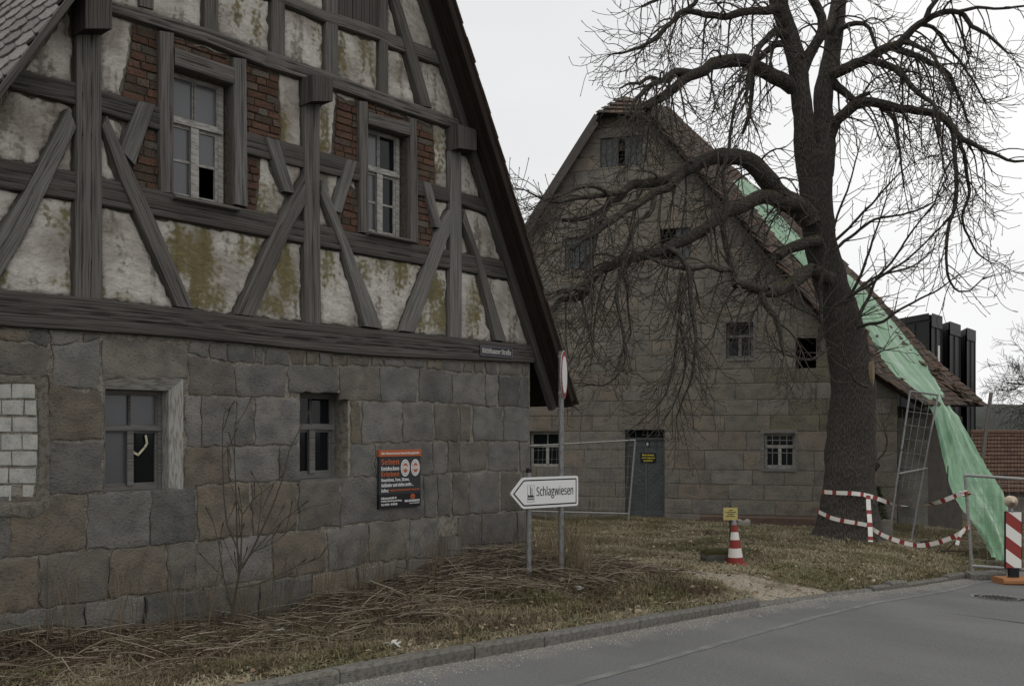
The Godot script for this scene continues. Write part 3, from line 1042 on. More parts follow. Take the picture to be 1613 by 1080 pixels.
	while s < 5.0:
		for c in 10:
			var mid := Vector2(-s, 0.12 - c * 0.372 - (0.186 if row % 2 else 0.0))
			var shape := PackedVector2Array()
			for k in 9:
				var an := PI * k / 8.0
				var zz := 0.30 + sin(an) * 0.17
				shape.append(mid + Vector2(0.503, 0.86) * zz + Vector2(0, cos(an) * 0.18))
			shape.append(mid + Vector2(0.503, 0.86) * -0.42 + Vector2(0, -0.18)); shape.append(mid + Vector2(0.503, 0.86) * -0.42 + Vector2(0, 0.18))
			for q in Geometry2D.intersect_polygons(shape, field):
				if absf(area(q)) < 0.01: continue
				var sm := MB.new()
				var g := rng.randf_range(0.21, 0.33)
				var col := Color(g, g * 0.975, g * 0.95)
				var tip := rng.randf_range(0.030, 0.040)
				var pts := PackedVector3Array()
				var cen := Vector3.ZERO
				for p in q:
					var lift: float = 0.028 + tip * ((p.x - mid.x) / 0.503 + 0.45) + 0.004 * sin(p.y * 40.0)
					var spot := lf - ld * p.x + ln * lift
					pts.append(Vector3(spot.x, spot.y, p.y)); cen += Vector3(spot.x, spot.y, p.y)
				cen /= q.size()
				var up := Vector3(ln.x, ln.y, 0)
				var i0 := sm.vert(cen, up, Vector2(cen.z, cen.y), col)
				for p in pts: sm.vert(p, up, Vector2(p.z, p.y), col)
				for k in pts.size():
					sm.tri(i0, i0 + 1 + k, i0 + 1 + (k + 1) % pts.size())
					var e0 := pts[k]
					var e1 := pts[(k + 1) % pts.size()]
					var o := (e1 - e0).cross(up).normalized()
					if o.dot((e0 + e1) * 0.5 - cen) < 0.0: o = -o
					var j := sm.vert(e0, o, Vector2(0, 0), col)
					sm.vert(e1, o, Vector2(0.1, 0), col); sm.vert(e1 - up * 0.022, o, Vector2(0.1, 0.02), col); sm.vert(e0 - up * 0.022, o, Vector2(0, 0.02), col)
					sm.tri(j, j + 1, j + 2); sm.tri(j, j + 2, j + 3)
				put(H, "scale_slate", sm.mesh(), M.tile)
		s += 0.235
		row += 1
	# side and back walls, dark rooms
	var b := MB.new()
	b.box(Vector3(-0.5, -0.4, -8.2), Vector3(-0.02, 2.98, -0.53), Color(0.14, 0.13, 0.12))
	b.box(Vector3(-7.7, -0.4, -8.2), Vector3(-7.3, 3.3, -0.53), Color(0.14, 0.13, 0.12))
	b.box(Vector3(-7.3, -0.4, -8.2), Vector3(-0.5, 3.0, -7.8), Color(0.14, 0.13, 0.12))
	put(H, "side_wall", b.mesh(), M.stone)
	b = MB.new()
	for g in [[-8.1, -8.3]]:
		var q := [Vector3(-7.6, 3.0, g[0]), Vector3(-0.1, 3.0, g[0]), Vector3(-3.52, 9.9, g[0])]
		b.quad(q[0], q[1], q[2], q[2])
	put(H, "back_gable", b.mesh(), M.clay_core)
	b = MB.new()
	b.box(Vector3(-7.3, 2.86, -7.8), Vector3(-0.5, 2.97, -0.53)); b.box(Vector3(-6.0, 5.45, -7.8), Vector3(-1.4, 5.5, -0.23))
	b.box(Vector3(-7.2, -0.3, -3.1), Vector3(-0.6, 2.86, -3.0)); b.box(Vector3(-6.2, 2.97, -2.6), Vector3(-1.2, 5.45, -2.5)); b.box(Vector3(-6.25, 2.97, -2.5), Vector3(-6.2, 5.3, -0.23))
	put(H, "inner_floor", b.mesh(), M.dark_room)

# a flat roof tile; local x across, y out of the roof, z down the slope
func tile_mesh(w: float, l: float, t: float, c: Color) -> ArrayMesh:
	var b := MB.new()
	b.obox(Transform3D(Basis(), Vector3.ZERO), Vector3(w, t, l), c)
	return b.mesh()

func make_wall_signs() -> void:
	var H := h1
	# poster board
	var p := v2(POSTER)
	var P := group_node(self, "poster", H * Transform3D(Basis(), Vector3(p[3].x, p[3].y, 0.05)))
	tag(P, "dark grey advertising poster with orange headings fixed to the sandstone plinth", "poster")
	var w := p[2].x - p[3].x
	var hh := p[0].y - p[3].y
	var b := MB.new()
	b.box(Vector3(0, 0, -0.045), Vector3(w, hh, 0.0))
	put(P, "panel", b.mesh(), M.poster_grey)
	b = MB.new(); b.box(Vector3(-0.001, hh * 0.89, -0.04), Vector3(w + 0.012, hh + 0.002, 0.004))
	put(P, "banner", b.mesh(), M.poster_orange)
	b = MB.new(); b.box(Vector3(-0.001, -0.001, -0.04), Vector3(w + 0.001, hh * 0.235, 0.003))
	put(P, "footer", b.mesh(), M.sign_black)
	var R := func(x0: float, y0: float, x1: float, y1: float) -> Rect2: return Rect2(x0 * w, y0 * hh, (x1 - x0) * w, (y1 - y0) * hh)
	text(P, "Die Wassermann-Ausstellungshalle", R.call(0.05, 0.915, 0.96, 0.965), 0.005, M.sign_white, true)
	text(P, "Sehen", R.call(0.05, 0.75, 0.47, 0.85), 0.001, M.poster_orange, true)
	text(P, "Entdecken", R.call(0.05, 0.65, 0.47, 0.72), 0.001, M.sign_white, true)
	text(P, "Erleben", R.call(0.05, 0.545, 0.47, 0.63), 0.001, M.poster_orange, true)
	text(P, "Haustüren, Tore, Zäune,", R.call(0.05, 0.45, 0.72, 0.515), 0.001, M.sign_white, true)
	text(P, "Geländer und vieles mehr...", R.call(0.05, 0.365, 0.82, 0.43), 0.001, M.sign_white, true)
	text(P, "Infos:", R.call(0.05, 0.275, 0.22, 0.335), 0.001, M.sign_white, true)
	text(P, "www.wassermann-nue.de", R.call(0.25, 0.285, 0.97, 0.33), 0.001, M.poster_orange, true)
	text(P, "Hallermannstraße 18", R.call(0.04, 0.155, 0.4, 0.195), 0.004, M.sign_white, true)
	text(P, "D-90552 Nürnberg Hartburg", R.call(0.04, 0.1, 0.53, 0.14), 0.004, M.sign_white, true)
	text(P, "Tel. 09129 - 90 98 80", R.call(0.04, 0.045, 0.42, 0.085), 0.004, M.sign_white, true)
	text(P, "WASSERMANN", R.call(0.6, 0.085, 0.97, 0.125), 0.004, M.sign_white, true)
	text(P, "BAUELEMENTE", R.call(0.72, 0.05, 0.97, 0.07), 0.004, M.sign_white)
	for k in 2:
		var c := Vector3(w * (0.62 + 0.25 * k), hh * 0.685, 0.0)
		for q in [[0.108, 0.148, 0.003, M.sign_white], [0.088, 0.122, 0.006, M.poster_grey], [0.08, 0.112, 0.008, M.sign_white], [0.062, 0.088, 0.011, M.poster_orange]]:
			put(P, "badge_disc", disc(q[0] * w, q[1] * hh, 0.002), q[3], Transform3D(Basis(), c + Vector3(0, 0, q[2] * 0.5)))
		text(P, ["0%", "600"][k], Rect2(c.x - 0.055 * w, c.y - 0.03 * hh, 0.11 * w, 0.07 * hh), 0.007, M.sign_white, true)
	put(P, "logo_disc", disc(0.055 * w, 0.045 * hh, 0.002), M.poster_orange, Transform3D(Basis(), Vector3(0.8 * w, 0.18 * hh, 0.005)))
	put(P, "logo_disc", disc(0.022 * w, 0.018 * hh, 0.002), M.sign_red, Transform3D(Basis(), Vector3(0.8 * w, 0.18 * hh, 0.008)))
	# street name plate on the sill beam
	p = v2(STREET_SIGN)
	w = p[1].x - p[0].x
	hh = p[0].y - p[3].y
	var S := group_node(self, "street_name_sign", H * Transform3D(Basis(), Vector3(p[3].x, p[3].y, 0.085)))
	tag(S, "small dark enamel street name plate on the sill beam, chipped pale letters", "sign")
	b = MB.new(); b.box(Vector3(0, 0, -0.013), Vector3(w, hh, 0.0))
	put(S, "plate", b.mesh(), M.enamel)
	b = MB.new()
	for q in [[0.008, 0.008, w - 0.008, 0.012], [0.008, hh - 0.012, w - 0.008, hh - 0.008], [0.008, 0.012, 0.012, hh - 0.012], [w - 0.012, 0.012, w - 0.008, hh - 0.012]]:
		b.box(Vector3(q[0], q[1], -0.003), Vector3(q[2], q[3], 0.002))
	put(S, "rim_line", b.mesh(), M.sign_grey)
	text(S, "Röthlhauser Straße", Rect2(w * 0.06, hh * 0.26, w * 0.88, hh * 0.52), 0.002, M.enamel_white, true)
	# short stump standing in a niche of the plinth
	var st := STUMP
	var mb := MB.new()
	var r: float = (st[2] - st[0]) * 0.5
	var base: float = st[1] - 0.15
	var pts := PackedVector3Array()
	var rad := PackedFloat32Array()
	for k in 6:
		pts.append(Vector3(0, lerpf(base, st[3], k / 5.0), 0)); rad.append(r * (1.0 if k < 5 else 0.96))
	mb.tube(pts, rad, 14, Color.WHITE, true, 0.08, wob)
	var so := put(self, "post_stump", mb.mesh(), M.wood_pale, H * Transform3D(Basis(), Vector3((st[0] + st[2]) * 0.5, 0, 0.03)))
	tag(so, "short grey weathered stump set against the plinth near its corner", "stump")

func disc(rx: float, ry: float, t: float) -> ArrayMesh:
	var b := MB.new()
	var r := PackedVector2Array()
	for k in 32:
		r.append(Vector2(cos(TAU * k / 32) * rx, sin(TAU * k / 32) * ry))
	b.prism(Transform3D(Basis(Vector3.RIGHT, PI * 0.5), Vector3.ZERO), r, -t * 0.5, t * 0.5)
	return b.mesh()

# ------------------------------------------------------------------ the stone house
func make_stone_house() -> void:
	var H := group_node(self, "stone_house", h2)
	tag(H, "derelict sandstone farmhouse with steep tiled roof behind the bare tree", "house")
	var inv := h2.affine_inverse()
	var op := [H2_OPEN_A, H2_DOOR, H2_OPEN_B, H2_OPEN_C, H2_OPEN_D, H2_OPEN_E, H2_OPEN_F, H2_OPEN_G, H2_OPEN_H]
	var outline := v2(H2_OUTLINE)
	if area(outline) < 0.0: outline.reverse()
	var top := func(u: float) -> float:
		var y := -1.0
		for i in outline.size():
			var a := outline[i]
			var b := outline[(i + 1) % outline.size()]
			if absf(a.x - b.x) > 0.01 and u >= minf(a.x, b.x) - 0.001 and u <= maxf(a.x, b.x) + 0.001:
				y = maxf(y, lerpf(a.y, b.y, (u - a.x) / (b.x - a.x)))
		return y - 0.02
	var ex := []
	for p in outline: ex.append(p.x)
	put(H, "wall_mortar", wall_with_openings(-5.39, 5.73, -0.7, top, op, -0.004, -0.5, ex), M.mortar_far)
	# courses of ashlar
	for r in H2_COURSES.size() - 1:
		var y0: float = H2_COURSES[r]
		var y1: float = H2_COURSES[r + 1]
		var x := -5.4 + rng.randf_range(-0.5, 0.0)
		while x < 5.75:
			var l := rng.randf_range(0.75, 1.45) if y0 > 4.0 else rng.randf_range(0.55, 1.25)
			var q := rect(Vector2(x + 0.005, y0 + 0.005), Vector2(x + l - 0.005, y1 - 0.005))
			x += l
			if x < -4.2: continue
			for part in Geometry2D.intersect_polygons(q, outline):
				var left := [part]
				for o in op:
					var nxt := []
					for w in left:
						for z in Geometry2D.clip_polygons(w, rect(Vector2(o[0] - 0.004, o[1] - 0.004), Vector2(o[2] + 0.004, o[3] + 0.004))):
							if not Geometry2D.is_polygon_clockwise(z): nxt.append(z)
					left = nxt
				for w in left:
					if area(w) < 0.02: continue
					var g := rng.randf_range(0.91, 1.09)
					var c := Color(0.176, 0.160, 0.139)
					var k := rng.randf()
					if k > 0.75: c = Color(0.180, 0.157, 0.130)
					elif k < 0.3: c = Color(0.170, 0.157, 0.140)
					if w[0].x > 3.6 and y0 > 1.9 and y0 < 4.2 and k > 0.35: c = Color(0.140, 0.130, 0.098)
					put(H, "stone", slab(w, rng.randf_range(0.009, 0.015), -0.03, 0.22, 0.009, 0.005, 0.004, Color(c.r * g, c.g * g, c.b * g), 0.14, 2.0), M.stone_far)
	# windows and shutters
	casement(H, H2_OPEN_A, -0.14, {"transom": 0.6, "mat": M.old_paint, "bar": 0.05, "sash": 0.016, "cols": 2})
	casement(H, H2_OPEN_B, -0.12, {"transom": 0.62, "mat": M.old_paint, "bar": 0.05, "sash": 0.016, "cols": 2})
	casement(H, H2_OPEN_C, -0.12, {"transom": 0.62, "mat": M.wood_pale, "bar": 0.05, "sash": 0.016, "cols": 2})
	for o in [H2_OPEN_B, H2_OPEN_C]:
		var b := MB.new()
		var t := 0.085
		b.box(Vector3(o[0] - t, o[1] - 0.06, -0.02), Vector3(o[0], o[3] + t, 0.022)); b.box(Vector3(o[2], o[1] - 0.06, -0.02), Vector3(o[2] + t * 0.6, o[3] + t, 0.022))
		b.box(Vector3(o[0], o[3], -0.02), Vector3(o[2], o[3] + t, 0.02)); b.box(Vector3(o[0], o[1] - 0.06, -0.1), Vector3(o[2], o[1], 0.035))
		put(H, "window_surround", b.mesh(), M.wood_pale)
	var gb := MB.new()
	for k in 2:
		var u := lerpf(H2_OPEN_B[0], H2_OPEN_B[2], 0.27 + 0.46 * k)
		gb.box(Vector3(u - 0.008, H2_OPEN_B[1], -0.03), Vector3(u + 0.008, H2_OPEN_B[3], -0.014))
	for k in 3:
		var y := lerpf(H2_OPEN_B[1], H2_OPEN_B[3], 0.1 + 0.35 * k)
		gb.box(Vector3(H2_OPEN_B[0], y - 0.008, -0.018), Vector3(H2_OPEN_B[2], y + 0.008, -0.006))
	put(H, "window_grille", gb.mesh(), M.steel)
	for q in [[H2_OPEN_F, 4, []], [H2_OPEN_H, 7, [3]], [H2_OPEN_G, 4, [0, 1]]]:
		var o: Array = q[0]
		var sh := group_node(H, "shutter")
		for k in q[1]:
			if k in q[2]: continue
			var u := lerpf(o[0], o[2], (k + 0.5) / q[1])
			var b := MB.new()
			b.beam(Transform3D(Basis(Vector3.BACK, rng.randf_range(-0.012, 0.012)), Vector3(u, (o[1] + o[3]) * 0.5, -0.06 + rng.randf_range(-0.01, 0.01))), Vector3((o[2] - o[0]) / q[1] - 0.012, o[3] - o[1] - 0.02, 0.025), 0.004)
			put(sh, "board", b.mesh(), M.shutter)
	# door with boarded herringbone leaf under a fanlight
	var d: Array = H2_DOOR
	var D := group_node(H, "door")
	var b := MB.new()
	var fy: float = d[3] - 0.22
	b.box(Vector3(d[0], d[1], -0.2), Vector3(d[0] + 0.07, d[3], -0.11)); b.box(Vector3(d[2] - 0.05, d[1], -0.2), Vector3(d[2], d[3], -0.11))
	b.box(Vector3(d[0] + 0.07, fy - 0.03, -0.2), Vector3(d[2] - 0.05, fy + 0.03, -0.113)); b.box(Vector3((d[0] + d[2]) * 0.5 + 0.03, fy + 0.03, -0.19), Vector3((d[0] + d[2]) * 0.5 + 0.06, d[3], -0.12))
	put(D, "frame", b.mesh(), M.door_paint)
	b = MB.new()
	b.box(Vector3(d[0] + 0.07, fy + 0.03, -0.17), Vector3(d[2] - 0.05, d[3], -0.165))
	put(D, "fanlight_pane", b.mesh(), M.glass)
	b = MB.new()
	b.box(Vector3(d[0] + 0.07, d[1] + 0.03, -0.19), Vector3(d[2] - 0.05, fy - 0.03, -0.165))
	put(D, "leaf", b.mesh(), M.door_paint)
	b = MB.new()
	var lo: float = d[0] + 0.075
	var hi: float = d[2] - 0.055
	b.box(Vector3(lo, fy - 0.19, -0.164), Vector3(hi, fy - 0.035, -0.145)); b.box(Vector3(lo, d[1] + 0.04, -0.164), Vector3(hi, d[1] + 0.2, -0.145))
	b.box(Vector3((lo + hi) * 0.5 - 0.035, d[1] + 0.2, -0.164), Vector3((lo + hi) * 0.5 + 0.035, fy - 0.19, -0.143))
	put(D, "rail", b.mesh(), M.door_paint)
	for side in [-1.0, 1.0]:
		var half := rect(Vector2(lo, d[1] + 0.205), Vector2((lo + hi) * 0.5 - 0.04, fy - 0.195)) if side < 0 else rect(Vector2((lo + hi) * 0.5 + 0.04, d[1] + 0.205), Vector2(hi, fy - 0.195))
		for k in 26:
			var c := Vector2((lo + hi) * 0.5, d[1] - 0.4 + k * 0.135)
			var e := Vector2(side * 1.2, 1.2)
			var strip := PackedVector2Array([c, c + e, c + e + Vector2(0, 0.127), c + Vector2(0, 0.127)])
			for w in Geometry2D.intersect_polygons(half, strip):
				if absf(area(w)) > 0.002:
					put(D, "board", slab(w, -0.152 + rng.randf_range(-0.003, 0.003), -0.166, 0.4, 0.004, 0.0, 0.0, Color.WHITE * rng.randf_range(0.85, 1.1), 0.05), M.door_paint)
	b = MB.new(); b.box(Vector3(d[0] - 0.02, d[1] - 0.15, -0.45), Vector3(d[2] + 0.02, d[1] + 0.03, 0.03), Color(0.15, 0.13, 0.105))
	put(H, "door_step", b.mesh(), M.stone_far)
	# --- roof: a sagging right slope of plain tiles
	var N := PackedVector3Array()
	var F := PackedVector3Array()
	for q in H2_ROOF:
		N.append(inv * pv(q)); F.append(inv * pv(q, 3))
	var base := MB.new()
	for i in N.size() - 1:
		base.quad(N[i + 1], F[i + 1], F[i], N[i])
		base.quad(N[i], F[i], F[i + 1] + Vector3(0, -0.04, 0), N[i + 1] + Vector3(0, -0.04, 0))
	put(H, "roof_boarding", base.mesh(), M.wood_brown)
	var tiles := []
	var cols := [Color(0.085, 0.06, 0.047), Color(0.072, 0.06, 0.05), Color(0.11, 0.07, 0.05), Color(0.06, 0.052, 0.046), Color(0.14, 0.10, 0.078)]
	for c in cols: tiles.append(tile_mesh(0.18, 0.34, 0.024, c))
	var run := PackedFloat32Array([0.0])
	for i in N.size() - 1: run.append(run[i] + N[i].distance_to(N[i + 1]))
	var total := run[-1]
	var s := total - 0.02
	var rowk := 0
	var rest := []
	var near := 0
	while s > 0.1:
		var i := 0
		while i < N.size() - 2 and run[i + 1] < s: i += 1
		var f := (s - run[i]) / (run[i + 1] - run[i])
		var a := N[i].lerp(N[i + 1], f)
		var e := F[i].lerp(F[i + 1], f)
		var down := ((N[i + 1] - N[i]).normalized() + (F[i + 1] - F[i]).normalized()).normalized()
		var across := (e - a).normalized()
		var nor := down.cross(across).normalized()
		if nor.y < 0.0: nor = -nor
		var m := int(a.distance_to(e) / 0.19)
		for j in m + 1:
			var p := a + across * (j * 0.19 + (0.095 if rowk % 2 else 0.0) - 0.03) + nor * (0.035 + rng.randf_range(0.0, 0.012))
			var tilt := rng.randf_range(0.05, 0.14)
			var yaw := rng.randf_range(-0.05, 0.05)
			if rowk < 9 and j > m - 9 and j < m - 3:
				tilt += rng.randf_range(-0.2, 0.45); yaw += rng.randf_range(-0.7, 0.7); p += nor * rng.randf_range(0.0, 0.06)
			elif rng.randf() < 0.06:
				yaw += rng.randf_range(-0.25, 0.25); tilt += rng.randf_range(0.0, 0.15)
			if j == 0: p -= across * rng.randf_range(0.0, 0.05)
			var zax := (down - across * down.dot(across)).normalized()
			var bas := Basis(zax.cross(nor) * -1.0, nor, zax)
			bas = Basis(nor.cross(zax), nor, zax) * Basis(Vector3.UP, yaw) * Basis(Vector3.RIGHT, -tilt)
			var x := Transform3D(bas, p - down * 0.1)
			var seen_part := (j < 4 and rowk < 34) or (j > m - 7 and rowk < 24)
			if seen_part and near < 296:
				put(H, "roof_tile", tiles[rng.randi() % 5], M.tile, x)
				near += 1
			else:
				rest.append(x)
		s -= 0.155
		rowk += 1
	var mm := MultiMesh.new()
	mm.transform_format = MultiMesh.TRANSFORM_3D
	mm.use_colors = true
	mm.mesh = tile_mesh(0.18, 0.34, 0.024, Color.WHITE)
	mm.instance_count = rest.size()
	for i in rest.size():
		mm.set_instance_transform(i, rest[i]); mm.set_instance_color(i, cols[rng.randi() % 5])
	var mi := MultiMeshInstance3D.new()
	mi.name = "roof_tiles"
	mi.multimesh = mm
	mi.material_override = M.tile
	H.add_child(mi, true)
	tag(mi, "", "", "", "stuff")
	# half hip, left slope and its verge
	var hl := inv * pv(H2_HIP)
	var hr := inv * pv(H2_HIP, 3)
	var ap := inv * pv(H2_HIP, 6)
	var le := inv * pv(H2_HIP, 9)
	var lb := inv * pv(H2_HIP, 12)
	var back := F[0] - N[0]
	b = MB.new()
	b.quad(hl, hr, ap, ap, Color(0.12, 0.085, 0.06))
	b.quad(ap, N[0] + Vector3(0, 0.06, 0), F[0] + Vector3(0, 0.04, 0), F[0] + Vector3(0, 0.04, 0), Color(0.1, 0.075, 0.055))
	b.quad(hr, N[0] + Vector3(0, 0.05, 0), ap, ap, Color(0.1, 0.075, 0.055))
	b.quad(hl, ap, F[0], F[0] + Vector3(-5.5, -7.5, 0), Color(0.1, 0.075, 0.055))
	b.quad(hl, F[0] + Vector3(-5.5, -7.5, 0), lb + Vector3(0.2, 0, -4.0), lb, Color(0.1, 0.075, 0.055))
	put(H, "roof_slope", b.mesh(), M.tile)
	var hipd := (hr - hl).normalized()
	for rrow in 4:
		for k in 8:
			var f := (rrow + 0.2) / 4.6
			var p := hl.lerp(ap, f).lerp(hr.lerp(ap, f), (k + 0.5) / 8.0)
			var out := (hr - hl).cross(ap - hl).normalized()
			if out.z < 0.0: out = -out
			var dn := (hl.lerp(hr, 0.5) - ap).normalized()
			put(H, "hip_tile", tiles[rng.randi() % 5], M.tile, Transform3D(Basis(hipd, out, hipd.cross(out)) * Basis(Vector3.UP, rng.randf_range(-0.15, 0.15)) * Basis(Vector3.RIGHT, -0.1), p + out * 0.03))
	for q in [["verge_board", 0.05, 0.16], ["barge_board", -0.12, 0.10]]:
		b = MB.new()
		var dd := (lb - hl).normalized()
		var side := Vector3(0, 0, 1)
		var nn := side.cross(dd)
		b.beam(Transform3D(Basis(side, dd, nn), (hl + lb) * 0.5 + Vector3(0, q[1] - 0.1, 0.0 if q[0] == "barge_board" else -0.12)), Vector3(0.04 if q[0] == "barge_board" else 0.28, hl.distance_to(lb), 0.13), 0.006)
		put(H, q[0], b.mesh(), M.wood_dark)
	# right verge batten ends and gutter-side walls
	for i in N.size() - 1:
		b = MB.new()
		var dd := (N[i + 1] - N[i]).normalized()
		b.beam(Transform3D(Basis(Vector3(0, 0, 1), dd, Vector3(0, 0, 1).cross(dd)), (N[i] + N[i + 1]) * 0.5 + Vector3(0, -0.07, -0.08)), Vector3(0.10, N[i].distance_to(N[i + 1]), 0.07), 0.006)
		put(H, "verge_rafter", b.mesh(), M.wood_brown)
	b = MB.new()
	var cr := Vector3(5.70, 0, -0.5)
	var fr := F[-1] + Vector3(-0.55, 0, 0.1)
	fr.y = 0.0
	b.quad(cr + Vector3(0, -1.2, 0), fr + Vector3(0, -1.2, 0), fr + Vector3(0, 2.4, 0), cr + Vector3(0, 2.62, 0), Color(0.075, 0.065, 0.055))
	b.quad(cr + Vector3(-0.3, -1.2, 0), fr + Vector3(-0.3, -1.2, -0.2), fr + Vector3(-0.3, 2.4, -0.2), cr + Vector3(-0.3, 2.62, 0), Color(0.15, 0.13, 0.105))
	b.quad(fr + Vector3(0, -1.2, 0), fr + Vector3(-9, -1.2, -1.5), fr + Vector3(-9, 3.0, -1.5), fr + Vector3(0, 2.4, 0), Color(0.15, 0.13, 0.105))
	b.quad(Vector3(-5.35, -0.8, -5), Vector3(-5.35, -0.8, -0.5), Vector3(-5.35, 3.4, -0.5), Vector3(-5.35, 3.4, -5), Color(0.15, 0.13, 0.105))
	put(H, "side_wall", b.mesh(), M.stone_far)
	put(H, "plaster_pilaster", slab(rect(Vector2(5.77, -1.0), Vector2(6.42, 2.32)), -0.42, -1.0, 0.2, 0.015, 0.012, 0.012, Color(0.20, 0.19, 0.172), 0.3), M.stone_far)
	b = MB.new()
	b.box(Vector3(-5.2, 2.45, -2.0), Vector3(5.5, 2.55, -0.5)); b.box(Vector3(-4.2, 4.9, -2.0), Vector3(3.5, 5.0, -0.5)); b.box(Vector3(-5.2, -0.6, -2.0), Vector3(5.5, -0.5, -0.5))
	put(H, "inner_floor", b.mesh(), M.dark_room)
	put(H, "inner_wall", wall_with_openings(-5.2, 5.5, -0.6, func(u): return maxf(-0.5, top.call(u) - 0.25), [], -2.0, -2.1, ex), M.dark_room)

func make_door_notices() -> void:
	var d: Array = H2_DOOR
	var S := group_node(self, "warning_sign", h2 * Transform3D(Basis(), Vector3(lerpf(d[0], d[2], 0.365), d[1] + 1.37, -0.132)))
	tag(S, "small black warning sign with yellow lettering on the grey door", "sign")
	var b := MB.new(); b.box(Vector3(0, 0, -0.012), Vector3(0.385, 0.235, 0))
	put(S, "plate", b.mesh(), M.sign_black)
	text(S, "Betreten", Rect2(0.05, 0.165, 0.29, 0.045), 0.001, M.yellow, true)
	text(S, "auf eigene", Rect2(0.03, 0.085, 0.33, 0.055), 0.001, M.yellow, true)
	text(S, "Gefahr!", Rect2(0.08, 0.025, 0.23, 0.045), 0.001, M.yellow, true)
	var N := group_node(self, "number_plate", h2 * Transform3D(Basis(), Vector3(lerpf(d[0], d[2], 0.53), d[1] + 1.785, -0.132)))
	tag(N, "tiny number plate reading zero near the top of the grey door", "number plate")
	b = MB.new(); b.box(Vector3(-0.03, -0.015, -0.012), Vector3(0.065, 0.095, 0))
	put(N, "plate", b.mesh(), M.sign_black)
	text(N, "0", Rect2(-0.008, 0.0, 0.045, 0.08), 0.001, M.sign_white, true)

# ------------------------------------------------------------------ the bare tree
func bark_limb(parent: Node, called: String, q: Array, sides: int) -> Array:
	var p := PackedVector3Array()
	var r := PackedFloat32Array()
	for i in range(1, q.size(), 4):
		p.append(pv(q, i)); r.append(q[i + 3])
	# smooth the digitised line
	var sp := PackedVector3Array()
	var sr := PackedFloat32Array()
	var n := p.size()
	for i in n - 1:
		var k := clampi(int(p[i].distance_to(p[i + 1]) / 0.10), 1, 5)
		for j in k:
			var f := float(j) / k
			sp.append(p[i].cubic_interpolate(p[i + 1], p[maxi(i - 1, 0)], p[mini(i + 2, n - 1)], f))
			sr.append(lerpf(r[i], r[i + 1], f))
	sp.append(p[n - 1]); sr.append(r[n - 1])
	if called != "trunk" and called != "stem":
		for i in range(1, sp.size()):
			sp[i] += Vector3(wob.get_noise_3dv(sp[i] * 16.0), wob.get_noise_3dv(sp[i] * 16.0 + Vector3(40, 0, 0)), wob.get_noise_3dv(sp[i] * 16.0 + Vector3(0, 70, 0))) * minf(0.05, sr[i] * 1.2)
	var b := MB.new()
	b.tube(sp, sr, sides, Color.WHITE, true, 0.10 if called == "trunk" else 0.14, wob)
	b.smooth()
	# moss on the upper side of the limbs
	for i in b.v.size():
		var g := clampf((b.n[i].y - 0.25) * 2.0, 0.0, 1.0) if called == "limb" else 0.0
		var k := clampf(wob.get_noise_3dv(b.v[i] * 18.0) * 1.6 + 0.05, 0.0, 1.0) * g
		b.c[i] = Color(1, 1, 1).lerp(Color(1.25, 1.15, 0.45), k)
	put(parent, called, b.mesh(), M.bark)
	return [sp, sr]

var twig_mb: MB
var twig_count := 0
func twig(p: Vector3, d: Vector3, l: float, r: float, depth: int, hang: float) -> void:
	var seg := 0.11 if depth > 0 else 0.09
	var n := maxi(3, int(l / seg))
	var pts := PackedVector3Array([p])
	var rad := PackedFloat32Array([r])
	var rmin := 0.0052
	for i in n:
		var f := float(i) / n
		d.y += (-hang * 0.22 if f < 0.55 else 0.2 + 0.10 * hang) * (1.0 if depth > 0 else 0.9)
		d += Vector3(rng.randf_range(-1, 1), rng.randf_range(-0.8, 0.8), rng.randf_range(-1, 1)) * 0.10
		d = d.normalized()
		p += d * (l / n)
		pts.append(p)
		rad.append(lerpf(r, rmin, f + 1.0 / n))
		if depth > 0 and f > 0.12 and rng.randf() < (0.62 if depth == 1 else 0.72):
			var side := d.cross(Vector3(rng.randf_range(-1, 1), rng.randf_range(-1, 1), rng.randf_range(-1, 1))).normalized()
			var nl := (rng.randf_range(0.18, 0.5) if depth == 1 else rng.randf_range(0.5, 1.15)) * (1.15 - 0.6 * f)
			twig(p, (d * 0.7 + side * 0.9 + Vector3(0, 0.05, 0)).normalized(), nl, maxf(rmin, rad[rad.size() - 1] * 0.62), depth - 1, hang * 0.6)
	twig_mb.tube(pts, rad, 3, Color(1, 1, 1).lerp(Color(1.3, 1.2, 1.0), rng.randf()), false)
	if depth == 0:
		# bud at the tip
		var t := pts[pts.size() - 1]
		twig_mb.tube(PackedVector3Array([t, t + d * 0.02, t + d * 0.045]), PackedFloat32Array([rmin, 0.0075, 0.002]), 4, Color(0.8, 0.7, 0.6), false)
	twig_count += 1

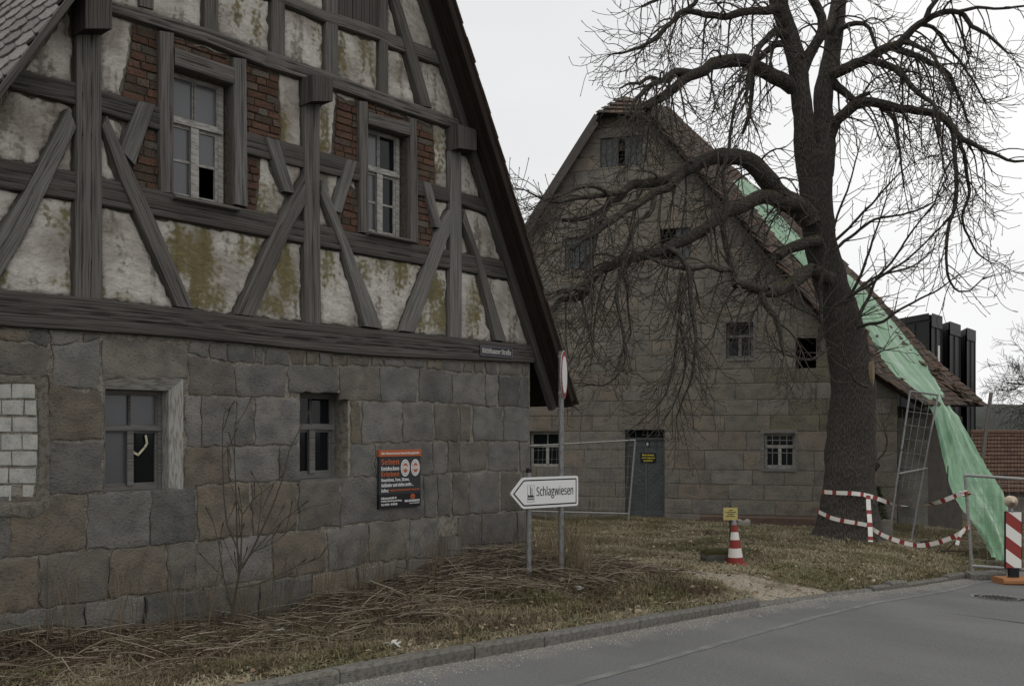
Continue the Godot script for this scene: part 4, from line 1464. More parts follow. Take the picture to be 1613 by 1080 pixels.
func make_tree() -> void:
	var T := group_node(self, "bare_tree")
	tag(T, "large bare deciduous tree with forked trunk and drooping twigs in front of the stone house", "tree")
	twig_mb = MB.new()
	for q in TREE:
		var big: bool = q[0] == "trunk" or q[0] == "stem"
		var g := bark_limb(T, q[0], q, 22 if q[0] == "trunk" else (14 if big else 8))
		if q[0] == "trunk": continue
		var p: PackedVector3Array = g[0]
		var r: PackedFloat32Array = g[1]
		var run := 0.0
		var nextt := 0.6 if big else (0.25 if q[0] == "limb" else 0.15)
		for i in range(1, p.size()):
			run += p[i].distance_to(p[i - 1])
			if run < nextt: continue
			if big and p[i].y > 13.5: break
			var d := (p[i] - p[i - 1]).normalized()
			var side := d.cross(Vector3(rng.randf_range(-1, 1), rng.randf_range(-1, 1), rng.randf_range(-1, 1)))
			side = side.normalized()
			var shoot: bool = q[0] == "shoot"
			if shoot:
				nextt = run + rng.randf_range(0.10, 0.22)
				twig(p[i], (d * 0.9 + side * 0.8 + Vector3(0, 0.1, 0)).normalized(), rng.randf_range(0.25, 0.75), maxf(0.005, r[i] * 0.5), 0 if rng.randf() < 0.6 else 1, 0.1)
			elif big:
				nextt = run + rng.randf_range(0.5, 0.9)
				twig(p[i], (side * 1.0 + Vector3(0, 0.3, 0)).normalized(), rng.randf_range(0.7, 1.5), 0.014, 1, 0.9)
			else:
				nextt = run + rng.randf_range(0.085, 0.19)
				var thin := r[i] < 0.03
				var l := rng.randf_range(0.45, 1.0) if thin else rng.randf_range(0.7, 1.7)
				twig(p[i] + side * r[i] * 0.5, (side * 0.9 + d * 0.55 + Vector3(0, -0.1, 0)).normalized(), l, maxf(0.0065, minf(0.024, r[i] * 0.46)), 1 if thin or rng.randf() < 0.5 else 2, 1.0)
		if not big:
			# the limb ends in a spray
			var e := p.size() - 1
			for k in 4:
				var d := (p[e] - p[e - 2]).normalized() + Vector3(rng.randf_range(-0.6, 0.6), rng.randf_range(-0.4, 0.4), rng.randf_range(-0.6, 0.6))
				twig(p[e], d.normalized(), rng.randf_range(0.35, 0.8), 0.008, 1, 0.5)
	var tw := put(T, "twigs", twig_mb.mesh(), M.twig)
	tag(tw, "", "", "", "stuff")
	# scar of a sawn limb and a burr on the trunk
	var b := MB.new()
	var at := pv(P.scar)
	var rr := PackedVector2Array()
	for k in 16: rr.append(Vector2(cos(TAU * k / 16) * 0.085, sin(TAU * k / 16) * 0.235))
	b.prism(Transform3D(Basis(Vector3(0.55, 0, -0.83), Vector3(0.83, 0, 0.55), Vector3(0, 1, 0)), at), rr, -0.14, 0.03)
	put(T, "sawn_scar", b.mesh(), M.cut_wood)
	b = MB.new()
	var pb := PackedVector3Array()
	var rb := PackedFloat32Array()
	for k in 6:
		pb.append(pv(P.burr).lerp(pv(P.burr, 3), k / 5.0)); rb.append([0.24, 0.23, 0.2, 0.16, 0.1, 0.03][k])
	b.tube(pb, rb, 10, Color.WHITE, true, 0.2, wob)
	put(T, "burr", b.mesh(), M.bark)

func make_sapling() -> void:
	var S := group_node(self, "sapling")
	tag(S, "thin leafless sapling with several upright stems in front of the plinth", "sapling")
	twig_mb = MB.new()
	for q in SAPLING:
		var p := PackedVector3Array()
		var r := PackedFloat32Array()
		for i in range(0, q.size(), 4):
			p.append(pv(q, i)); r.append(q[i + 3] * 0.8)
		var b := MB.new()
		b.tube(p, r, 6, Color(1.1, 1.0, 0.9), true)
		put(S, "stem", b.mesh(), M.twig)
		for i in range(1, p.size()):
			if rng.randf() < 0.7:
				var d := (p[i] - p[i - 1]).normalized()
				twig(p[i], (d + Vector3(rng.randf_range(-0.8, 0.8), 0.1, rng.randf_range(-0.5, 0.5))).normalized(), rng.randf_range(0.1, 0.3), 0.003, 0, 0.0)
	tag(put(S, "twigs", twig_mb.mesh(), M.twig), "", "", "", "stuff")

# ------------------------------------------------------------------ signs and street furniture
func pole(parent: Node, called: String, a: Vector3, b: Vector3, r: float, m: Material, sides := 12) -> MeshInstance3D:
	var mb := MB.new()
	mb.tube(PackedVector3Array([a, a.lerp(b, 0.5), b]), PackedFloat32Array([r, r, r]), sides)
	return put(parent, called, mb.mesh(), m)

func plate(r: PackedVector2Array, z0: float, z1: float) -> ArrayMesh:
	# outline in x,y extruded along z
	var b := MB.new()
	var q := PackedVector2Array()
	for p in r: q.append(Vector2(p.x, -p.y))
	b.prism(Transform3D(Basis(Vector3.RIGHT, PI * 0.5), Vector3.ZERO), q, z0, z1)
	return b.mesh()

func rounded(r: PackedVector2Array, rad: float) -> PackedVector2Array:
	var o := PackedVector2Array()
	var n := r.size()
	for i in n:
		var a := r[i] + (r[(i + n - 1) % n] - r[i]).normalized() * rad
		var b := r[i] + (r[(i + 1) % n] - r[i]).normalized() * rad
		for k in 5:
			var f := k / 4.0
			o.append(a.lerp(r[i], f).lerp(r[i].lerp(b, f), f))
	return o

func make_direction_sign() -> void:
	var S := group_node(self, "direction_sign")
	tag(S, "white arrow-shaped direction sign with black lettering on two grey posts by the house corner", "sign")
	for k in ["sign_left", "sign_right"]:
		pole(S, "post", pv(P[k]) + Vector3(0, -0.4, 0), pv(P[k + "_top"]), 0.032, M.steel)
	pole(S, "post_cap", pv(P.sign_left_top), pv(P.sign_left_top) + Vector3(0, 0.05, 0), 0.034, M.sign_black)
	pole(S, "post_cap", pv(P.sign_right_top), pv(P.sign_right_top) + Vector3(0, 0.03, 0), 0.034, M.sign_black)
	var a := pv(P.panel)
	var e := pv(P.panel, 3)
	var d := (Vector3(e.x, a.y, e.z) - a).normalized()
	var n := d.cross(Vector3.UP)
	if n.z < 0.0: n = -n
	var l := Vector2(e.x - a.x, e.z - a.z).length()
	var h := 0.365
	var G := group_node(S, "panel", Transform3D(Basis(d, Vector3.UP, n), a + n * 0.045))
	var shape := PackedVector2Array([Vector2(-0.183, h * 0.49), Vector2(0.0, 0.0), Vector2(l, 0.0), Vector2(l, h), Vector2(0.0, h)])
	put(G, "sheet", plate(rounded(shape, 0.035), -0.02, 0.0), M.sign_white)
	var ring := grow(rounded(shape, 0.035), -0.028)
	put(G, "border", plate(ring, -0.001, 0.002), M.sign_black)
	put(G, "face", plate(grow(ring, -0.016), 0.0, 0.0045), M.sign_white)
	text(G, "Schlagwiesen", Rect2(l * 0.235, h * 0.30, l * 0.665, h * 0.40), 0.006, M.sign_black)
	var ic := [[0.07, 0.215, 0.055, 0.75, 1], [0.075, 0.33, 0.165, 0.45, 0]]
	# factory emblem in a thin frame
	var fx := l * 0.075
	var fw := l * 0.12
	var fy := h * 0.2
	var fh := h * 0.55
	var b := MB.new()
	for q in [[0.0, 0.0, 1.0, 0.02], [0.0, 0.98, 1.0, 1.0], [0.0, 0.02, 0.04, 0.98], [0.96, 0.02, 1.0, 0.98]]:
		b.box(Vector3(fx + q[0] * fw, fy + q[1] * fh, 0.0042), Vector3(fx + q[2] * fw, fy + q[3] * fh, 0.0065))
	put(G, "emblem_frame", b.mesh(), M.sign_grey)
	b = MB.new()
	b.box(Vector3(fx + 0.08 * fw, fy + 0.14 * fh, 0.0042), Vector3(fx + 0.92 * fw, fy + 0.36 * fh, 0.0065))
	b.box(Vector3(fx + 0.4 * fw, fy + 0.36 * fh, 0.0042), Vector3(fx + 0.49 * fw, fy + 0.9 * fh, 0.0065)); b.box(Vector3(fx + 0.62 * fw, fy + 0.36 * fh, 0.0042), Vector3(fx + 0.7 * fw, fy + 0.82 * fh, 0.0065))
	put(G, "emblem_factory", b.mesh(), M.sign_black)
	for k in 3:
		var x := fx + (0.08 + 0.28 * k) * fw
		put(G, "emblem_gable", plate(PackedVector2Array([Vector2(x, fy + 0.358 * fh), Vector2(x + 0.28 * fw, fy + 0.358 * fh), Vector2(x + 0.02 * fw, fy + 0.46 * fh)]), 0.0042, 0.0066), M.sign_black)
		put(G, "emblem_window", disc(0.09 * fw, 0.055 * fh, 0.002), M.sign_white, Transform3D(Basis(), Vector3(x + 0.14 * fw, fy + 0.24 * fh, 0.0072)))
	# round prohibition disc, seen almost from its edge
	var c := pv(P.round)
	var view := Vector3(c.x, 0, c.z).normalized()
	var nn := (Vector3(-view.z, 0, view.x) * 0.991 - view * 0.13).normalized()
	var R := group_node(S, "round_disc", Transform3D(Basis(Vector3.UP.cross(nn), Vector3.UP, nn), c))
	put(R, "disc_plate", disc(0.285, 0.285, 0.006), M.sign_red)
	put(R, "disc_face", disc(0.225, 0.225, 0.003), M.sign_white, Transform3D(Basis(), Vector3(0, 0, 0.005)))
	put(R, "disc_rim", disc(0.292, 0.292, 0.003), M.sign_white, Transform3D(Basis(), Vector3(0, 0, -0.004)))
	for y in [-0.22, 0.22]:
		pole(S, "clamp", pv(P.sign_right_top) * Vector3(1, 0, 1) + Vector3(0, c.y + y - 0.015, 0), pv(P.sign_right_top) * Vector3(1, 0, 1) + Vector3(0, c.y + y + 0.015, 0), 0.037, M.galvanised)

func make_cone() -> void:
	var at := pv(P.cone)
	at.y = gy(at.x, -at.z) + 0.005
	var C := group_node(self, "traffic_cone", Transform3D(Basis(Vector3.BACK, 0.03), at))
	tag(C, "red and white striped traffic cone on the grass beside a mossy block", "cone")
	var b := MB.new()
	b.beam(Transform3D(Basis(), Vector3(0, 0.0, 0)), Vector3(0.36, 0.05, 0.36), 0.03, Color.WHITE)
	put(C, "base", b.mesh(), M.sign_red)
	var cuts := [[0.02, 0.13, "red"], [0.13, 0.27, "white"], [0.27, 0.40, "red"], [0.40, 0.52, "white"], [0.52, 0.63, "red"], [0.63, 0.70, "grey"]]
	for q in cuts:
		var m := MB.new()
		var r0 := lerpf(0.135, 0.028, q[0] / 0.70)
		var r1 := lerpf(0.135, 0.028, q[1] / 0.70)
		m.tube(PackedVector3Array([Vector3(0, q[0], 0), Vector3(0, (q[0] + q[1]) * 0.5, 0), Vector3(0, q[1], 0)]), PackedFloat32Array([r0, (r0 + r1) * 0.5, r1]), 24, Color.WHITE, q[2] == "grey")
		put(C, "band", m.mesh(), M.sign_red if q[2] == "red" else (M.plastic_white if q[2] == "white" else M.sign_grey))
	# little yellow notice on a stake behind the cone
	var n := pv(P.notice)
	var S := group_node(self, "notice_board", Transform3D(Basis(Vector3.UP, 0.05), n))
	tag(S, "small yellowed notice plate on a thin stake behind the traffic cone", "sign")
	b = MB.new(); b.box(Vector3(-0.115, -0.1, -0.006), Vector3(0.115, 0.1, 0.006))
	put(S, "plate", b.mesh(), M.notice)
	b = MB.new()
	for k in 4: b.box(Vector3(-[0.03, 0.085, 0.05, 0.08][k], 0.05 - k * 0.032, 0.005), Vector3([0.035, 0.085, 0.05, 0.07][k], 0.062 - k * 0.032, 0.0075))
	put(S, "text_line", b.mesh(), M.sign_black)
	pole(S, "stake", Vector3(0, gy(n.x, -n.z) - n.y - 0.2, -0.02), Vector3(0, 0.125, -0.02), 0.012, M.sign_black, 8)
	# mossy stone block
	var k := pv(P.block)
	k.y = gy(k.x, -k.z)
	var B := group_node(self, "mossy_block", Transform3D(Basis(Vector3.UP, 0.12), k))
	tag(B, "low dark stone block with mossy top beside the traffic cone", "block")
	put(B, "stone", slab(rect(Vector2(-0.2, -0.1), Vector2(0.2, 0.17)), 0.16, -0.16, 0.07, 0.02, 0.012, 0.01, Color(0.085, 0.08, 0.068), 0.3), M.stone)
	var mo := slab(rect(Vector2(-0.205, -0.165), Vector2(0.205, 0.165)), 0.06, 0.0, 0.06, 0.035, 0.02, 0.012, Color.WHITE, 0.4, 6.0)
	put(B, "moss_cap", mo, M.moss, Transform3D(Basis(Vector3.RIGHT, -PI * 0.5), Vector3(0, 0.165, 0)))

func fence_panel(S: Node3D, tl: Vector3, bl: Vector3, tr: Vector3, br: Vector3, r: float, low: float) -> void:
	pole(S, "post", bl, tl, r, M.galvanised); pole(S, "post", br, tr, r, M.galvanised)
	pole(S, "top_rail", tl, tr, r, M.galvanised)
	pole(S, "bottom_rail", bl.lerp(tl, low), br.lerp(tr, low), r, M.galvanised)
	var b := MB.new()
	var n := int(tl.distance_to(tr) / 0.12)
	for i in range(1, n):
		var f := float(i) / n
		b.tube(PackedVector3Array([bl.lerp(br, f).lerp(tl.lerp(tr, f), low), tl.lerp(tr, f)]), PackedFloat32Array([0.0026, 0.0026]), 4, Color.WHITE, false)
	for k in 7:
		var f := lerpf(low, 1.0, (k + 0.5) / 7.0)
		b.tube(PackedVector3Array([bl.lerp(tl, f), br.lerp(tr, f)]), PackedFloat32Array([0.0028, 0.0028]), 4, Color.WHITE, false)
	tag(put(S, "mesh_wires", b.mesh(), M.galvanised), "", "", "", "stuff")

func make_fences() -> void:
	var q: Array = P.fence_yard
	var S := group_node(self, "site_fence")
	tag(S, "galvanised wire fence panel in front of the stone house, ending at the door", "fence", "site fence panels")
	var a := pv(q, 9)
	var e := pv(q, 6)
	a.y = gy(a.x, -a.z) - 0.02; e.y = gy(e.x, -e.z) - 0.02
	fence_panel(S, pv(q), a, pv(q, 3), e, 0.021, 0.09)
	q = P.fence_road
	S = group_node(self, "site_fence_001")
	tag(S, "galvanised wire fence panel by the road in front of the green netting", "fence", "site fence panels")
	fence_panel(S, pv(q), pv(q, 3), pv(q, 6), pv(q, 9), 0.026, 0.06)
	var f := pv(P.fence_foot)
	var b := MB.new()
	b.beam(Transform3D(Basis(Vector3.BACK, PI * 0.5), Vector3.ZERO), Vector3(0.12, 0.62, 0.24), 0.02)
	f.y = road_y(f.x, -f.z) + 0.06
	tag(put(self, "concrete_foot", b.mesh(), M.kerb, Transform3D(Basis(Vector3.UP, 0.12), f)), "grey concrete foot block under the roadside fence post", "block")
	# leaning old mesh panel against the house corner
	q = P.mesh_panel
	S = group_node(self, "mesh_panel")
	tag(S, "rusty wire mesh panel in a metal frame leaning at the house corner", "panel")
	var tl := pv(q); var tr := pv(q, 3); var br := pv(q, 6); var bl := pv(q, 9)
	for q2 in [[bl, tl], [br, tr]]:
		var g0: Vector3 = q2[0] + (q2[0] - q2[1]) * 0.5
		g0.y = gy(g0.x, -g0.z) - 0.05
		pole(S, "leg", g0, q2[0], 0.02, M.steel, 8)
	pole(S, "frame_bar", bl, tl, 0.022, M.steel, 8); pole(S, "frame_bar", br, tr, 0.022, M.steel, 8); pole(S, "frame_bar", tl, tr, 0.022, M.steel, 8)
	pole(S, "cross_bar", pv(P.mesh_bar), pv(P.mesh_bar, 3), 0.03, M.galvanised, 8)
	b = MB.new()
	for k in 7:
		var t := (k + 0.5) / 7.0
		b.tube(PackedVector3Array([bl.lerp(tl, t), br.lerp(tr, t)]), PackedFloat32Array([0.006, 0.006]), 4, Color.WHITE, false)
	for k in 3:
		var t := (k + 1.0) / 4.0
		b.tube(PackedVector3Array([bl.lerp(br, t), tl.lerp(tr, t)]), PackedFloat32Array([0.006, 0.006]), 4, Color.WHITE, false)
	tag(put(S, "mesh_wires", b.mesh(), M.steel), "", "", "", "stuff")
	# plank
	var p0 := pv(P.plank)
	var p1 := pv(P.plank, 3)
	p1 = p0 + (p1 - p0) * 1.6
	b = MB.new()
	var dd := (p0 - p1).normalized()
	var sd := dd.cross(Vector3(0, 0, 1)).normalized()
	b.beam(Transform3D(Basis(sd, dd, sd.cross(dd)), (p0 + p1) * 0.5), Vector3(0.085, p0.distance_to(p1), 0.04), 0.005)
	tag(put(self, "plank", b.mesh(), M.wood), "long weathered grey plank leaning upright beside the collapsed eave", "plank")

func ribbon(parent: Node, called: String, q: Array, w: float, twist: Callable) -> Node3D:
	var T := group_node(parent, called)
	var p := PackedVector3Array()
	for i in range(0, q.size(), 3): p.append(pv(q, i))
	var pts := PackedVector3Array()
	for i in p.size() - 1:
		for j in 4:
			pts.append(p[i].cubic_interpolate(p[i + 1], p[maxi(i - 1, 0)], p[mini(i + 2, p.size() - 1)], j / 4.0))
	pts.append(p[p.size() - 1])
	var run := 0.0
	var red := MB.new()
	var white := MB.new()
	for i in pts.size() - 1:
		var len := pts[i].distance_to(pts[i + 1])
		var seg := maxi(1, int(ceil(len / 0.05)))
		for k in seg:
			var a := pts[i].lerp(pts[i + 1], float(k) / seg)
			var e := pts[i].lerp(pts[i + 1], float(k + 1) / seg)
			var d := (e - a).normalized()
			var ups := []
			for z in [a, e]:
				var f: float = (run + (0.0 if z == a else a.distance_to(e)))
				var ang: float = twist.call(f)
				var s := d.cross(Vector3.UP)
				if s.length() < 0.6: s = d.cross(Vector3.RIGHT)
				s = s.normalized()
				var u := s.cross(d)
				ups.append((u * cos(ang) + s * sin(ang)) * w * 0.5)
			var m := red if fmod(run + 0.02, 0.26) < 0.07 else white
			m.quad(a - ups[0], e - ups[1], e + ups[1], a + ups[0])
			run += a.distance_to(e)
	tag(put(T, "red_bands", red.mesh(), M.sign_red), "", "", "", "stuff")
	tag(put(T, "white_bands", white.mesh(), M.plastic_white), "", "", "", "stuff")
	return T

func make_tapes() -> void:
	var flat := func(f: float) -> float: return 0.15 * sin(f * 3.0)
	var turn := func(f: float) -> float: return 1.45 * smoothstep(1.2, 1.7, f) * (1.0 - smoothstep(2.2, 2.8, f)) + 0.15 * sin(f * 5.0)
	tag(ribbon(self, "barrier_tape", P.tape_upper, 0.075, turn), "upper red and white barrier tape from the trunk to the fence", "tape", "barrier tapes")
	tag(ribbon(self, "barrier_tape_001", P.tape_lower, 0.075, flat), "lower red and white barrier tape sagging from the trunk to the fence", "tape", "barrier tapes")
	tag(ribbon(self, "barrier_tape_002", P.tape_drop, 0.08, flat), "red and white tape end hanging straight down the trunk", "tape", "barrier tapes")
	tag(ribbon(self, "barrier_tape_003", P.tape_end, 0.06, flat), "short loose white tape end hanging from the fence post", "tape", "barrier tapes")
	var b := MB.new()
	var c := pv(P.tape_knot)
	for k in 7:
		b.obox(Transform3D(Basis.from_euler(Vector3(rng.randf() * 3, rng.randf() * 3, rng.randf() * 3)), c + Vector3(rng.randf_range(-0.06, 0.1), rng.randf_range(-0.04, 0.04), 0.035)), Vector3(0.09, 0.05, 0.008), Color(1, 1, 1) if k % 3 else Color(0.6, 0.1, 0.08))
	tag(put(self, "tape_knot", b.mesh(), M.plastic_white), "crumpled knot of barrier tape tied round the fence post", "tape")

func make_beacon() -> void:
	var a := pv(P.beacon_board)
	var e := pv(P.beacon_board, 3)
	var B := group_node(self, "warning_beacon", Transform3D(Basis(Vector3.UP, 0.0), Vector3((a.x + e.x) * 0.5, e.y, a.z)))
	tag(B, "red and white striped warning beacon with round lamp standing at the road edge", "beacon")
	var w := e.x - a.x
	var h := a.y - e.y
	var full := rounded(PackedVector2Array([Vector2(-w * 0.5, 0.03), Vector2(-w * 0.2, 0.0), Vector2(w * 0.2, 0.0), Vector2(w * 0.5, 0.03), Vector2(w * 0.5, h), Vector2(-w * 0.5, h)]), 0.012)
	put(B, "board", plate(full, -0.03, 0.0), M.sign_black)
	var inner := rect(Vector2(-w * 0.45, 0.035), Vector2(w * 0.45, h - 0.012))
	for k in range(-2, 7):
		var y := k * 0.2 - 0.03
		var band := PackedVector2Array([Vector2(-w * 0.5, y + 0.18), Vector2(w * 0.5, y - 0.02), Vector2(w * 0.5, y + 0.18), Vector2(-w * 0.5, y + 0.38)])
		for q in Geometry2D.intersect_polygons(inner, band):
			put(B, "stripe", plate(q, -0.002, 0.003), M.sign_red if absi(k) % 2 else M.plastic_white)
	var base := group_node(B, "base")
	var by := road_y(a.x, -a.z) - e.y
	var b := MB.new()
	b.beam(Transform3D(Basis(Vector3.BACK, PI * 0.5), Vector3(0.11, by + 0.05, 0.0)), Vector3(0.1, 0.72, 0.38), 0.03)
	put(base, "foot_plate", b.mesh(), M.rubber_base)
	b = MB.new(); b.box(Vector3(-0.07, by + 0.09, -0.05), Vector3(0.07, 0.04, 0.03))
	put(base, "socket", b.mesh(), M.sign_black)
	var l := pv(P.beacon_lamp)
	var lo := Vector3(l.x - B.position.x, l.y - B.position.y, 0)
	pole(B, "lamp_neck", Vector3(lo.x + 0.01, h - 0.02, -0.015), lo + Vector3(0, -0.06, -0.015), 0.025, M.sign_grey)
	b = MB.new()
	b.tube(PackedVector3Array([lo + Vector3(0, 0, -0.06), lo + Vector3(0, 0, -0.05), lo + Vector3(0, 0, 0.02), lo + Vector3(0, 0, 0.03)]), PackedFloat32Array([0.06, 0.092, 0.092, 0.08]), 24)
	put(B, "lamp_housing", b.mesh(), M.lamp_lens)
	b = MB.new()
	b.tube(PackedVector3Array([lo + Vector3(0, 0, 0.025), lo + Vector3(0, 0, 0.045), lo + Vector3(0, 0, 0.055)]), PackedFloat32Array([0.08, 0.06, 0.02]), 24)
	put(B, "lamp_lens", b.mesh(), M.lamp_lens)

func make_netting() -> void:
	# green debris netting laid down the roof and over the eave to the ground
	var b := MB.new()
	var n := TARP.size()
	var m := 28
	var rows := []
	for i in n - 1:
		for j in 6:
			rows.append(i + j / 6.0)
	rows.append(n - 1.0)
	for r in rows:
		var i := mini(int(r), n - 2)
		var f: float = r - i
		var a := pv(TARP[i]).cubic_interpolate(pv(TARP[i + 1]), pv(TARP[maxi(i - 1, 0)]), pv(TARP[mini(i + 2, n - 1)]), f)
		var e := pv(TARP[i], 3).cubic_interpolate(pv(TARP[i + 1], 3), pv(TARP[maxi(i - 1, 0)], 3), pv(TARP[mini(i + 2, n - 1)], 3), f)
		var free := clampf((r - 9.5) / 2.0, 0.0, 1.0)
		for k in m + 1:
			var t := float(k) / m
			var p := a.lerp(e, t)
			var fold := 0.035 * sin(t * 15.0 + 0.8 * sin(r * 0.5)) + 0.05 * wob.get_noise_2d(t * 30.0, r * 3.0) + 0.035 * wob.get_noise_2d(t * 70.0 + r * 6.0, r * 9.0) + 0.02 * wob.get_noise_2d(t * 140.0, r * 22.0)
			p += Vector3(-0.1, 0.35, 0.9) * fold * (0.55 + 1.1 * free)
			p.y += 0.10 * sin(PI * t) * (1.0 - free)
			# a torn slit lower down
			var s := wob.get_noise_2d(t * 60.0, r * 1.2)
			var c := Color(0.185, 0.33, 0.20).lerp(Color(0.38, 0.51, 0.40), clampf(s * 1.5 + 0.1, 0.0, 0.8))
			c = c.lerp(Color(0.13, 0.26, 0.165), clampf(wob.get_noise_2d(t * 22.0 + 40.0, r * 4.0) * 1.4, 0.0, 0.7))
			b.vert(p, Vector3.UP, Vector2(t, r * 0.4), c)
	for i in rows.size() - 1:
		for k in m:
			var q := i * (m + 1) + k
			b.tri(q, q + m + 1, q + 1); b.tri(q + 1, q + m + 1, q + m + 2)
	b.smooth()
	tag(put(self, "debris_netting", b.mesh(), M.net), "long green debris netting running down the roof to the roadside fence", "netting")
	var mb := MB.new()
	mb.tube(PackedVector3Array([pv(P.rope), pv(P.rope, 3), pv(P.rope, 6)]), PackedFloat32Array([0.012, 0.012, 0.01]), 6)
	tag(put(self, "rope", mb.mesh(), M.sign_black), "short black rope tied to the edge of the green netting", "rope")

func make_small_things() -> void:
	# long stone slab at the foot of the stone house
	var a := pv(P.slab_l)
	var e := pv(P.slab_r)
	var b := MB.new()
	var g := gy((a.x + e.x) * 0.5, -(a.z + e.z) * 0.5)
	var dd := Vector3(e.x - a.x, 0, e.z - a.z).normalized()
	b.beam(Transform3D(Basis(Vector3.UP, dd, Vector3.UP.cross(dd)), Vector3((a.x + e.x) * 0.5, g + 0.08, (a.z + e.z) * 0.5)), Vector3(0.26, a.distance_to(e), 0.32), 0.03, Color(0.12, 0.085, 0.068))
	tag(put(self, "stone_slab", b.mesh(), M.stone), "long low reddish stone slab at the foot of the stone house", "slab")
	var l := pv(P.lump)
	l.y = gy(l.x, -l.z)
	tag(put(self, "rubble_stone", slab(rect(Vector2(-0.13, -0.03), Vector2(0.13, 0.13)), 0.1, -0.1, 0.06, 0.03, 0.02, 0.02, Color(0.36, 0.33, 0.29)), M.stone, Transform3D(Basis(), l)), "pale broken stone lying before the long reddish slab", "stone")
	l = pv(P.leaning_slab)
	l.y = gy(l.x, -l.z)
	tag(put(self, "concrete_slab", slab(PackedVector2Array([Vector2(-0.25, -0.1), Vector2(0.18, -0.1), Vector2(0.19, 0.36), Vector2(0.02, 0.37), Vector2(-0.25, 0.22)]), 0.03, -0.04, 0.09, 0.01, 0.006, 0.006, Color(0.16, 0.15, 0.13)), M.stone, Transform3D(Basis(Vector3.RIGHT, -0.15), l)), "upright broken concrete slab right of the tree trunk", "slab")
	l = pv(P.bag)
	l.y = gy(l.x, -l.z) + 0.1
	b = MB.new()
	var pts := PackedVector3Array()
	var rad := PackedFloat32Array()
	for k in 9:
		pts.append(Vector3(-0.25 + k * 0.0625, 0.02 * sin(k), 0)); rad.append(0.13 * sqrt(maxf(0.02, 1.0 - pow((k - 4) / 4.3, 4.0))))
	b.tube(pts, rad, 14, Color(0.05, 0.05, 0.052), true, 0.25, wob)
	b.smooth()
	tag(put(self, "rubbish_sack", b.mesh(), M.tile, Transform3D(Basis(Vector3.UP, 0.3), l)), "dark grey rubbish sack lying among sticks behind the barrier tape", "sack")
	for k in 14:
		var p := pv(P.bag) + Vector3(rng.randf_range(-0.7, 0.9), 0, rng.randf_range(-0.6, 1.2))
		p.y = gy(p.x, -p.z) + 0.03
		var d := Vector3(rng.randf_range(-1, 1), rng.randf_range(-0.05, 0.35), rng.randf_range(-1, 1)).normalized()
		b = MB.new()
		var ln := rng.randf_range(0.25, 0.7)
		b.tube(PackedVector3Array([p - d * 0.02, p + d * ln * 0.5 + Vector3(0, 0.02, 0), p + d * ln]), PackedFloat32Array([0.012, 0.011, 0.006]), 5, Color(2.2, 2.0, 1.7))
		tag(put(self, "stick", b.mesh(), M.twig), "dry stick lying by the rubbish sack behind the barrier tape", "stick", "sticks behind the barrier tape")
	var names := ["scrap of white paper on the verge above the kerb", "scrap of white plastic in the grass right of the sign posts", "crumpled pale paper in the grass below the sapling"]
	for k in 3:
		var p := pv(P[["litter_a", "litter_b", "litter_c"][k]])
		b = MB.new()
		for z in 5:
			var x := Transform3D(Basis.from_euler(Vector3(rng.randf_range(-0.5, 0.5), rng.randf() * 3, rng.randf_range(-0.5, 0.5))), Vector3(rng.randf_range(-0.05, 0.05), 0.0, rng.randf_range(-0.03, 0.03)))
			b.obox(x, Vector3(0.08, 0.004, 0.045), Color(0.75, 0.78, 0.76))
		p.y = gy(p.x, -p.z) + 0.06
		tag(put(self, "litter_scrap", b.mesh(), M.plastic_white, Transform3D(Basis(), p)), names[k], "litter", "litter scraps")
	# dangling strip behind the plinth window
	b = MB.new()
	var q: Array = P.strip
	for i in range(0, q.size() - 3, 3):
		var s0 := h1 * pv(q, i)
		var s1 := h1 * pv(q, i + 3)
		var d := (s1 - s0).normalized()
		b.obox(Transform3D(Basis(d, h1.basis.z.cross(d), h1.basis.z), (s0 + s1) * 0.5), Vector3(s0.distance_to(s1) + 0.01, 0.02, 0.004), Color(0.75, 0.72, 0.55))
	tag(put(self, "plastic_strip", b.mesh(), M.plastic_white), "curled pale strip hanging in the lower left plinth window", "strip")
	# small evergreen bush beside the trunk
	l = pv(P.bush)
	l.y = gy(l.x, -l.z)
	var B := group_node(self, "evergreen_bush", Transform3D(Basis(), l))
	tag(B, "small dark evergreen bush growing right behind the trunk", "bush")
	b = MB.new()
	b.tube(PackedVector3Array([Vector3(0, -0.1, 0), Vector3(0, 0.6, 0), Vector3(0.02, 1.0, 0)]), PackedFloat32Array([0.02, 0.015, 0.005]), 6)
	put(B, "stem", b.mesh(), M.twig)
	b = MB.new()
	for k in 2600:
		var y := pow(rng.randf(), 1.2) * 1.05
		var r := 0.20 * sqrt(rng.randf()) * (1.0 - y / 1.15) * 1.5 + 0.02
		var an := rng.randf() * TAU
		var c := Vector3(cos(an) * r, y, sin(an) * r)
		var d := Vector3(cos(an), rng.randf_range(0.2, 1.2), sin(an)).normalized() * rng.randf_range(0.03, 0.07)
		var s := d.cross(Vector3(rng.randf() - 0.5, rng.randf() - 0.5, rng.randf() - 0.5)).normalized() * 0.009
		var gcol := Color(0.05, 0.06, 0.03) * rng.randf_range(0.6, 1.5)
		b.quad(c - s, c + s, c + s * 0.3 + d, c - s * 0.3 + d, gcol)
	put(B, "foliage", b.mesh(), M.blade)

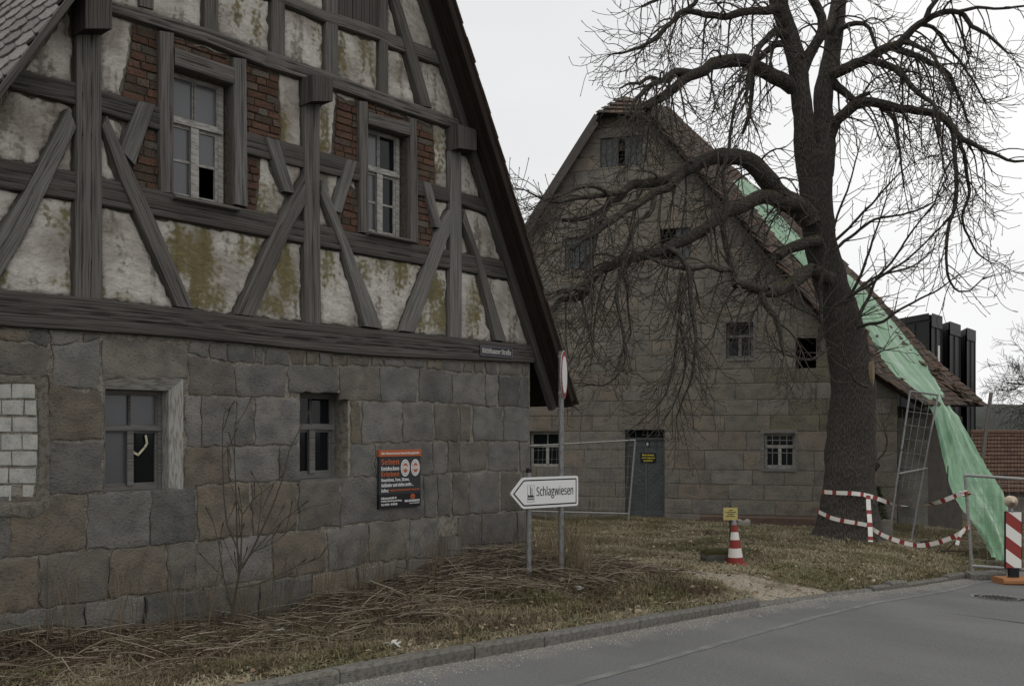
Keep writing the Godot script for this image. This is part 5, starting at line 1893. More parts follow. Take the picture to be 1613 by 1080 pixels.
# ------------------------------------------------------------------ grass and litter
func blade_clump(nb: int, h0: float, h1_: float, w: float, lean: float, spread: float) -> ArrayMesh:
	var b := MB.new()
	for k in nb:
		var a := rng.randf() * TAU
		var o := Vector3(rng.randf_range(-1, 1), 0, rng.randf_range(-1, 1)) * spread
		var d := Vector3(cos(a), 0, sin(a))
		var h := rng.randf_range(h0, h1_)
		var ln := lean * rng.randf_range(0.3, 1.3)
		var s := d.cross(Vector3.UP) * w
		var p1 := o + Vector3.UP * h * 0.6 + d * h * ln * 0.35
		var p2 := o + Vector3.UP * h * (1.0 - 0.35 * ln) + d * h * ln
		var g := rng.randf_range(0.7, 1.25)
		var c := Color(g, g, g)
		b.quad(o - s, o + s, p1 + s * 0.8, p1 - s * 0.8, c)
		b.quad(p1 - s * 0.8, p1 + s * 0.8, p2 + s * 0.15, p2 - s * 0.15, c)
	return b.mesh()

func scatter(called: String, label: String, mesh: Mesh, spots: Array) -> void:
	var mm := MultiMesh.new()
	mm.transform_format = MultiMesh.TRANSFORM_3D
	mm.use_colors = true
	mm.mesh = mesh
	mm.instance_count = spots.size()
	for i in spots.size():
		mm.set_instance_transform(i, spots[i][0]); mm.set_instance_color(i, spots[i][1])
	var mi := MultiMeshInstance3D.new()
	mi.name = called
	mi.multimesh = mm
	mi.material_override = M.blade
	add_child(mi, true)
	tag(mi, label, "grass", "", "stuff")

func inside_house(x: float, f: float) -> bool:
	var p := h1.affine_inverse() * Vector3(x, 0, -f)
	if p.x > -9.0 and p.x < 0.02 and p.z < 0.04: return true
	p = h2.affine_inverse() * Vector3(x, 0, -f)
	return p.z < 0.0 and p.x < 5.9 and p.z > -9.0

func make_grass() -> void:
	var straw := Color(0.285, 0.245, 0.155)
	var pale := Color(0.40, 0.36, 0.26)
	var green := Color(0.10, 0.105, 0.035)
	var brown := Color(0.115, 0.088, 0.058)
	var lawn := []
	var verge := []
	var litter := []
	var tries := 0
	while tries < 100000:
		tries += 1
		var f := 5.0 + 21.0 * pow(rng.randf(), 1.35)
		var x := rng.randf_range(-0.62, 0.62) * f
		if f > 22.5 or kerb_d(x, f) > -0.14 or inside_house(x, f): continue
		var pm := path_mask(x, f)
		if rng.randf() < pm * 0.985: continue
		var p := h1.affine_inverse() * Vector3(x, 0, -f)
		var near_wall := p.x < 0.9 and p.z < 2.5
		var n := wob.get_noise_2d(x * 9.0, f * 9.0)
		var gn := wob.get_noise_2d(x * 6.0 + 30.0, f * 6.0)
		var c := straw.lerp(pale, clampf(0.3 + n + rng.randf_range(-0.3, 0.3), 0, 1)).lerp(green, clampf(0.12 + gn * 1.3, 0.0, 0.6))
		var s := rng.randf_range(0.6, 1.3)
		var y := gy(x, f)
		var bas := Basis(Vector3.UP, rng.randf() * TAU).scaled(Vector3(s, s * rng.randf_range(0.6, 1.2), s))
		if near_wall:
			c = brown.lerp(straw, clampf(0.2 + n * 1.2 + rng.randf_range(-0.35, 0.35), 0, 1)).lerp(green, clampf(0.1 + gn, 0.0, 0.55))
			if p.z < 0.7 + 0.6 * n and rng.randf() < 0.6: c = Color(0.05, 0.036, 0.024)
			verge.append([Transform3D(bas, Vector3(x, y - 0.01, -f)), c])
		else:
			lawn.append([Transform3D(bas, Vector3(x, y - 0.01, -f)), c])
	scatter("lawn_grass", "short dry straw-coloured grass of the yard", blade_clump(9, 0.03, 0.085, 0.0042, 1.0, 0.07), lawn)
	scatter("verge_grass", "matted brown grass on the verge below the plinth", blade_clump(10, 0.04, 0.15, 0.004, 1.2, 0.07), verge)
	# heaps of fallen stalks: long pale stems lying every way
	var st := []
	for k in 5200:
		var u := rng.randf_range(-7.2, 1.3)
		var w := 0.1 + 1.7 * pow(rng.randf(), 1.2)
		if u > -2.4 and u < 0.8 and rng.randf() < 0.6: w = rng.randf_range(0.1, 1.5)
		elif rng.randf() < 0.6: continue
		var p := h1 * Vector3(u, 0, w)
		if kerb_d(p.x, -p.z) > -0.2: continue
		var heap := maxf(0.0, 1.0 - Vector2((u + 0.9) / 1.3, (w - 0.55) / 0.7).length())
		p.y = gy(p.x, -p.z) + rng.randf() * (0.05 + 0.24 * heap)
		var c := Color(0.15, 0.122, 0.088).lerp(Color(0.34, 0.295, 0.225), pow(rng.randf(), 1.6)) if rng.randf() > 0.45 else Color(0.075, 0.056, 0.04)
		var bas := Basis(Vector3.UP, rng.randfn(0.7, 0.9)) * Basis(Vector3.BACK, rng.randfn(0.0, 0.16))
		var s := rng.randf_range(0.35, 1.2)
		st.append([Transform3D(bas.scaled_local(Vector3(s, 1, s)), p), c])
	var sb := MB.new()
	sb.tube(PackedVector3Array([Vector3(-0.4, 0, 0), Vector3(-0.15, 0.03, 0.01), Vector3(0.12, 0.035, -0.01), Vector3(0.4, -0.01, 0.02)]), PackedFloat32Array([0.0045, 0.004, 0.0035, 0.002]), 4, Color.WHITE, false)
	scatter("fallen_stalks", "heap of long dry fallen stalks at the foot of the plinth", sb.mesh(), st)
	# upright dead weeds by the plinth and between the sign posts
	var up := []
	for k in 250:
		var u := rng.randf_range(-7.0, 0.0)
		var w := rng.randf_range(0.12, 0.7)
		var p := h1 * Vector3(u, 0, w)
		if k > 140:
			p = Vector3(rng.randf_range(0.15, 0.95), 0, -rng.randf_range(11.4, 12.6))
		p.y = gy(p.x, -p.z) - 0.02
		var s := rng.randf_range(0.4, 1.15)
		up.append([Transform3D(Basis(Vector3.UP, rng.randf() * TAU).scaled(Vector3(s, s, s)), p), Color(0.10, 0.078, 0.055).lerp(Color(0.26, 0.21, 0.13), rng.randf() * (1.0 if k > 140 else 0.5))])
	sb = MB.new()
	for k in 3:
		var a := rng.randf() * TAU
		var d := Vector3(cos(a), 0, sin(a))
		sb.tube(PackedVector3Array([d * 0.02, d * 0.05 + Vector3(0, 0.25, 0), d * 0.13 + Vector3(0, 0.5, 0), d * 0.24 + Vector3(0, 0.66, 0)]), PackedFloat32Array([0.0032, 0.003, 0.0025, 0.0015]), 4, Color.WHITE, false)
	scatter("dead_weeds", "thin upright dead weed stems along the plinth and sign posts", sb.mesh(), up)
	# dead leaves and crumbs
	var lv := []
	for k in 9000:
		var f := 5.0 + 15.0 * pow(rng.randf(), 1.2)
		var x := rng.randf_range(-0.6, 0.6) * f
		if kerb_d(x, f) > -0.05 or inside_house(x, f): continue
		var c := Color(0.16, 0.105, 0.06).lerp(Color(0.42, 0.36, 0.27), rng.randf() * rng.randf())
		var bas := Basis.from_euler(Vector3(rng.randfn(0, 0.35), rng.randf() * TAU, rng.randfn(0, 0.35)))
		var s := rng.randf_range(0.5, 1.3)
		lv.append([Transform3D(bas.scaled(Vector3(s, s, s)), Vector3(x, gy(x, f) + rng.randf_range(0.01, 0.05), -f)), c])
	# grit in the gutter
	var gr := []
	for k in 9000:
		var q := along(kerb_line, rng.randf_range(-4.0, 14.0))
		var o := 0.005 + 0.34 * pow(rng.randf(), 2.2) * (1.0 + 0.9 * wob.get_noise_2d(q[0].x * 20.0, 4.0))
		var at: Vector2 = q[0] + Vector2(q[1].y, -q[1].x) * o
		var g := rng.randf_range(0.18, 0.42)
		var sz := rng.randf_range(0.4, 1.3)
		gr.append([Transform3D(Basis.from_euler(Vector3(rng.randf() * 3, rng.randf() * 3, rng.randf() * 3)).scaled(Vector3(sz, sz * 0.6, sz)), Vector3(at.x, road_y(at.x, at.y) + 0.002, -at.y)), Color(g, g * 0.95, g * 0.85)])
	var gb := MB.new()
	gb.obox(Transform3D(), Vector3(0.010, 0.007, 0.008))
	scatter("gutter_grit", "pale grit and crumbs lying in the gutter along the kerb", gb.mesh(), gr)
	sb = MB.new()
	sb.quad(Vector3(-0.025, 0, -0.015), Vector3(0.02, 0.008, -0.018), Vector3(0.03, 0.0, 0.016), Vector3(-0.018, 0.006, 0.014))
	scatter("leaf_litter", "scattered dead leaves lying on the verge and yard", sb.mesh(), lv)

# ------------------------------------------------------------------ background
func make_background() -> void:
	# dark clad building with three stepped bays
	var B := group_node(self, "clad_building")
	tag(B, "black clad modern building with three stepped bays behind the roof", "building")
	var y1 := 2.0 + 4.93
	for q in [P.dark_a, P.dark_b, P.dark_c]:
		var a := pv(q); var c := pv(q, 3); var e := pv(q, 6)
		var bay := group_node(B, "bay")
		var r := PackedVector2Array()
		for p in [a, c, e]: r.append(Vector2(p.x, p.z))
		r.append(Vector2(e.x + 1.2, e.z - 6.0)); r.append(Vector2(a.x, a.z - 6.0))
		var b := MB.new()
		for i in 4:
			var p0 := r[i]; var p1 := r[i + 1]
			b.quad(Vector3(p0.x, -4, p0.y), Vector3(p1.x, -4, p1.y), Vector3(p1.x, y1, p1.y), Vector3(p0.x, y1, p0.y))
		put(bay, "wall", b.mesh(), M.cladding)
		b = MB.new()
		for i in 2:
			var p0 := r[i]; var p1 := r[i + 1]
			var d := (p1 - p0).normalized()
			var o := Vector2(-d.y, d.x) * 0.06
			if o.y < 0.0: o = -o
			var h := 0.2 if i == 0 else 0.5
			b.quad(Vector3(p0.x + o.x, y1 - h, p0.y + o.y), Vector3(p1.x + o.x, y1 - h, p1.y + o.y), Vector3(p1.x + o.x, y1 + 0.06, p1.y + o.y), Vector3(p0.x + o.x, y1 + 0.06, p0.y + o.y), Color(3.2, 3.2, 3.3))
			b.quad(Vector3(p0.x + o.x, y1 - h, p0.y + o.y), Vector3(p1.x + o.x, y1 - h, p1.y + o.y), Vector3(p1.x, y1 - h, p1.y), Vector3(p0.x, y1 - h, p0.y), Color(2, 2, 2))
		b.quad(Vector3(r[0].x, y1 + 0.06, r[0].y), Vector3(r[2].x, y1 + 0.06, r[2].y), Vector3(r[3].x, y1 + 0.06, r[3].y), Vector3(r[4].x, y1 + 0.06, r[4].y), Color(2.5, 2.5, 2.5))
		put(bay, "fascia", b.mesh(), M.cladding)
		for i in 2:
			var n := 3 if i == 0 else 2
			for k in n + 1:
				var p := r[i].lerp(r[i + 1], float(k) / n)
				b = MB.new()
				b.box(Vector3(p.x - 0.03, -4, p.y - 0.03), Vector3(p.x + 0.03, y1 - 0.3, p.y + 0.05), Color(2.4, 2.4, 2.5))
				put(bay, "seam_rib", b.mesh(), M.cladding)
	b_white_pipe(B)
	# low building with brown tiled roof beyond the fence
	var q: Array = P.far_roof
	var H := group_node(self, "tiled_shed")
	tag(H, "low building with brown tiled roof beyond the roadside fence", "building")
	var rl := pv(q); var rr := pv(q, 3); var el := pv(q, 6); var er := pv(q, 9)
	var b := MB.new()
	var rows := 15
	for k in rows:
		var f0 := float(k) / rows
		var f1 := float(k + 1) / rows
		var n := 44
		for i in n:
			var g := rng.randf_range(0.75, 1.2)
			var c := Color(0.135, 0.082, 0.062) * g
			var x0 := float(i) / n + 0.002
			var x1 := float(i + 1) / n - 0.002
			var lift := Vector3(0, 0.045, 0.02)
			b.quad(el.lerp(rl, f0).lerp(er.lerp(rr, f0), x0) + lift, el.lerp(rl, f0).lerp(er.lerp(rr, f0), x1) + lift, el.lerp(rl, f1).lerp(er.lerp(rr, f1), x1), el.lerp(rl, f1).lerp(er.lerp(rr, f1), x0), c)
			b.quad(el.lerp(rl, f0).lerp(er.lerp(rr, f0), x0), el.lerp(rl, f0).lerp(er.lerp(rr, f0), x1), el.lerp(rl, f0).lerp(er.lerp(rr, f0), x1) + lift, el.lerp(rl, f0).lerp(er.lerp(rr, f0), x0) + lift, c)
	tag(put(H, "roof_tiles", b.mesh(), M.tile), "", "", "", "stuff")
	b = MB.new()
	b.quad(el + Vector3(0, -0.02, -0.1), er + Vector3(0, -0.02, -0.1), rr + Vector3(0, -0.03, 0), rl + Vector3(0, -0.03, 0), Color(0.08, 0.06, 0.05))
	b.quad(rl, rr, rr + Vector3(0, -2.0, -3), rl + Vector3(0, -2.0, -3), Color(0.1, 0.07, 0.05))
	put(H, "roof_deck", b.mesh(), M.tile)
	b = MB.new()
	b.box(el + Vector3(0.2, -4, -5.5), er + Vector3(-0.2, -0.05, -0.4), Color(0.2, 0.18, 0.16))
	put(H, "wall", b.mesh(), M.stone)
	for k in 6:
		var p := rl.lerp(rr, (k + 0.5) / 6.0)
		b = MB.new()
		b.tube(PackedVector3Array([p - (rr - rl) / 12.2 + Vector3(0, 0.02, 0), p + (rr - rl) / 12.2 + Vector3(0, 0.02, 0)]), PackedFloat32Array([0.1, 0.1]), 8, Color(0.13, 0.08, 0.06))
		put(H, "ridge_tile", b.mesh(), M.tile)
	# street lamp far off
	var L := group_node(self, "street_lamp")
	tag(L, "pale slender street lamp far behind the roadside fence", "street lamp")
	var l0 := pv(P.lamp)
	pole(L, "post", Vector3(l0.x, -3.0, l0.z), pv(P.lamp, 3), 0.06, M.galvanised)
	pole(L, "lamp_head", pv(P.lamp, 3), pv(P.lamp, 6), 0.12, M.plastic_white)
	# wooded hill
	b = MB.new()
	var nn := 160
	for i in nn + 1:
		var x := lerpf(-500.0, 900.0, float(i) / nn)
		var top := 11.5 + 3.0 * wob.get_noise_2d(x * 0.12, 3.0) + 1.6 * wob.get_noise_2d(x * 1.4, 9.0) - 0.006 * (x - 170.0)
		b.vert(Vector3(x, -10, -330), Vector3.BACK, Vector2(x * 0.1, 0), Color(0.045, 0.05, 0.045))
		b.vert(Vector3(x, top * 0.6, -380), Vector3.BACK, Vector2(x * 0.1, 1), Color(0.045, 0.05, 0.045))
		b.vert(Vector3(x, top + 2.0, -430), Vector3.BACK, Vector2(x * 0.1, 2), Color(0.05, 0.055, 0.05))
		b.vert(Vector3(x, -10, -520), Vector3.BACK, Vector2(x * 0.1, 3), Color(0.045, 0.05, 0.045))
	for i in nn:
		for k in 3:
			var a := i * 4 + k
			b.tri(a, a + 1, a + 4); b.tri(a + 1, a + 5, a + 4)
	b.smooth()
	tag(put(self, "hill", b.mesh(), M.soil), "distant wooded hill under the grey sky", "", "", "structure")
	# bare trees at the right edge
	var spots := [[27.5, 47.0, 10.5, 0.16, "tall bare tree at the right edge beyond the tiled roof"], [24.8, 50.0, 5.6, 0.09, "low bare tree beside the black clad building"], [28.6, 58.0, 6.0, 0.1, "small bare tree farther back above the tiled roof"]]
	var k := 0
	for s in spots:
		var T := group_node(self, "distant_tree" + ("" if k == 0 else "_00%d" % k), Transform3D(Basis(), Vector3(s[0], -2.6, -s[1])))
		tag(T, s[4], "tree", "bare trees in the distance")
		far_mb = MB.new()
		far_branch(Vector3.ZERO, Vector3.UP, s[2] * 0.42, s[3], 5)
		put(T, "crown", far_mb.mesh(), M.twig)
		var tb := MB.new()
		tb.tube(PackedVector3Array([Vector3(0, -1, 0), Vector3(0, s[2] * 0.2, 0), Vector3(0, s[2] * 0.36, 0)]), PackedFloat32Array([s[3] * 1.3, s[3] * 1.1, s[3]]), 8)
		put(T, "trunk", tb.mesh(), M.twig)
		k += 1

func b_white_pipe(B: Node3D) -> void:
	var c := pv(P.dark_a, 3)
	pole(B, "downpipe", Vector3(c.x + 0.28, -3.5, c.z + 0.18), Vector3(c.x + 0.28, 5.6, c.z + 0.18), 0.04, M.plastic_white, 8)

var far_mb: MB
func far_branch(p: Vector3, d: Vector3, l: float, r: float, depth: int) -> void:
	var pts := PackedVector3Array([p])
	var rad := PackedFloat32Array([r])
	for i in 4:
		d = (d + Vector3(rng.randf_range(-1, 1), rng.randf_range(-0.5, 0.7), rng.randf_range(-1, 1)) * 0.16).normalized()
		p += d * l / 4.0
		pts.append(p); rad.append(maxf(0.008, lerpf(r, r * 0.6, (i + 1) / 4.0)))
		if depth > 0 and i > 0:
			for z in (2 if rng.randf() < 0.6 else 1):
				var s := d.cross(Vector3(rng.randf_range(-1, 1), rng.randf_range(-1, 1), rng.randf_range(-1, 1))).normalized()
				far_branch(p, (d * 0.75 + s * 0.75).normalized(), l * rng.randf_range(0.5, 0.72), maxf(0.009, r * 0.5), depth - 1)
	far_mb.tube(pts, rad, 3, Color.WHITE, false)

# ------------------------------------------------------------------
func _ready() -> void:
	rng.seed = 20240
	wob.seed = 3
	wob.frequency = 0.1
	wob.fractal_octaves = 3
	# camera: a rising-front lens, level, at eye height on the far side of the road
	var cam := Camera3D.new()
	cam.name = "camera"
	cam.projection = Camera3D.PROJECTION_FRUSTUM
	cam.near = 0.1
	cam.far = 2000.0
	cam.size = 0.1 * 1080.0 / 1500.0
	cam.frustum_offset = Vector2(0.0, 0.1 * 140.0 / 1500.0)
	cam.position = Vector3(0, EYE, 0)
	add_child(cam)
	cam.current = true
	var we := WorldEnvironment.new()
	we.name = "environment"
	we.environment = make_sky()
	add_child(we)
	var sun := DirectionalLight3D.new()
	sun.name = "sun"
	sun.light_energy = 0.2
	sun.light_angular_distance = 25.0
	sun.light_color = Color(1.0, 0.98, 0.95)
	sun.shadow_enabled = true
	sun.rotation_degrees = Vector3(-58, -35, 0)
	add_child(sun)
	h1 = Transform3D(Basis(Vector3.UP, deg_to_rad(H1_TURN)), Vector3(H1_AT[0], 0, H1_AT[2]))
	h2 = Transform3D(Basis(Vector3.UP, deg_to_rad(H2_TURN)), Vector3(H2_AT[0], 0, H2_AT[2]))
	make_materials()
	make_ground()
	make_road()
	make_half_timbered_house()
	make_stone_house()
	make_tree()
	make_background()
	make_netting()
	make_direction_sign()
	make_wall_signs()
	make_door_notices()
	make_fences()
	make_tapes()
	make_beacon()
	make_cone()
	make_sapling()
	make_small_things()
	make_grass()

# ------------------------------------------------------------------ measurements in metres
const TIMBERS := [
	["sill_beam",0.07,3,[[-7.165,3.144,-7.165,2.846],[-6.659,3.146,-6.659,2.853],[-6.044,3.155,-6.044,2.866],[-5.106,3.148,-5.106,2.876],[-4.276,3.134,-4.276,2.868],[-2.944,3.135,-2.944,2.84],[-1.083,3.143,-1.083,2.889],[0.013,3.146,0.013,2.917]]],
	["rail",0.034,2,[[-6.591,4.955,-6.591,4.795],[-6.36,4.97,-6.36,4.794],[-6.077,4.988,-6.077,4.793],[-5.289,4.975,-5.289,4.759]]],
	["rail",0.034,2,[[-4.392,4.964,-4.392,4.75],[-4.051,4.968,-4.051,4.749],[-3.708,4.973,-3.708,4.748],[-3.328,4.97,-3.328,4.754],[-2.944,4.967,-2.944,4.76]]],
	["rail",0.034,1,[[-2.087,4.955,-2.087,4.769],[-1.714,4.95,-1.714,4.778],[-1.366,4.947,-1.366,4.791],[-0.861,4.93,-0.861,4.752]]],
	["rail",0.038,2,[[-6.849,4.21,-6.849,3.973],[-6.659,4.211,-6.659,3.969],[-6.077,4.222,-6.077,3.978],[-5.387,4.213,-5.387,3.97],[-4.135,4.198,-4.135,3.967],[-3.051,4.182,-3.051,3.96],[-1.344,4.194,-1.344,3.975],[-0.448,4.204,-0.448,3.973]]],
	["tie_beam",0.05,2,[[-6.044,5.771,-6.044,5.684],[-5.845,5.773,-5.845,5.685],[-4.85,5.84,-4.85,5.701],[-4.157,5.831,-4.157,5.665],[-3.446,5.835,-3.446,5.68],[-2.688,5.816,-2.688,5.68],[-1.83,5.827,-1.83,5.683],[-1.322,5.815,-1.322,5.698]]],
	["collar_beam",0.04,1,[[-4.276,6.461,-4.276,6.359],[-3.921,6.469,-3.921,6.371],[-3.421,6.478,-3.421,6.356],[-3.234,6.499,-3.234,6.369],[-2.66,6.538,-2.66,6.402],[-2.509,6.528,-2.509,6.369],[-1.714,6.557,-1.714,6.389]]],
	["post",0.046,2,[[-6.066,5.644,-5.845,5.718],[-6.071,4.609,-5.845,4.664],[-6.077,3.119,-5.834,3.144]]],
	["post",0.042,1,[[-5.307,5.666,-5.157,5.69],[-5.307,4.968,-5.163,5.004],[-5.289,4.197,-5.163,4.209]]],
	["post",0.042,1,[[-4.535,5.649,-4.385,5.675],[-4.528,4.981,-4.378,5.017],[-4.513,4.226,-4.37,4.22]]],
	["post",0.046,2,[[-3.7,5.511,-3.496,5.552],[-3.7,4.517,-3.496,4.556],[-3.692,3.14,-3.479,3.138]]],
	["post",0.042,1,[[-2.962,5.637,-2.836,5.656],[-2.953,4.94,-2.827,4.966],[-2.944,4.199,-2.818,4.205]]],
	["post",0.042,1,[[-2.207,5.642,-2.097,5.647],[-2.198,4.914,-2.077,4.938],[-2.198,4.199,-2.067,4.203]]],
	["post",0.046,1,[[-1.553,5.543,-1.355,5.573],[-1.553,4.156,-1.344,4.186],[-1.553,3.148,-1.344,3.148]]],
	["stud",0.036,1,[[-4.85,6.475,-4.695,6.497],[-4.85,5.822,-4.695,5.841]]],
	["stud",0.036,1,[[-4.089,6.758,-3.928,6.778],[-4.089,5.819,-3.928,5.834]]],
	["stud",0.036,1,[[-3.413,7.009,-3.243,7.031],[-3.413,5.811,-3.243,5.825]]],
	["stud",0.036,1,[[-2.66,7.288,-2.528,7.294],[-2.66,5.809,-2.528,5.808]]],
	["stud",0.03,0,[[-5.496,6.178,-5.351,6.22],[-5.496,5.835,-5.351,5.849]]],
	["brace",0.06,1,[[-6.136,4.745,-6.071,4.587],[-6.482,3.998,-6.288,4.077],[-6.659,3.676,-6.492,3.599],[-6.95,3.124,-6.774,3.068]]],
	["brace",0.062,1,[[-5.851,4.662,-5.8,4.764],[-5.691,4.251,-5.544,4.28],[-5.502,3.876,-5.344,3.914],[-5.144,3.162,-4.97,3.156]]],
	["brace",0.056,1,[[-5.508,4.968,-5.351,4.974],[-5.685,4.499,-5.544,4.383]]],
	["brace",0.06,1,[[-3.708,4.675,-3.684,4.375],[-4.021,4.159,-3.851,4.109],[-4.513,3.15,-4.298,3.145]]],
	["brace",0.056,1,[[-4.187,4.954,-4.021,4.96],[-3.952,4.456,-3.819,4.455]]],
	["brace",0.06,1,[[-3.496,4.516,-3.463,4.671],[-3.191,3.94,-3.051,3.932],[-2.89,3.167,-2.632,3.16]]],
	["brace",0.056,1,[[-3.139,4.956,-2.998,4.958],[-3.337,4.369,-3.208,4.357]]],
	["brace",0.06,1,[[-1.564,4.686,-1.542,4.42],[-1.746,4.449,-1.629,4.284],[-2.355,3.161,-2.138,3.156]]],
	["brace",0.056,1,[[-2.016,4.943,-1.882,4.939],[-1.809,4.438,-1.682,4.428]]],
	["brace",0.06,1,[[-1.355,4.574,-1.311,4.73],[-1.118,4.186,-1.026,4.199],[-0.742,3.168,-0.535,3.166]]],
	["brace",0.056,1,[[-2.576,7.104,-2.462,7.13],[-2.306,6.467,-2.148,6.501],[-2.057,5.821,-1.861,5.841]]],
	["lintel",0.044,2,[[-5.157,5.56,-5.157,5.395],[-4.528,5.552,-4.528,5.391]]],
	["lintel",0.044,1,[[-2.836,5.55,-2.836,5.416],[-2.207,5.576,-2.207,5.429]]],
	["beam_end",0.24,0,[[-6.082,5.801,-5.839,5.853],[-6.082,5.383,-5.845,5.457]]],
	["beam_end",0.2,0,[[-3.716,5.679,-3.438,5.702],[-3.716,5.401,-3.446,5.471]]],
	["beam_end",0.2,0,[[-1.564,5.686,-1.243,5.693],[-1.553,5.404,-1.243,5.441]]]]
const BRICK_FIELDS := [
	[-5.532,5.675,-5.301,5.668,-5.301,4.981,-5.65,4.982,-5.55,5.395],
	[-5.46,4.727,-5.295,4.726,-5.295,4.202,-5.574,4.217],
	[-5.157,5.654,-4.528,5.651,-4.52,5.554,-5.157,5.56],
	[-4.385,5.656,-3.99,5.648,-3.967,4.992,-4.385,4.959],
	[-4.378,4.74,-4.209,4.739,-4.261,4.195,-4.378,4.2],
	[-3.217,5.605,-2.953,5.605,-2.953,4.968,-3.286,4.979],
	[-3.095,4.66,-2.944,4.64,-2.944,4.192,-3.217,4.191],
	[-2.836,5.663,-2.207,5.642,-2.207,5.569,-2.836,5.543],
	[-2.087,5.642,-1.799,5.638,-1.756,4.956,-2.077,4.946],
	[-2.077,4.782,-1.955,4.775,-1.82,4.535,-1.841,4.207,-2.067,4.196]]
const UPPER_WINDOWS := [
	[-5.157,4.169,-4.528,5.391],
	[-2.827,4.204,-2.207,5.429]]
const HATCH := [-3.243,6.4,-2.651,7.292]
const PLINTH_WINDOW_A := [-5.8,1.46,-5.054,2.499]
const PLINTH_WINDOW_B := [-3.724,1.491,-3.086,2.423]
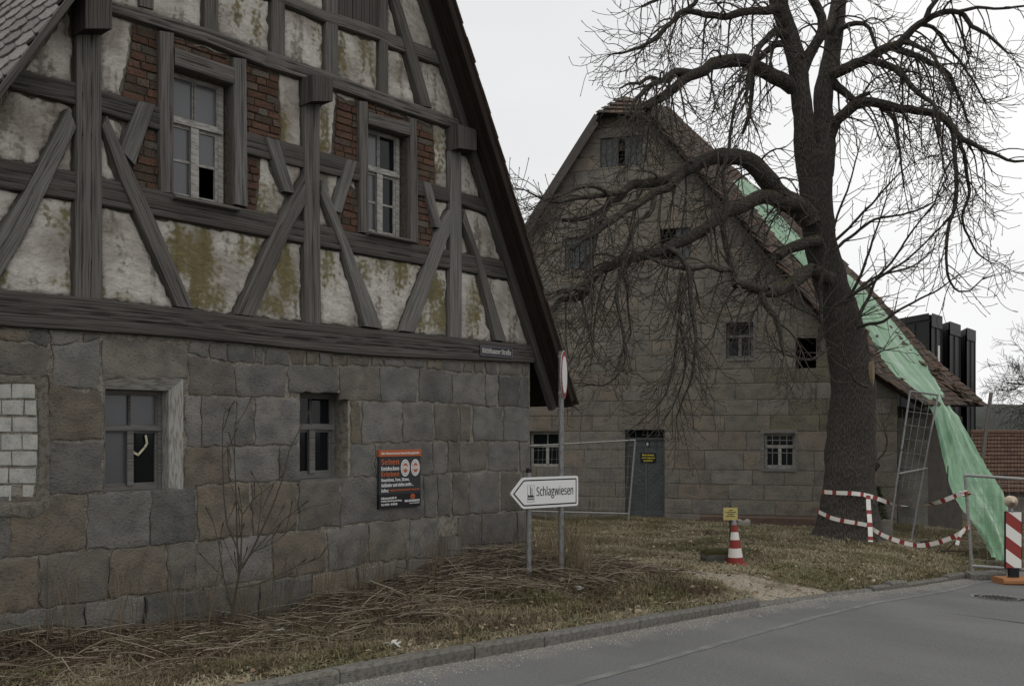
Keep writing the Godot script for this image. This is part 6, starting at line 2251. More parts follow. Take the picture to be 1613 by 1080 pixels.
const PLINTH_STONES := [
	[-6.843,2.839,-6.654,2.839,-6.467,2.842,-6.458,2.756,-6.654,2.746,-6.847,2.731],
	[-6.44,2.843,-6.287,2.846,-6.295,2.724,-6.434,2.755],
	[-6.265,2.847,-6.017,2.85,-6.012,2.786,-6.253,2.728],
	[-5.986,2.852,-5.849,2.852,-5.842,2.82,-5.972,2.79],
	[-4.986,2.859,-4.798,2.855,-4.792,2.713,-4.985,2.74],
	[-4.774,2.857,-4.602,2.853,-4.604,2.691,-4.775,2.714],
	[-4.582,2.855,-4.298,2.85,-4.29,2.684,-4.578,2.692],
	[-4.278,2.851,-4.16,2.847,-4.18,2.688,-4.275,2.685],
	[-4.138,2.848,-3.874,2.837,-3.865,2.698,-4.155,2.689],
	[-3.833,2.84,-3.667,2.833,-3.672,2.707,-3.827,2.7],
	[-3.649,2.834,-3.505,2.828,-3.508,2.714,-3.642,2.708],
	[-3.481,2.83,-3.339,2.824,-3.337,2.721,-3.481,2.715],
	[-3.314,2.826,-3.149,2.817,-3.131,2.729,-3.314,2.722],
	[-3.092,2.82,-2.78,2.818,-2.796,2.74,-3.109,2.73],
	[-2.751,2.819,-2.608,2.821,-2.595,2.747,-2.766,2.742],
	[-2.571,2.823,-2.296,2.828,-2.274,2.758,-2.571,2.748],
	[-2.255,2.831,-1.945,2.837,-1.929,2.76,-2.26,2.759],
	[-1.906,2.839,-1.662,2.844,-1.65,2.748,-1.893,2.762],
	[-1.612,2.847,-1.329,2.852,-1.324,2.741,-1.63,2.749],
	[-1.267,2.855,-1.103,2.858,-1.133,2.741,-1.292,2.742],
	[-1.088,2.859,-0.925,2.862,-0.915,2.742,-1.075,2.744],
	[-0.881,2.864,-0.673,2.867,-0.657,2.742,-0.877,2.744],
	[-0.608,2.871,-0.198,2.879,-0.209,2.744,-0.61,2.745],
	[-0.165,2.881,-0.029,2.883,-0.055,2.743,-0.154,2.746],
	[-5.821,2.804,-5.57,2.824,-5.293,2.847,-5.004,2.792,-5.005,2.504,-5.293,2.49,-5.57,2.485,-5.828,2.469],
	[-3.874,2.677,-3.554,2.696,-3.237,2.703,-3.238,2.421,-3.554,2.418,-3.867,2.402],
	[-6.847,2.715,-6.571,2.73,-6.292,2.707,-6.287,2.463,-6.571,2.467,-6.849,2.461],
	[-6.245,2.715,-5.857,2.802,-5.856,2.367,-6.242,2.387],
	[-4.995,2.721,-4.501,2.66,-4.498,2.357,-4.987,2.355],
	[-4.483,2.659,-4.198,2.67,-3.911,2.676,-3.91,2.361,-4.198,2.355,-4.486,2.357],
	[-3.206,2.705,-2.66,2.722,-2.632,2.351,-3.196,2.346],
	[-2.63,2.723,-2.059,2.741,-2.076,2.359,-2.618,2.351],
	[-2.017,2.743,-1.485,2.717,-1.491,2.343,-2.04,2.36],
	[-1.472,2.717,-0.944,2.716,-0.921,2.337,-1.466,2.344],
	[-0.882,2.718,-0.681,2.716,-0.685,2.333,-0.88,2.337],
	[-0.622,2.719,-0.237,2.718,-0.239,2.329,-0.628,2.334],
	[-0.206,2.719,-0.043,2.717,-0.031,2.326,-0.222,2.329],
	[-6.284,2.462,-6.055,2.347,-5.833,2.351,-5.829,1.94,-6.055,1.929,-6.28,1.927],
	[-5.027,2.339,-4.864,2.339,-4.863,1.866,-5.016,1.865],
	[-4.857,2.339,-4.577,2.343,-4.292,2.341,-4.292,1.87,-4.577,1.867,-4.861,1.866],
	[-4.256,2.342,-3.734,2.339,-3.743,1.872,-4.262,1.87],
	[-3.048,2.324,-2.933,2.325,-2.916,1.874,-3.045,1.871],
	[-2.888,2.327,-2.312,2.336,-2.321,1.887,-2.905,1.874],
	[-2.283,2.336,-1.808,2.331,-1.793,1.897,-2.278,1.887],
	[-1.777,2.331,-1.374,2.32,-1.355,1.894,-1.766,1.897],
	[-1.351,2.32,-1.165,2.317,-1.164,1.893,-1.325,1.894],
	[-1.108,2.318,-0.578,2.309,-0.552,1.888,-1.101,1.892],
	[-0.524,2.31,-0.025,2.302,-0.016,1.885,-0.545,1.888],
	[-6.284,1.912,-6.055,1.914,-5.816,1.924,-5.822,1.476,-6.055,1.477,-6.275,1.479],
	[-5.031,1.85,-4.558,1.851,-4.572,1.51,-5.044,1.48],
	[-4.55,1.851,-4,1.854,-3.991,1.503,-4.551,1.509],
	[-3.974,1.853,-3.752,1.854,-3.732,1.488,-3.975,1.502],
	[-3.058,1.851,-2.736,1.858,-2.727,1.509,-3.059,1.51],
	[-2.7,1.858,-2.282,1.874,-1.824,1.876,-1.823,1.49,-2.282,1.501,-2.712,1.508],
	[-1.805,1.876,-1.596,1.874,-1.569,1.502,-1.805,1.49],
	[-1.55,1.874,-1.363,1.872,-1.369,1.512,-1.555,1.502],
	[-1.339,1.872,-0.864,1.868,-0.855,1.508,-1.354,1.512],
	[-0.831,1.868,-0.262,1.863,-0.261,1.481,-0.823,1.507],
	[-0.215,1.863,-0.016,1.861,-0.007,1.47,-0.199,1.479],
	[-6.843,1.478,-6.591,1.472,-6.593,0.971,-6.842,0.967],
	[-6.576,1.472,-6.286,1.46,-5.976,1.46,-5.975,0.988,-6.286,0.977,-6.579,0.97],
	[-5.953,1.459,-5.679,1.455,-5.375,1.461,-5.388,0.965,-5.679,0.972,-5.959,0.987],
	[-5.374,1.461,-4.928,1.482,-4.921,0.972,-5.375,0.964],
	[-4.907,1.481,-4.622,1.487,-4.34,1.49,-4.326,0.975,-4.622,0.979,-4.895,0.969],
	[-4.304,1.489,-3.763,1.47,-3.776,0.969,-4.3,0.973],
	[-3.733,1.469,-3.211,1.488,-3.191,0.996,-3.747,0.966],
	[-3.179,1.487,-2.805,1.49,-2.397,1.482,-1.963,1.471,-1.968,0.99,-2.397,0.996,-2.805,1,-3.188,0.996],
	[-1.956,1.471,-1.743,1.472,-1.766,0.989,-1.949,0.989],
	[-1.723,1.472,-1.52,1.485,-1.509,0.984,-1.716,0.985],
	[-1.472,1.483,-1.218,1.499,-1.185,0.98,-1.462,0.981],
	[-1.153,1.497,-0.629,1.474,-0.623,0.976,-1.187,0.98],
	[-0.568,1.472,-0.197,1.454,-0.203,0.972,-0.582,0.973],
	[-0.134,1.452,-0.005,1.446,-0.029,0.97,-0.166,0.97],
	[-6.836,0.952,-6.61,0.96,-6.367,0.963,-6.364,0.535,-6.61,0.532,-6.848,0.534],
	[-6.355,0.962,-6.071,0.967,-5.781,0.965,-5.765,0.54,-6.071,0.541,-6.351,0.533],
	[-5.751,0.962,-5.502,0.954,-5.244,0.951,-5.228,0.528,-5.502,0.537,-5.758,0.539],
	[-5.209,0.948,-4.931,0.955,-4.934,0.52,-5.217,0.527],
	[-4.913,0.953,-4.671,0.959,-4.67,0.518,-4.917,0.518],
	[-4.65,0.957,-4.363,0.96,-4.074,0.957,-4.074,0.517,-4.363,0.515,-4.638,0.515],
	[-4.056,0.956,-3.728,0.954,-3.395,0.938,-3.404,0.514,-3.728,0.506,-4.054,0.514],
	[-3.366,0.936,-2.821,0.978,-2.813,0.547,-3.355,0.509],
	[-2.798,0.976,-2.211,0.971,-2.224,0.537,-2.787,0.545],
	[-2.183,0.969,-1.733,0.966,-1.729,0.488,-2.188,0.534],
	[-1.367,0.958,-0.99,0.957,-0.971,0.583,-1.377,0.601],
	[-0.946,0.954,-0.293,0.949,-0.296,0.551,-0.968,0.583],
	[-0.269,0.947,-0.036,0.947,-0.008,0.537,-0.264,0.548],
	[-6.847,0.519,-6.644,0.518,-6.432,0.522,-6.21,0.523,-5.993,0.524,-5.98,0.062,-6.21,0.098,-6.432,0.129,-6.644,0.164,-6.837,0.188],
	[-5.972,0.521,-5.72,0.524,-5.461,0.521,-5.448,-0.017,-5.72,0.026,-5.962,0.059],
	[-5.431,0.517,-5.154,0.51,-4.857,0.502,-4.856,-0.092,-5.154,-0.06,-5.449,-0.016],
	[-4.834,0.499,-4.545,0.501,-4.249,0.499,-4.242,-0.125,-4.545,-0.105,-4.845,-0.094],
	[-4.223,0.496,-3.917,0.498,-3.61,0.49,-3.61,-0.109,-3.917,-0.144,-4.226,-0.128],
	[-3.574,0.486,-2.985,0.504,-2.988,-0.05,-3.569,-0.115],
	[-2.957,0.501,-2.264,0.521,-2.266,0.023,-2.954,-0.055],
	[-2.244,0.519,-1.721,0.466,-1.724,0.097,-2.248,0.02],
	[-1.688,0.463,-1.39,0.581,-1.4,0.144,-1.691,0.093],
	[-1.362,0.579,-0.554,0.541,-0.539,0.067,-1.373,0.141],
	[-0.492,0.535,-0.006,0.513,-0.005,0.019,-0.502,0.063],
	[-7.09,2.82,-6.857,2.84,-6.864,2.728,-7.099,2.71],
	[-7.172,2.814,-7.107,2.819,-7.11,2.71,-7.163,2.706],
	[-7.091,2.697,-6.858,2.714,-6.857,2.461,-7.093,2.45],
	[-7.174,2.691,-7.101,2.697,-7.101,2.45,-7.167,2.447],
	[-7.09,2.436,-6.866,2.446,-6.856,1.921,-7.096,1.923],
	[-7.173,2.433,-7.108,2.436,-7.102,1.923,-7.171,1.924],
	[-7.086,1.909,-6.86,1.907,-6.862,1.493,-7.093,1.505],
	[-7.165,1.91,-7.101,1.909,-7.103,1.505,-7.165,1.508],
	[-7.022,1.487,-6.864,1.479,-6.856,0.968,-7.019,0.985],
	[-7.166,1.495,-7.036,1.488,-7.035,0.987,-7.17,1.001],
	[-7.09,0.979,-6.857,0.954,-6.863,0.536,-7.092,0.569],
	[-7.168,0.987,-7.105,0.98,-7.11,0.572,-7.162,0.579],
	[-7.01,0.543,-6.853,0.52,-6.867,0.194,-7.017,0.221],
	[-7.163,0.566,-7.022,0.545,-7.03,0.223,-7.17,0.248]]
const WHITE_BRICKS := [
	[-6.853,2.381,-6.76,2.384,-6.762,2.27,-6.853,2.267],
	[-6.75,2.385,-6.581,2.391,-6.577,2.275,-6.75,2.27],
	[-6.571,2.391,-6.391,2.398,-6.394,2.28,-6.571,2.275],
	[-6.853,2.25,-6.659,2.254,-6.658,2.139,-6.853,2.136],
	[-6.649,2.255,-6.482,2.259,-6.486,2.141,-6.649,2.139],
	[-6.472,2.259,-6.381,2.261,-6.381,2.143,-6.472,2.141],
	[-6.853,2.113,-6.75,2.115,-6.746,2,-6.853,2],
	[-6.741,2.115,-6.576,2.117,-6.58,2,-6.741,2],
	[-6.566,2.117,-6.376,2.119,-6.373,2,-6.566,2],
	[-6.853,1.977,-6.664,1.977,-6.664,1.856,-6.853,1.859],
	[-6.654,1.977,-6.497,1.977,-6.493,1.854,-6.654,1.856],
	[-6.487,1.976,-6.371,1.976,-6.369,1.852,-6.487,1.854],
	[-6.853,1.841,-6.76,1.84,-6.762,1.73,-6.853,1.733],
	[-6.75,1.839,-6.581,1.837,-6.577,1.725,-6.75,1.73],
	[-6.571,1.837,-6.376,1.834,-6.376,1.72,-6.571,1.725],
	[-6.853,1.71,-6.769,1.708,-6.774,1.588,-6.853,1.591],
	[-6.76,1.707,-6.601,1.703,-6.606,1.581,-6.76,1.588],
	[-6.591,1.702,-6.386,1.697,-6.386,1.573,-6.591,1.581],
	[-6.853,1.574,-6.75,1.569,-6.751,1.445,-6.853,1.45],
	[-6.741,1.569,-6.576,1.562,-6.578,1.435,-6.741,1.444],
	[-6.487,1.561,-6.396,1.557,-6.411,1.431,-6.487,1.435]]
const CEMENT := [-6.858,2.449,-6.36,2.471,-6.288,2.41,-6.273,1.893,-6.278,1.36,-6.411,1.284,-6.858,1.335]
const CEMENT_HOLE := [-6.867,2.383,-6.401,2.401,-6.371,2.359,-6.36,1.683,-6.391,1.42,-6.867,1.446]
const STAINS := [
	[-5.067,3.663,0.17,0.297,1],
	[-4.85,3.572,0.149,0.333,1],
	[-4.77,3.279,0.172,0.121,0.8],
	[-4.334,3.816,0.162,0.164,1],
	[-3.975,3.764,0.156,0.221,1],
	[-3.882,3.568,0.11,0.261,0.8],
	[-4.089,3.286,0.153,0.116,0.7],
	[-3.371,3.752,0.12,0.231,0.9],
	[-3.243,3.645,0.087,0.206,0.6],
	[-2.845,3.799,0.279,0.282,0.5],
	[-2.227,3.767,0.303,0.258,0.4],
	[-1.778,3.707,0.171,0.228,1],
	[-1.714,3.395,0.237,0.182,1],
	[-1.903,3.279,0.189,0.106,0.8],
	[-1.433,3.552,0.134,0.311,0.6],
	[-1.106,3.664,0.162,0.317,0.5],
	[-6.152,3.861,0.135,0.119,0.5],
	[-6.215,3.287,0.117,0.086,0.6],
	[-5.591,3.192,0.204,0.068,0.6],
	[-6.462,3.258,0.132,0.094,0.4],
	[-4.164,4.429,0.09,0.153,0.4],
	[-3.975,5.114,0.093,0.168,0.6],
	[-3.396,5.321,0.102,0.271,0.7],
	[-1.714,5.429,0.085,0.229,0.6],
	[-5.226,4.461,0.063,0.117,0.3],
	[-4.312,6.17,0.223,0.164,0.35],
	[-2.98,6.261,0.366,0.21,0.2],
	[-3.496,5.094,0.117,0.081,0.5]]
const POSTER := [-2.684,1.793,-2.031,1.776,-2.052,1.128,-2.684,1.137]
const STREET_SIGN := [-1.064,3.085,-0.448,3.076,-0.448,2.933,-1.064,2.95]
const STUMP := [-1.703,0.414,-1.411,0.741]
const H1_BASE := [-6.659,0.298,-5.454,0.162,-4.349,0.072,-2.98,0.219,-2.227,0.27,-1.714,0.362,-1.049,0.346,0,0.219]
const H2_OPEN_A := [-3.046,1.104,-2.153,2]
const H2_DOOR := [-0.555,-0.13,0.423,2.047]
const H2_OPEN_B := [2.791,1.125,3.5,1.97]
const H2_OPEN_C := [1.903,3.757,2.542,4.62]
const H2_OPEN_D := [3.514,3.494,3.969,4.198]
const H2_OPEN_E := [3.024,5.024,3.125,5.14]
const H2_OPEN_F := [-2.103,6.105,-1.379,6.913]
const H2_OPEN_G := [0.314,6.228,1.056,6.975]
const H2_OPEN_H := [-1.183,8.619,-0.126,9.344]
const H2_COURSES := [-0.466,0.012,0.374,0.736,1.085,1.553,2.015,2.401,2.771,3.162,3.51,3.88,4.25,4.62,4.99,5.36,5.73,6.099,6.454,6.808,7.163,7.517,7.872,8.226,8.565,8.904,9.243,9.582]
const H2_OUTLINE := [-5.396,-0.768,-5.396,4.148,-1.151,9.856,0.031,9.861,0.625,9.116,2.246,7.23,3.528,5.571,4.068,4.892,5.316,3.384,5.736,3.014,5.736,-0.462]
const H2_ROOF := [
	[3.339,9.777,-23.239,4.401,11.143,-26.89],
	[3.78,9.144,-23.096,5.055,10.416,-26.745],
	[5.422,7.054,-22.562,6.875,8.534,-26.206],
	[6.629,5.414,-22.17,8.973,6.594,-25.81],
	[7.137,4.743,-22.005,9.804,5.624,-25.643],
	[8.311,3.269,-21.624,11.408,3.701,-25.257],
	[9.233,2.597,-21.324,12.402,2.699,-24.954]]
const H2_HIP := [2.099,9.895,-23.589,3.361,9.726,-23.179,2.946,10.781,-24.9,0.25,7.096,-24.19,-2.535,2.87,-25.095]
const H2_BASE := [-3.114,-0.153,0.423,-0.103,2.732,-0.205,4.026,-0.196,5.749,-0.114]
const KERB := [
	[-1.535,6.282],
	[-1.245,6.634],
	[-0.843,7.126],
	[-0.185,7.834],
	[0.241,8.295],
	[1.337,9.526],
	[2.81,11.136],
	[4.128,12.495],
	[5.854,13.95],
	[7.409,15.51],
	[9.261,17.224]]
const TARP := [
	[5.681,8.444,-24.594,6.608,8.845,-26.258],
	[6.079,7.592,-23.965,7.014,8.147,-25.754],
	[6.423,6.882,-23.47,7.414,7.316,-25.076],
	[6.874,6.309,-23.248,7.947,6.569,-24.655],
	[7.445,5.619,-23.098,8.76,6.234,-25.1],
	[8.113,5.1,-23.247,9.49,5.655,-25.262],
	[8.568,4.601,-23.219,9.913,5.04,-25.054],
	[8.683,3.831,-22.514,10.404,4.224,-24.711],
	[8.923,3.297,-22.105,10.616,3.599,-24.22],
	[9.225,2.9,-21.774,10.506,3.058,-23.33],
	[9.467,2.501,-21.467,10.383,2.601,-22.556],
	[9.178,2.11,-20.564,10.069,2.257,-21.409],
	[8.986,1.576,-19.894,9.943,1.767,-20.558],
	[8.816,1.125,-19.292,9.837,1.327,-19.793],
	[8.697,0.689,-18.729,9.736,0.957,-19.078],
	[8.679,0.399,-18.194,9.536,0.712,-18.398],
	[8.657,0.138,-17.68,9.281,0.403,-17.745],
	[8.586,-0.085,-17.183,9.053,0.06,-17.114],
	[8.411,-0.204,-16.7,8.816,-0.288,-16.5]]
const TREE := [
	["trunk",6.319,-0.243,-17.9,0.74,6.319,0.031,-17.9,0.656,6.331,0.27,-17.9,0.573,6.331,0.568,-17.9,0.513,6.343,1.045,-17.9,0.477,6.366,1.761,-17.9,0.442,6.414,2.477,-17.9,0.418,6.414,2.955,-17.9,0.394,6.331,3.432,-17.9,0.37,6.187,4.148,-17.9,0.34,6.02,4.745,-17.9,0.31,5.853,5.341,-17.9,0.298,5.746,5.938,-17.9,0.298,5.71,6.535,-17.9,0.298,5.698,6.988,-17.9,0.322,5.698,7.251,-17.9,0.286],
	["stem",5.591,6.833,-17.9,0.215,5.499,7.231,-17.833,0.202,5.454,7.685,-17.767,0.19,5.375,8.254,-17.7,0.177,5.296,8.818,-17.633,0.176,5.1,9.378,-17.567,0.164,4.894,9.933,-17.5,0.152,4.748,10.6,-17.433,0.128,4.614,11.494,-17.367,0.093,4.492,12.38,-17.3,0.046],
	["stem",5.817,6.833,-17.9,0.215,5.907,7.267,-17.956,0.198,5.926,7.764,-18.011,0.18,5.908,8.384,-18.067,0.175,6.059,9.007,-18.122,0.175,6.162,9.635,-18.178,0.164,6.266,10.266,-18.233,0.146,6.383,11.023,-18.289,0.134,6.5,12.028,-18.344,0.098,6.642,13.04,-18.4,0.049],
	["limb",5.351,8.549,-17.7,0.118,5.45,8.841,-17.6,0.11,5.571,9.117,-17.5,0.101,5.69,9.354,-17.4,0.093,5.611,9.635,-17.3,0.085,5.384,9.935,-17.2,0.076,5.193,10.436,-17.1,0.068],
	["limb",5.889,9.518,-17.9,0.084,6.078,9.8,-18,0.078,6.148,10.085,-18.1,0.072],
	["limb",5.233,8.407,-17.7,0.153,4.95,8.499,-17.533,0.145,4.672,8.541,-17.367,0.137,4.42,8.582,-17.2,0.129,4.162,8.632,-17.033,0.121,3.806,8.578,-16.867,0.113,3.501,8.446,-16.7,0.106,3.345,8.261,-16.533,0.098,3.05,8.121,-16.367,0.091,2.813,7.875,-16.2,0.084,2.549,7.676,-16.033,0.077,2.385,7.5,-15.867,0.07,2.214,7.317,-15.7,0.063],
	["limb",3.207,8.204,-16.5,0.077,2.981,8.18,-16.35,0.07,2.781,8.124,-16.2,0.063,2.627,7.981,-16.05,0.057,2.464,7.851,-15.9,0.05,2.242,7.691,-15.75,0.044,2.096,7.512,-15.6,0.038,1.972,7.304,-15.45,0.032,1.821,7.08,-15.3,0.025],
	["limb",2.48,7.888,-16,0.043,2.27,7.888,-15.8,0.036,2.075,7.71,-15.6,0.029,1.904,7.616,-15.4,0.022,1.707,7.472,-15.2,0.015],
	["limb",5.157,9.251,-17.6,0.094,4.913,9.285,-17.4,0.082,4.696,9.178,-17.2,0.071,4.448,8.925,-17,0.059,4.295,8.675,-16.8,0.049,4.156,8.286,-16.6,0.038,4.04,7.795,-16.4,0.027],
	["limb",5.204,8.993,-17.6,0.088,5.076,9.198,-17.729,0.08,4.935,9.25,-17.857,0.072,4.802,9.194,-17.986,0.064,4.68,9.113,-18.114,0.056,4.615,8.811,-18.243,0.048,4.599,8.246,-18.371,0.039,4.483,7.797,-18.5,0.031],
	["limb",4.964,9.793,-17.5,0.087,4.705,9.678,-17.318,0.08,4.313,9.563,-17.136,0.073,3.917,9.437,-16.955,0.066,3.517,9.335,-16.773,0.059,3.235,9.289,-16.591,0.053,2.97,9.242,-16.409,0.046,2.678,8.956,-16.227,0.04,2.412,8.621,-16.045,0.034,2.11,8.409,-15.864,0.027,1.887,8.262,-15.682,0.021,1.638,8.159,-15.5,0.015],
	["limb",4.883,9.933,-17.5,0.082,4.476,10.122,-17.28,0.069,3.907,10.189,-17.06,0.057,3.183,9.971,-16.84,0.045,2.587,9.59,-16.62,0.033,2.225,9.325,-16.4,0.022],
	["limb",3.023,9.37,-16.7,0.045,3.16,9.459,-16.6,0.039,3.228,9.568,-16.5,0.033],
	["limb",6.042,8.744,-18,0.12,6.187,8.802,-17.9,0.112,6.414,8.871,-17.8,0.103,6.697,8.986,-17.7,0.095,6.846,9.052,-17.6,0.087,7.122,9.152,-17.5,0.079,7.314,9.343,-17.4,0.07,7.526,9.485,-17.3,0.063,7.792,9.568,-17.2,0.055,8.031,9.547,-17.1,0.047,8.188,9.253,-17,0.039,8.422,9.053,-16.9,0.032,8.596,8.832,-16.8,0.024,8.69,8.658,-16.7,0.017],
	["limb",7.525,9.485,-17.3,0.058,7.562,9.637,-17.2,0.048,7.678,9.809,-17.1,0.038,7.86,9.933,-17,0.028],
	["limb",7.984,9.503,-17,0.034,8.276,9.56,-16.925,0.03,8.52,9.481,-16.85,0.025,8.762,9.47,-16.775,0.021,9.113,9.482,-16.7,0.017],
	["limb",6.59,8.927,-17.7,0.071,6.795,8.73,-17.467,0.062,7.014,8.491,-17.233,0.054,7.146,8.131,-17,0.045,7.372,7.846,-16.767,0.037,7.368,7.566,-16.533,0.029,7.319,7.053,-16.3,0.022],
	["limb",7.022,9.122,-17.6,0.07,7.405,9.102,-17.814,0.064,7.686,9.091,-18.029,0.057,8.021,9.042,-18.243,0.05,8.472,8.928,-18.457,0.043,8.682,8.784,-18.671,0.036,8.92,8.522,-18.886,0.028,9.136,8.239,-19.1,0.02],
	["limb",7.204,9.187,-17.5,0.052,7.273,9.026,-17.22,0.045,7.358,8.799,-16.94,0.037,7.436,8.486,-16.66,0.03,7.464,8.115,-16.38,0.023,7.444,7.689,-16.1,0.016],
	["limb",7.531,9.49,-17.5,0.041,7.815,9.514,-17.667,0.037,8.055,9.395,-17.833,0.032,8.274,9.2,-18,0.028,8.593,9.024,-18.167,0.024,8.916,8.722,-18.333,0.019,9.194,8.413,-18.5,0.015],
	["limb",6.051,8.733,-18.1,0.097,6.162,8.516,-18,0.084,6.307,8.349,-17.9,0.072,6.438,8.23,-17.8,0.059,6.555,8.254,-17.7,0.047,6.623,8.254,-17.6,0.035],
	["limb",5.985,7.549,-17.9,0.119,6.068,7.765,-17.793,0.112,6.184,7.919,-17.687,0.105,6.358,8.036,-17.58,0.097,6.471,8.046,-17.473,0.09,6.802,7.951,-17.367,0.083,7.094,7.834,-17.26,0.076,7.542,7.741,-17.153,0.069,7.745,7.58,-17.047,0.062,7.855,7.342,-16.94,0.055,7.917,7.173,-16.833,0.049,8.101,7.074,-16.727,0.042,8.227,6.942,-16.62,0.035,8.46,6.767,-16.513,0.029,8.679,6.659,-16.407,0.023,8.894,6.673,-16.3,0.016],
	["limb",7.767,7.331,-16.8,0.045,7.791,6.803,-16.756,0.041,7.793,6.423,-16.711,0.037,7.761,6,-16.667,0.033,7.63,5.524,-16.622,0.03,7.565,4.907,-16.578,0.026,7.622,4.59,-16.533,0.022,7.755,4.429,-16.489,0.018,7.91,4.434,-16.444,0.015,8.096,4.613,-16.4,0.011],
	["limb",7.879,7.197,-16.8,0.036,8.047,6.793,-16.917,0.032,8.193,6.315,-17.033,0.028,8.123,5.887,-17.15,0.024,8.282,5.545,-17.267,0.02,8.5,5.268,-17.383,0.016,8.791,5.127,-17.5,0.012],
	["limb",6.128,9.375,-17.9,0.06,6.159,9.552,-17.783,0.053,6.283,9.585,-17.667,0.047,6.476,9.535,-17.55,0.041,6.561,9.357,-17.433,0.035,6.598,9.077,-17.317,0.029,6.668,8.765,-17.2,0.023],
	["limb",6.635,8.101,-17.6,0.047,6.815,7.913,-17.46,0.04,6.945,7.658,-17.32,0.033,6.958,7.326,-17.18,0.027,6.969,6.885,-17.04,0.02,6.957,6.394,-16.9,0.014],
	["limb",5.528,5.953,-17.7,0.224,5.249,6.131,-17.556,0.212,4.974,6.272,-17.411,0.199,4.748,6.409,-17.267,0.187,4.549,6.566,-17.122,0.175,4.352,6.731,-16.978,0.163,4.169,6.814,-16.833,0.151,3.822,6.818,-16.689,0.14,3.458,6.754,-16.544,0.129,3.121,6.581,-16.4,0.118,2.856,6.389,-16.256,0.107,2.648,6.296,-16.111,0.096,2.187,6.151,-15.967,0.085,1.988,6.082,-15.822,0.075,1.813,5.888,-15.678,0.064,1.61,5.728,-15.533,0.054,1.339,5.539,-15.389,0.044,1.052,5.405,-15.244,0.035,0.79,5.342,-15.1,0.025],
	["limb",2.814,6.282,-15.9,0.085,2.733,6.14,-15.8,0.079,2.58,6.019,-15.7,0.073,2.324,5.91,-15.6,0.068,2.082,5.72,-15.5,0.062,1.853,5.604,-15.4,0.056,1.637,5.417,-15.3,0.051,1.454,5.283,-15.2,0.046,1.314,5.161,-15.1,0.04,1.115,5.02,-15,0.035,0.929,4.831,-14.9,0.03],
	["limb",1.844,5.927,-15.5,0.052,1.573,5.831,-15.367,0.045,1.254,5.758,-15.233,0.038,0.992,5.684,-15.1,0.031,0.733,5.612,-14.967,0.025,0.43,5.659,-14.833,0.018,0.211,5.724,-14.7,0.012],
	["limb",1.566,5.815,-15.3,0.041,1.398,5.856,-15.14,0.035,1.213,5.855,-14.98,0.029,1.003,5.774,-14.82,0.023,0.767,5.636,-14.66,0.017,0.536,5.557,-14.5,0.012],
	["limb",2.324,5.91,-15.6,0.047,2.296,5.711,-15.55,0.042,2.206,5.534,-15.5,0.038,2.055,5.45,-15.45,0.033,1.946,5.306,-15.4,0.029,1.878,5.07,-15.35,0.025,1.77,4.856,-15.3,0.02],
	["limb",5.556,5.872,-17.6,0.153,5.307,6.138,-17.437,0.146,4.911,6.192,-17.274,0.139,4.58,6.209,-17.111,0.133,4.299,6.124,-16.947,0.127,4.034,5.961,-16.784,0.12,3.695,5.812,-16.621,0.114,3.462,5.621,-16.458,0.108,3.188,5.4,-16.295,0.102,2.888,5.216,-16.132,0.097,2.592,5.077,-15.968,0.091,2.25,4.94,-15.805,0.085,1.882,4.836,-15.642,0.08,1.636,4.704,-15.479,0.074,1.424,4.553,-15.316,0.069,1.248,4.384,-15.153,0.064,1.164,4.178,-14.989,0.058,0.954,4.046,-14.826,0.053,0.758,4.033,-14.663,0.048,0.594,3.846,-14.5,0.043],
	["limb",1.169,4.19,-14.8,0.039,0.964,4.201,-14.675,0.032,0.713,4.153,-14.55,0.025,0.495,4.077,-14.425,0.018,0.3,4.021,-14.3,0.011],
	["limb",1.395,4.5,-15,0.04,1.1,4.319,-14.8,0.03,0.91,4.161,-14.6,0.019],
	["limb",5.673,5.52,-17.6,0.117,5.306,5.44,-17.433,0.105,5.013,5.292,-17.267,0.092,4.794,5.146,-17.1,0.08],
	["limb",5.874,4.8,-17.5,0.14,5.461,4.918,-17.3,0.131,5.193,4.782,-17.1,0.123,4.974,4.659,-16.9,0.114,4.715,4.494,-16.7,0.106,4.449,4.42,-16.5,0.098,4.189,4.445,-16.3,0.09,3.944,4.469,-16.1,0.082,3.747,4.48,-15.9,0.074],
	["shoot",3.747,4.48,-15.9,0.064,3.71,4.678,-15.878,0.059,3.62,4.96,-15.856,0.054,3.531,5.325,-15.833,0.049,3.515,5.615,-15.811,0.045,3.542,5.895,-15.789,0.04,3.505,6.204,-15.767,0.035,3.563,6.618,-15.744,0.03,3.621,7.031,-15.722,0.026,3.7,7.443,-15.7,0.021],
	["limb",3.705,4.714,-15.9,0.048,3.46,4.697,-15.8,0.044,3.218,4.711,-15.7,0.04,2.896,4.673,-15.6,0.036,2.64,4.697,-15.5,0.033,2.397,4.741,-15.4,0.029,2.127,4.815,-15.3,0.025],
	["limb",4.254,4.412,-16.3,0.076,4.314,4.219,-16.24,0.067,4.396,4.049,-16.18,0.058,4.508,3.805,-16.12,0.049,4.556,3.52,-16.06,0.041,4.581,3.28,-16,0.032],
	["limb",2.516,4.986,-15.5,0.052,2.698,4.889,-15.475,0.047,2.838,4.699,-15.45,0.042,2.895,4.365,-15.425,0.037,2.931,3.848,-15.4,0.032,2.957,3.435,-15.375,0.027,2.901,2.921,-15.35,0.022,2.774,2.562,-15.325,0.017,2.647,2.255,-15.3,0.012],
	["limb",2.888,4.687,-15.5,0.036,2.79,4.364,-15.417,0.032,2.694,3.84,-15.333,0.027,2.638,3.423,-15.25,0.023,2.563,3.011,-15.167,0.019,2.428,2.603,-15.083,0.014,2.285,2.4,-15,0.01],
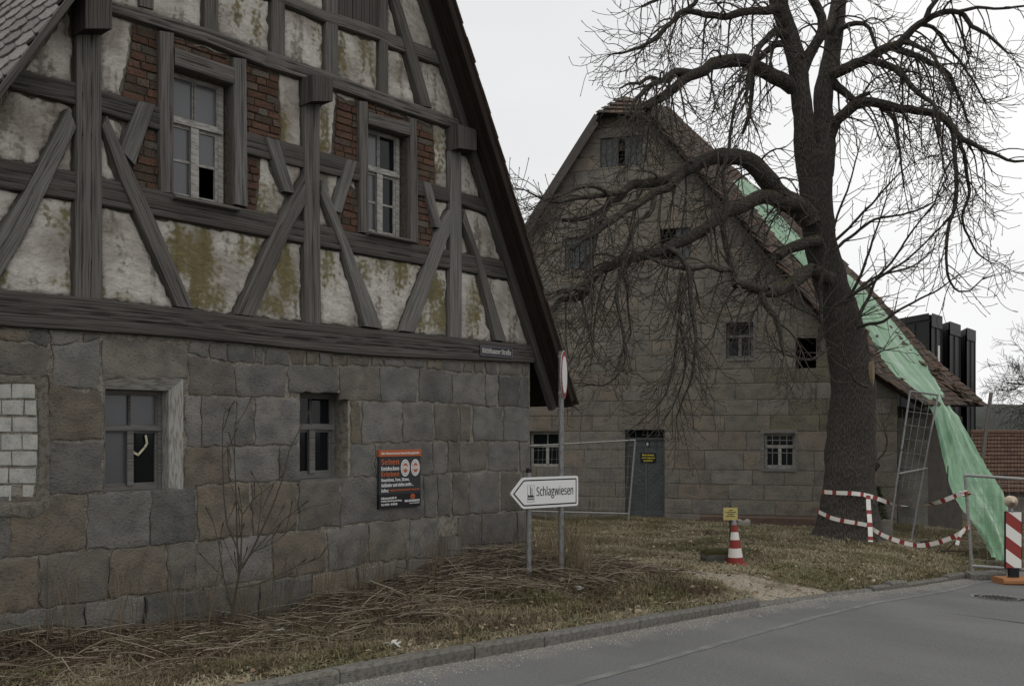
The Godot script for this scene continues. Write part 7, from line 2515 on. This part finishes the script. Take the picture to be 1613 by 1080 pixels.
	["limb",2.764,4.583,-15.5,0.031,2.709,4.176,-15.54,0.027,2.778,3.662,-15.58,0.023,2.848,3.145,-15.62,0.019,2.772,2.731,-15.66,0.015,2.653,2.419,-15.7,0.01],
	["limb",1.797,4.718,-15.1,0.035,1.701,4.508,-15.05,0.032,1.655,4.2,-15,0.029,1.679,3.844,-14.95,0.026,1.743,3.49,-14.9,0.022,1.757,3.089,-14.85,0.019,1.613,2.839,-14.8,0.016,1.411,2.718,-14.75,0.013,1.21,2.735,-14.7,0.01],
	["limb",1.696,4.567,-15.1,0.025,1.836,4.327,-15.175,0.021,1.866,3.932,-15.25,0.018,1.916,3.584,-15.325,0.014,1.822,3.386,-15.4,0.01],
	["shoot",5.692,4.018,-17.3,0.04,5.784,4.25,-17.129,0.036,6.054,4.464,-16.957,0.031,6.272,4.574,-16.786,0.027,6.574,4.791,-16.614,0.023,6.78,4.938,-16.443,0.019,7.056,5.222,-16.271,0.015,7.336,5.542,-16.1,0.011],
	["shoot",5.579,3.376,-17.2,0.046,5.555,4.055,-17.129,0.041,5.521,4.524,-17.057,0.036,5.554,4.978,-16.986,0.031,5.655,5.349,-16.914,0.026,5.766,5.818,-16.843,0.021,5.943,6.361,-16.771,0.016,6.073,6.899,-16.7,0.011],
	["shoot",6.131,4.378,-17.4,0.035,6.212,4.62,-17.24,0.03,6.28,4.824,-17.08,0.025,6.39,5.305,-16.92,0.02,6.464,5.687,-16.76,0.016,6.546,6.095,-16.6,0.011],
	["shoot",6.377,3.936,-17.6,0.035,6.572,3.976,-17.433,0.031,6.728,4.014,-17.267,0.027,6.994,4.212,-17.1,0.023,7.264,4.371,-16.933,0.019,7.528,4.515,-16.767,0.015,7.675,4.656,-16.6,0.011],
	["shoot",6.247,3.856,-17.4,0.037,6.319,4.081,-17.343,0.033,6.471,4.455,-17.286,0.03,6.622,4.78,-17.229,0.026,6.851,5.057,-17.171,0.022,7.114,5.48,-17.114,0.019,7.283,5.753,-17.057,0.015,7.52,6.057,-17,0.011],
	["shoot",6.189,4.436,-17.4,0.029,6.612,4.816,-17.6,0.025,7.162,4.99,-17.8,0.021,7.602,5.144,-18,0.017,8.05,5.458,-18.2,0.012],
	["shoot",5.897,5.325,-17.5,0.033,6.189,5.573,-17.4,0.028,6.614,5.864,-17.3,0.024,7.035,5.922,-17.2,0.02,7.45,6.047,-17.1,0.016,7.542,6.103,-17,0.011],
	["shoot",5.921,5.5,-17.5,0.029,6.22,5.811,-17.325,0.025,6.5,6.116,-17.15,0.02,6.716,6.413,-16.975,0.016,6.983,6.682,-16.8,0.011],
	["shoot",6.439,2.803,-17.2,0.029,6.203,2.913,-17.12,0.025,5.947,3.363,-17.04,0.022,5.863,3.696,-16.96,0.018,6.004,3.913,-16.88,0.015,6.199,4.038,-16.8,0.011],
	["shoot",6.441,3.845,-17.3,0.027,6.439,3.548,-17.2,0.021,6.469,3.368,-17.1,0.016,6.636,3.451,-17,0.011],
	["shoot",5.751,3.514,-17.2,0.032,5.366,3.292,-17,0.026,4.967,3.322,-16.8,0.019,4.631,3.439,-16.6,0.013],
	["shoot",5.636,4.007,-17.2,0.029,5.243,4.149,-16.967,0.023,4.836,4.287,-16.733,0.018,4.494,4.398,-16.5,0.013],
	["shoot",6.56,1.362,-17.4,0.023,6.807,1.653,-17.35,0.017,6.822,1.885,-17.3,0.012]]
const SAPLING := [
	[-2.534,0.108,-8.55,0.024,-2.511,0.404,-8.55,0.018,-2.465,0.66,-8.55,0.013,-2.431,0.803,-8.55,0.007],
	[-2.417,0.81,-8.5,0.011,-2.462,0.98,-8.5,0.01,-2.547,1.178,-8.5,0.009,-2.575,1.433,-8.5,0.007,-2.587,1.773,-8.5,0.006,-2.587,2,-8.5,0.005,-2.57,2.17,-8.5,0.004],
	[-2.417,0.782,-8.5,0.014,-2.332,0.923,-8.5,0.012,-2.236,1.122,-8.5,0.01,-2.134,1.348,-8.5,0.009,-2.043,1.603,-8.5,0.007,-1.992,1.83,-8.5,0.006,-1.895,2.028,-8.5,0.004],
	[-2.428,0.753,-8.5,0.011,-2.417,1.037,-8.5,0.009,-2.411,1.263,-8.5,0.007,-2.474,1.433,-8.5,0.005,-2.519,1.547,-8.5,0.004],
	[-2.454,0.718,-8.55,0.01,-2.471,1.031,-8.55,0.009,-2.477,1.373,-8.55,0.007,-2.494,1.772,-8.55,0.006,-2.488,2.057,-8.55,0.005,-2.477,2.114,-8.55,0.004],
	[-2.411,1.263,-8.5,0.007,-2.304,1.405,-8.5,0.005,-2.162,1.518,-8.5,0.004],
	[-2.332,0.923,-8.5,0.007,-2.219,0.969,-8.5,0.006,-2.088,1.037,-8.5,0.004,-2.02,1.105,-8.5,0.004],
	[-2.275,1.037,-8.5,0.007,-2.252,1.263,-8.5,0.004,-2.236,1.49,-8.5,0.004],
	[-2.436,0.62,-8.45,0.008,-2.262,0.648,-8.45,0.007,-2.065,0.733,-8.45,0.005,-1.896,0.817,-8.45,0.004,-1.727,0.873,-8.45,0.004],
	[-2.526,0.395,-8.6,0.008,-2.606,0.681,-8.6,0.007,-2.646,0.968,-8.6,0.005,-2.703,1.197,-8.6,0.004,-2.743,1.312,-8.6,0.004],
	[-2.451,0.753,-8.5,0.006,-2.53,0.923,-8.5,0.004,-2.587,1.065,-8.5,0.004],
	[-2.417,0.81,-8.5,0.007,-2.19,1.065,-8.5,0.006,-2.02,1.235,-8.5,0.005,-1.793,1.331,-8.5,0.004,-1.623,1.365,-8.5,0.004]]
const H1_AT := [0.2417,0,-12.7203]
const H1_TURN := 48.7816
const H2_AT := [3.3448,0,-23.5000]
const H2_TURN := -18.0000
const P := {
	"sign_left": [0.198,0.167,-11.22],
	"sign_right": [0.594,0.252,-11.5],
	"sign_right_top": [0.594,2.974,-11.5],
	"sign_left_top": [0.198,1.521,-11.22],
	"panel": [0.1,1.101,-11.15,0.781,1.06,-11.65],
	"round": [0.632,2.69,-11.5],
	"cone": [3.478,-0.072,-14.8],
	"notice": [3.514,0.684,-15.3],
	"block": [3.215,-0.05,-15],
	"fence_yard": [-0.582,1.586,-23.9,2.892,1.807,-22.3,2.728,-0.111,-22.3,-0.582,-0.199,-23.9],
	"fence_road": [7.431,1.293,-15.6,7.545,-0.288,-15.6,8.891,1.202,-14.6,8.94,-0.287,-14.6],
	"fence_foot": [7.693,-0.346,-15.5],
	"beacon": [7.879,-0.242,-14.95],
	"beacon_board": [7.749,0.754,-14.95,8.018,-0.173,-14.95],
	"beacon_lamp": [7.849,0.904,-14.95],
	"tape_upper": [5.729,0.898,-17.59,5.799,0.895,-17.448,5.936,0.89,-17.341,6.213,0.881,-17.307,6.491,0.84,-17.403,6.691,0.774,-17.35,6.823,0.712,-17.1,6.983,0.69,-16.8,7.101,0.719,-16.5,7.166,0.78,-16.2,7.259,0.848,-16,7.358,0.936,-15.8,7.417,1.014,-15.57],
	"tape_lower": [5.636,0.546,-17.593,5.707,0.491,-17.417,5.859,0.422,-17.283,6.128,0.369,-17.23,6.462,0.302,-17.325,6.553,0.223,-17.2,6.655,0.147,-17.05,6.759,0.096,-16.8,6.9,0.052,-16.6,7.003,0.043,-16.4,7.112,0.088,-16.2,7.205,0.155,-16,7.366,0.288,-15.75,7.464,0.456,-15.54],
	"tape_drop": [6.454,0.851,-17.24,6.442,0.626,-17.18,6.416,0.34,-17.05,6.39,0.045,-16.95],
	"tape_end": [7.459,0.455,-15.55,7.331,0.378,-15.5,7.28,0.264,-15.5,7.249,0.161,-15.5],
	"tape_knot": [7.41,1.012,-15.6],
	"mesh_panel": [8.785,2.896,-21,9.401,2.812,-21,8.666,0.761,-20.2,8.154,0.815,-20.2],
	"mesh_bar": [8.274,1.105,-20.33,8.888,1.212,-20.37],
	"plank": [11.786,2.967,-23.4,11.339,1.157,-23],
	"lamp": [22.845,0.2,-45,22.845,1.31,-45,22.665,1.76,-45],
	"slab_l": [4.502,-0.119,-22.7],
	"slab_r": [7.003,-0.083,-22],
	"lump": [5.336,-0.161,-21.9],
	"bush": [7.239,0.085,-18.9],
	"leaning_slab": [7.143,0.072,-18.3],
	"bag": [7.93,0.165,-18.6],
	"litter_a": [-0.95,0.272,-7.6],
	"litter_b": [0.744,0.203,-11],
	"litter_c": [-2.086,0.292,-8.4],
	"dark_a": [16.87,3.72,-43,17.587,3.6,-40,18.581,3.648,-41.2],
	"dark_b": [19.844,3.76,-44,19.737,3.72,-43,20.93,3.78,-44.5],
	"dark_c": [22.106,3.88,-47,21.751,3.824,-45.6,22.858,3.88,-47],
	"far_roof": [16.399,1.955,-34,21.613,1.955,-34,14.952,0.016,-31,19.706,0.016,-31],
	"burr": [6.473,1.288,-17.8,6.857,1.385,-17.75],
	"scar": [6.666,3.069,-17.62],
	"manhole": [6.686,-0.349,-13.05],
	"kerb_twigs": [5.593,0.164,-17],
	"rope": [8.662,1.32,-18.9,8.421,0.957,-18.4,8.451,0.665,-18.2],
	"strip": [-5.472,1.854,-0.2,-5.424,1.807,-0.2,-5.387,1.789,-0.2,-5.325,1.853,-0.2,-5.3,1.894,-0.2,-5.313,1.965,-0.2]}
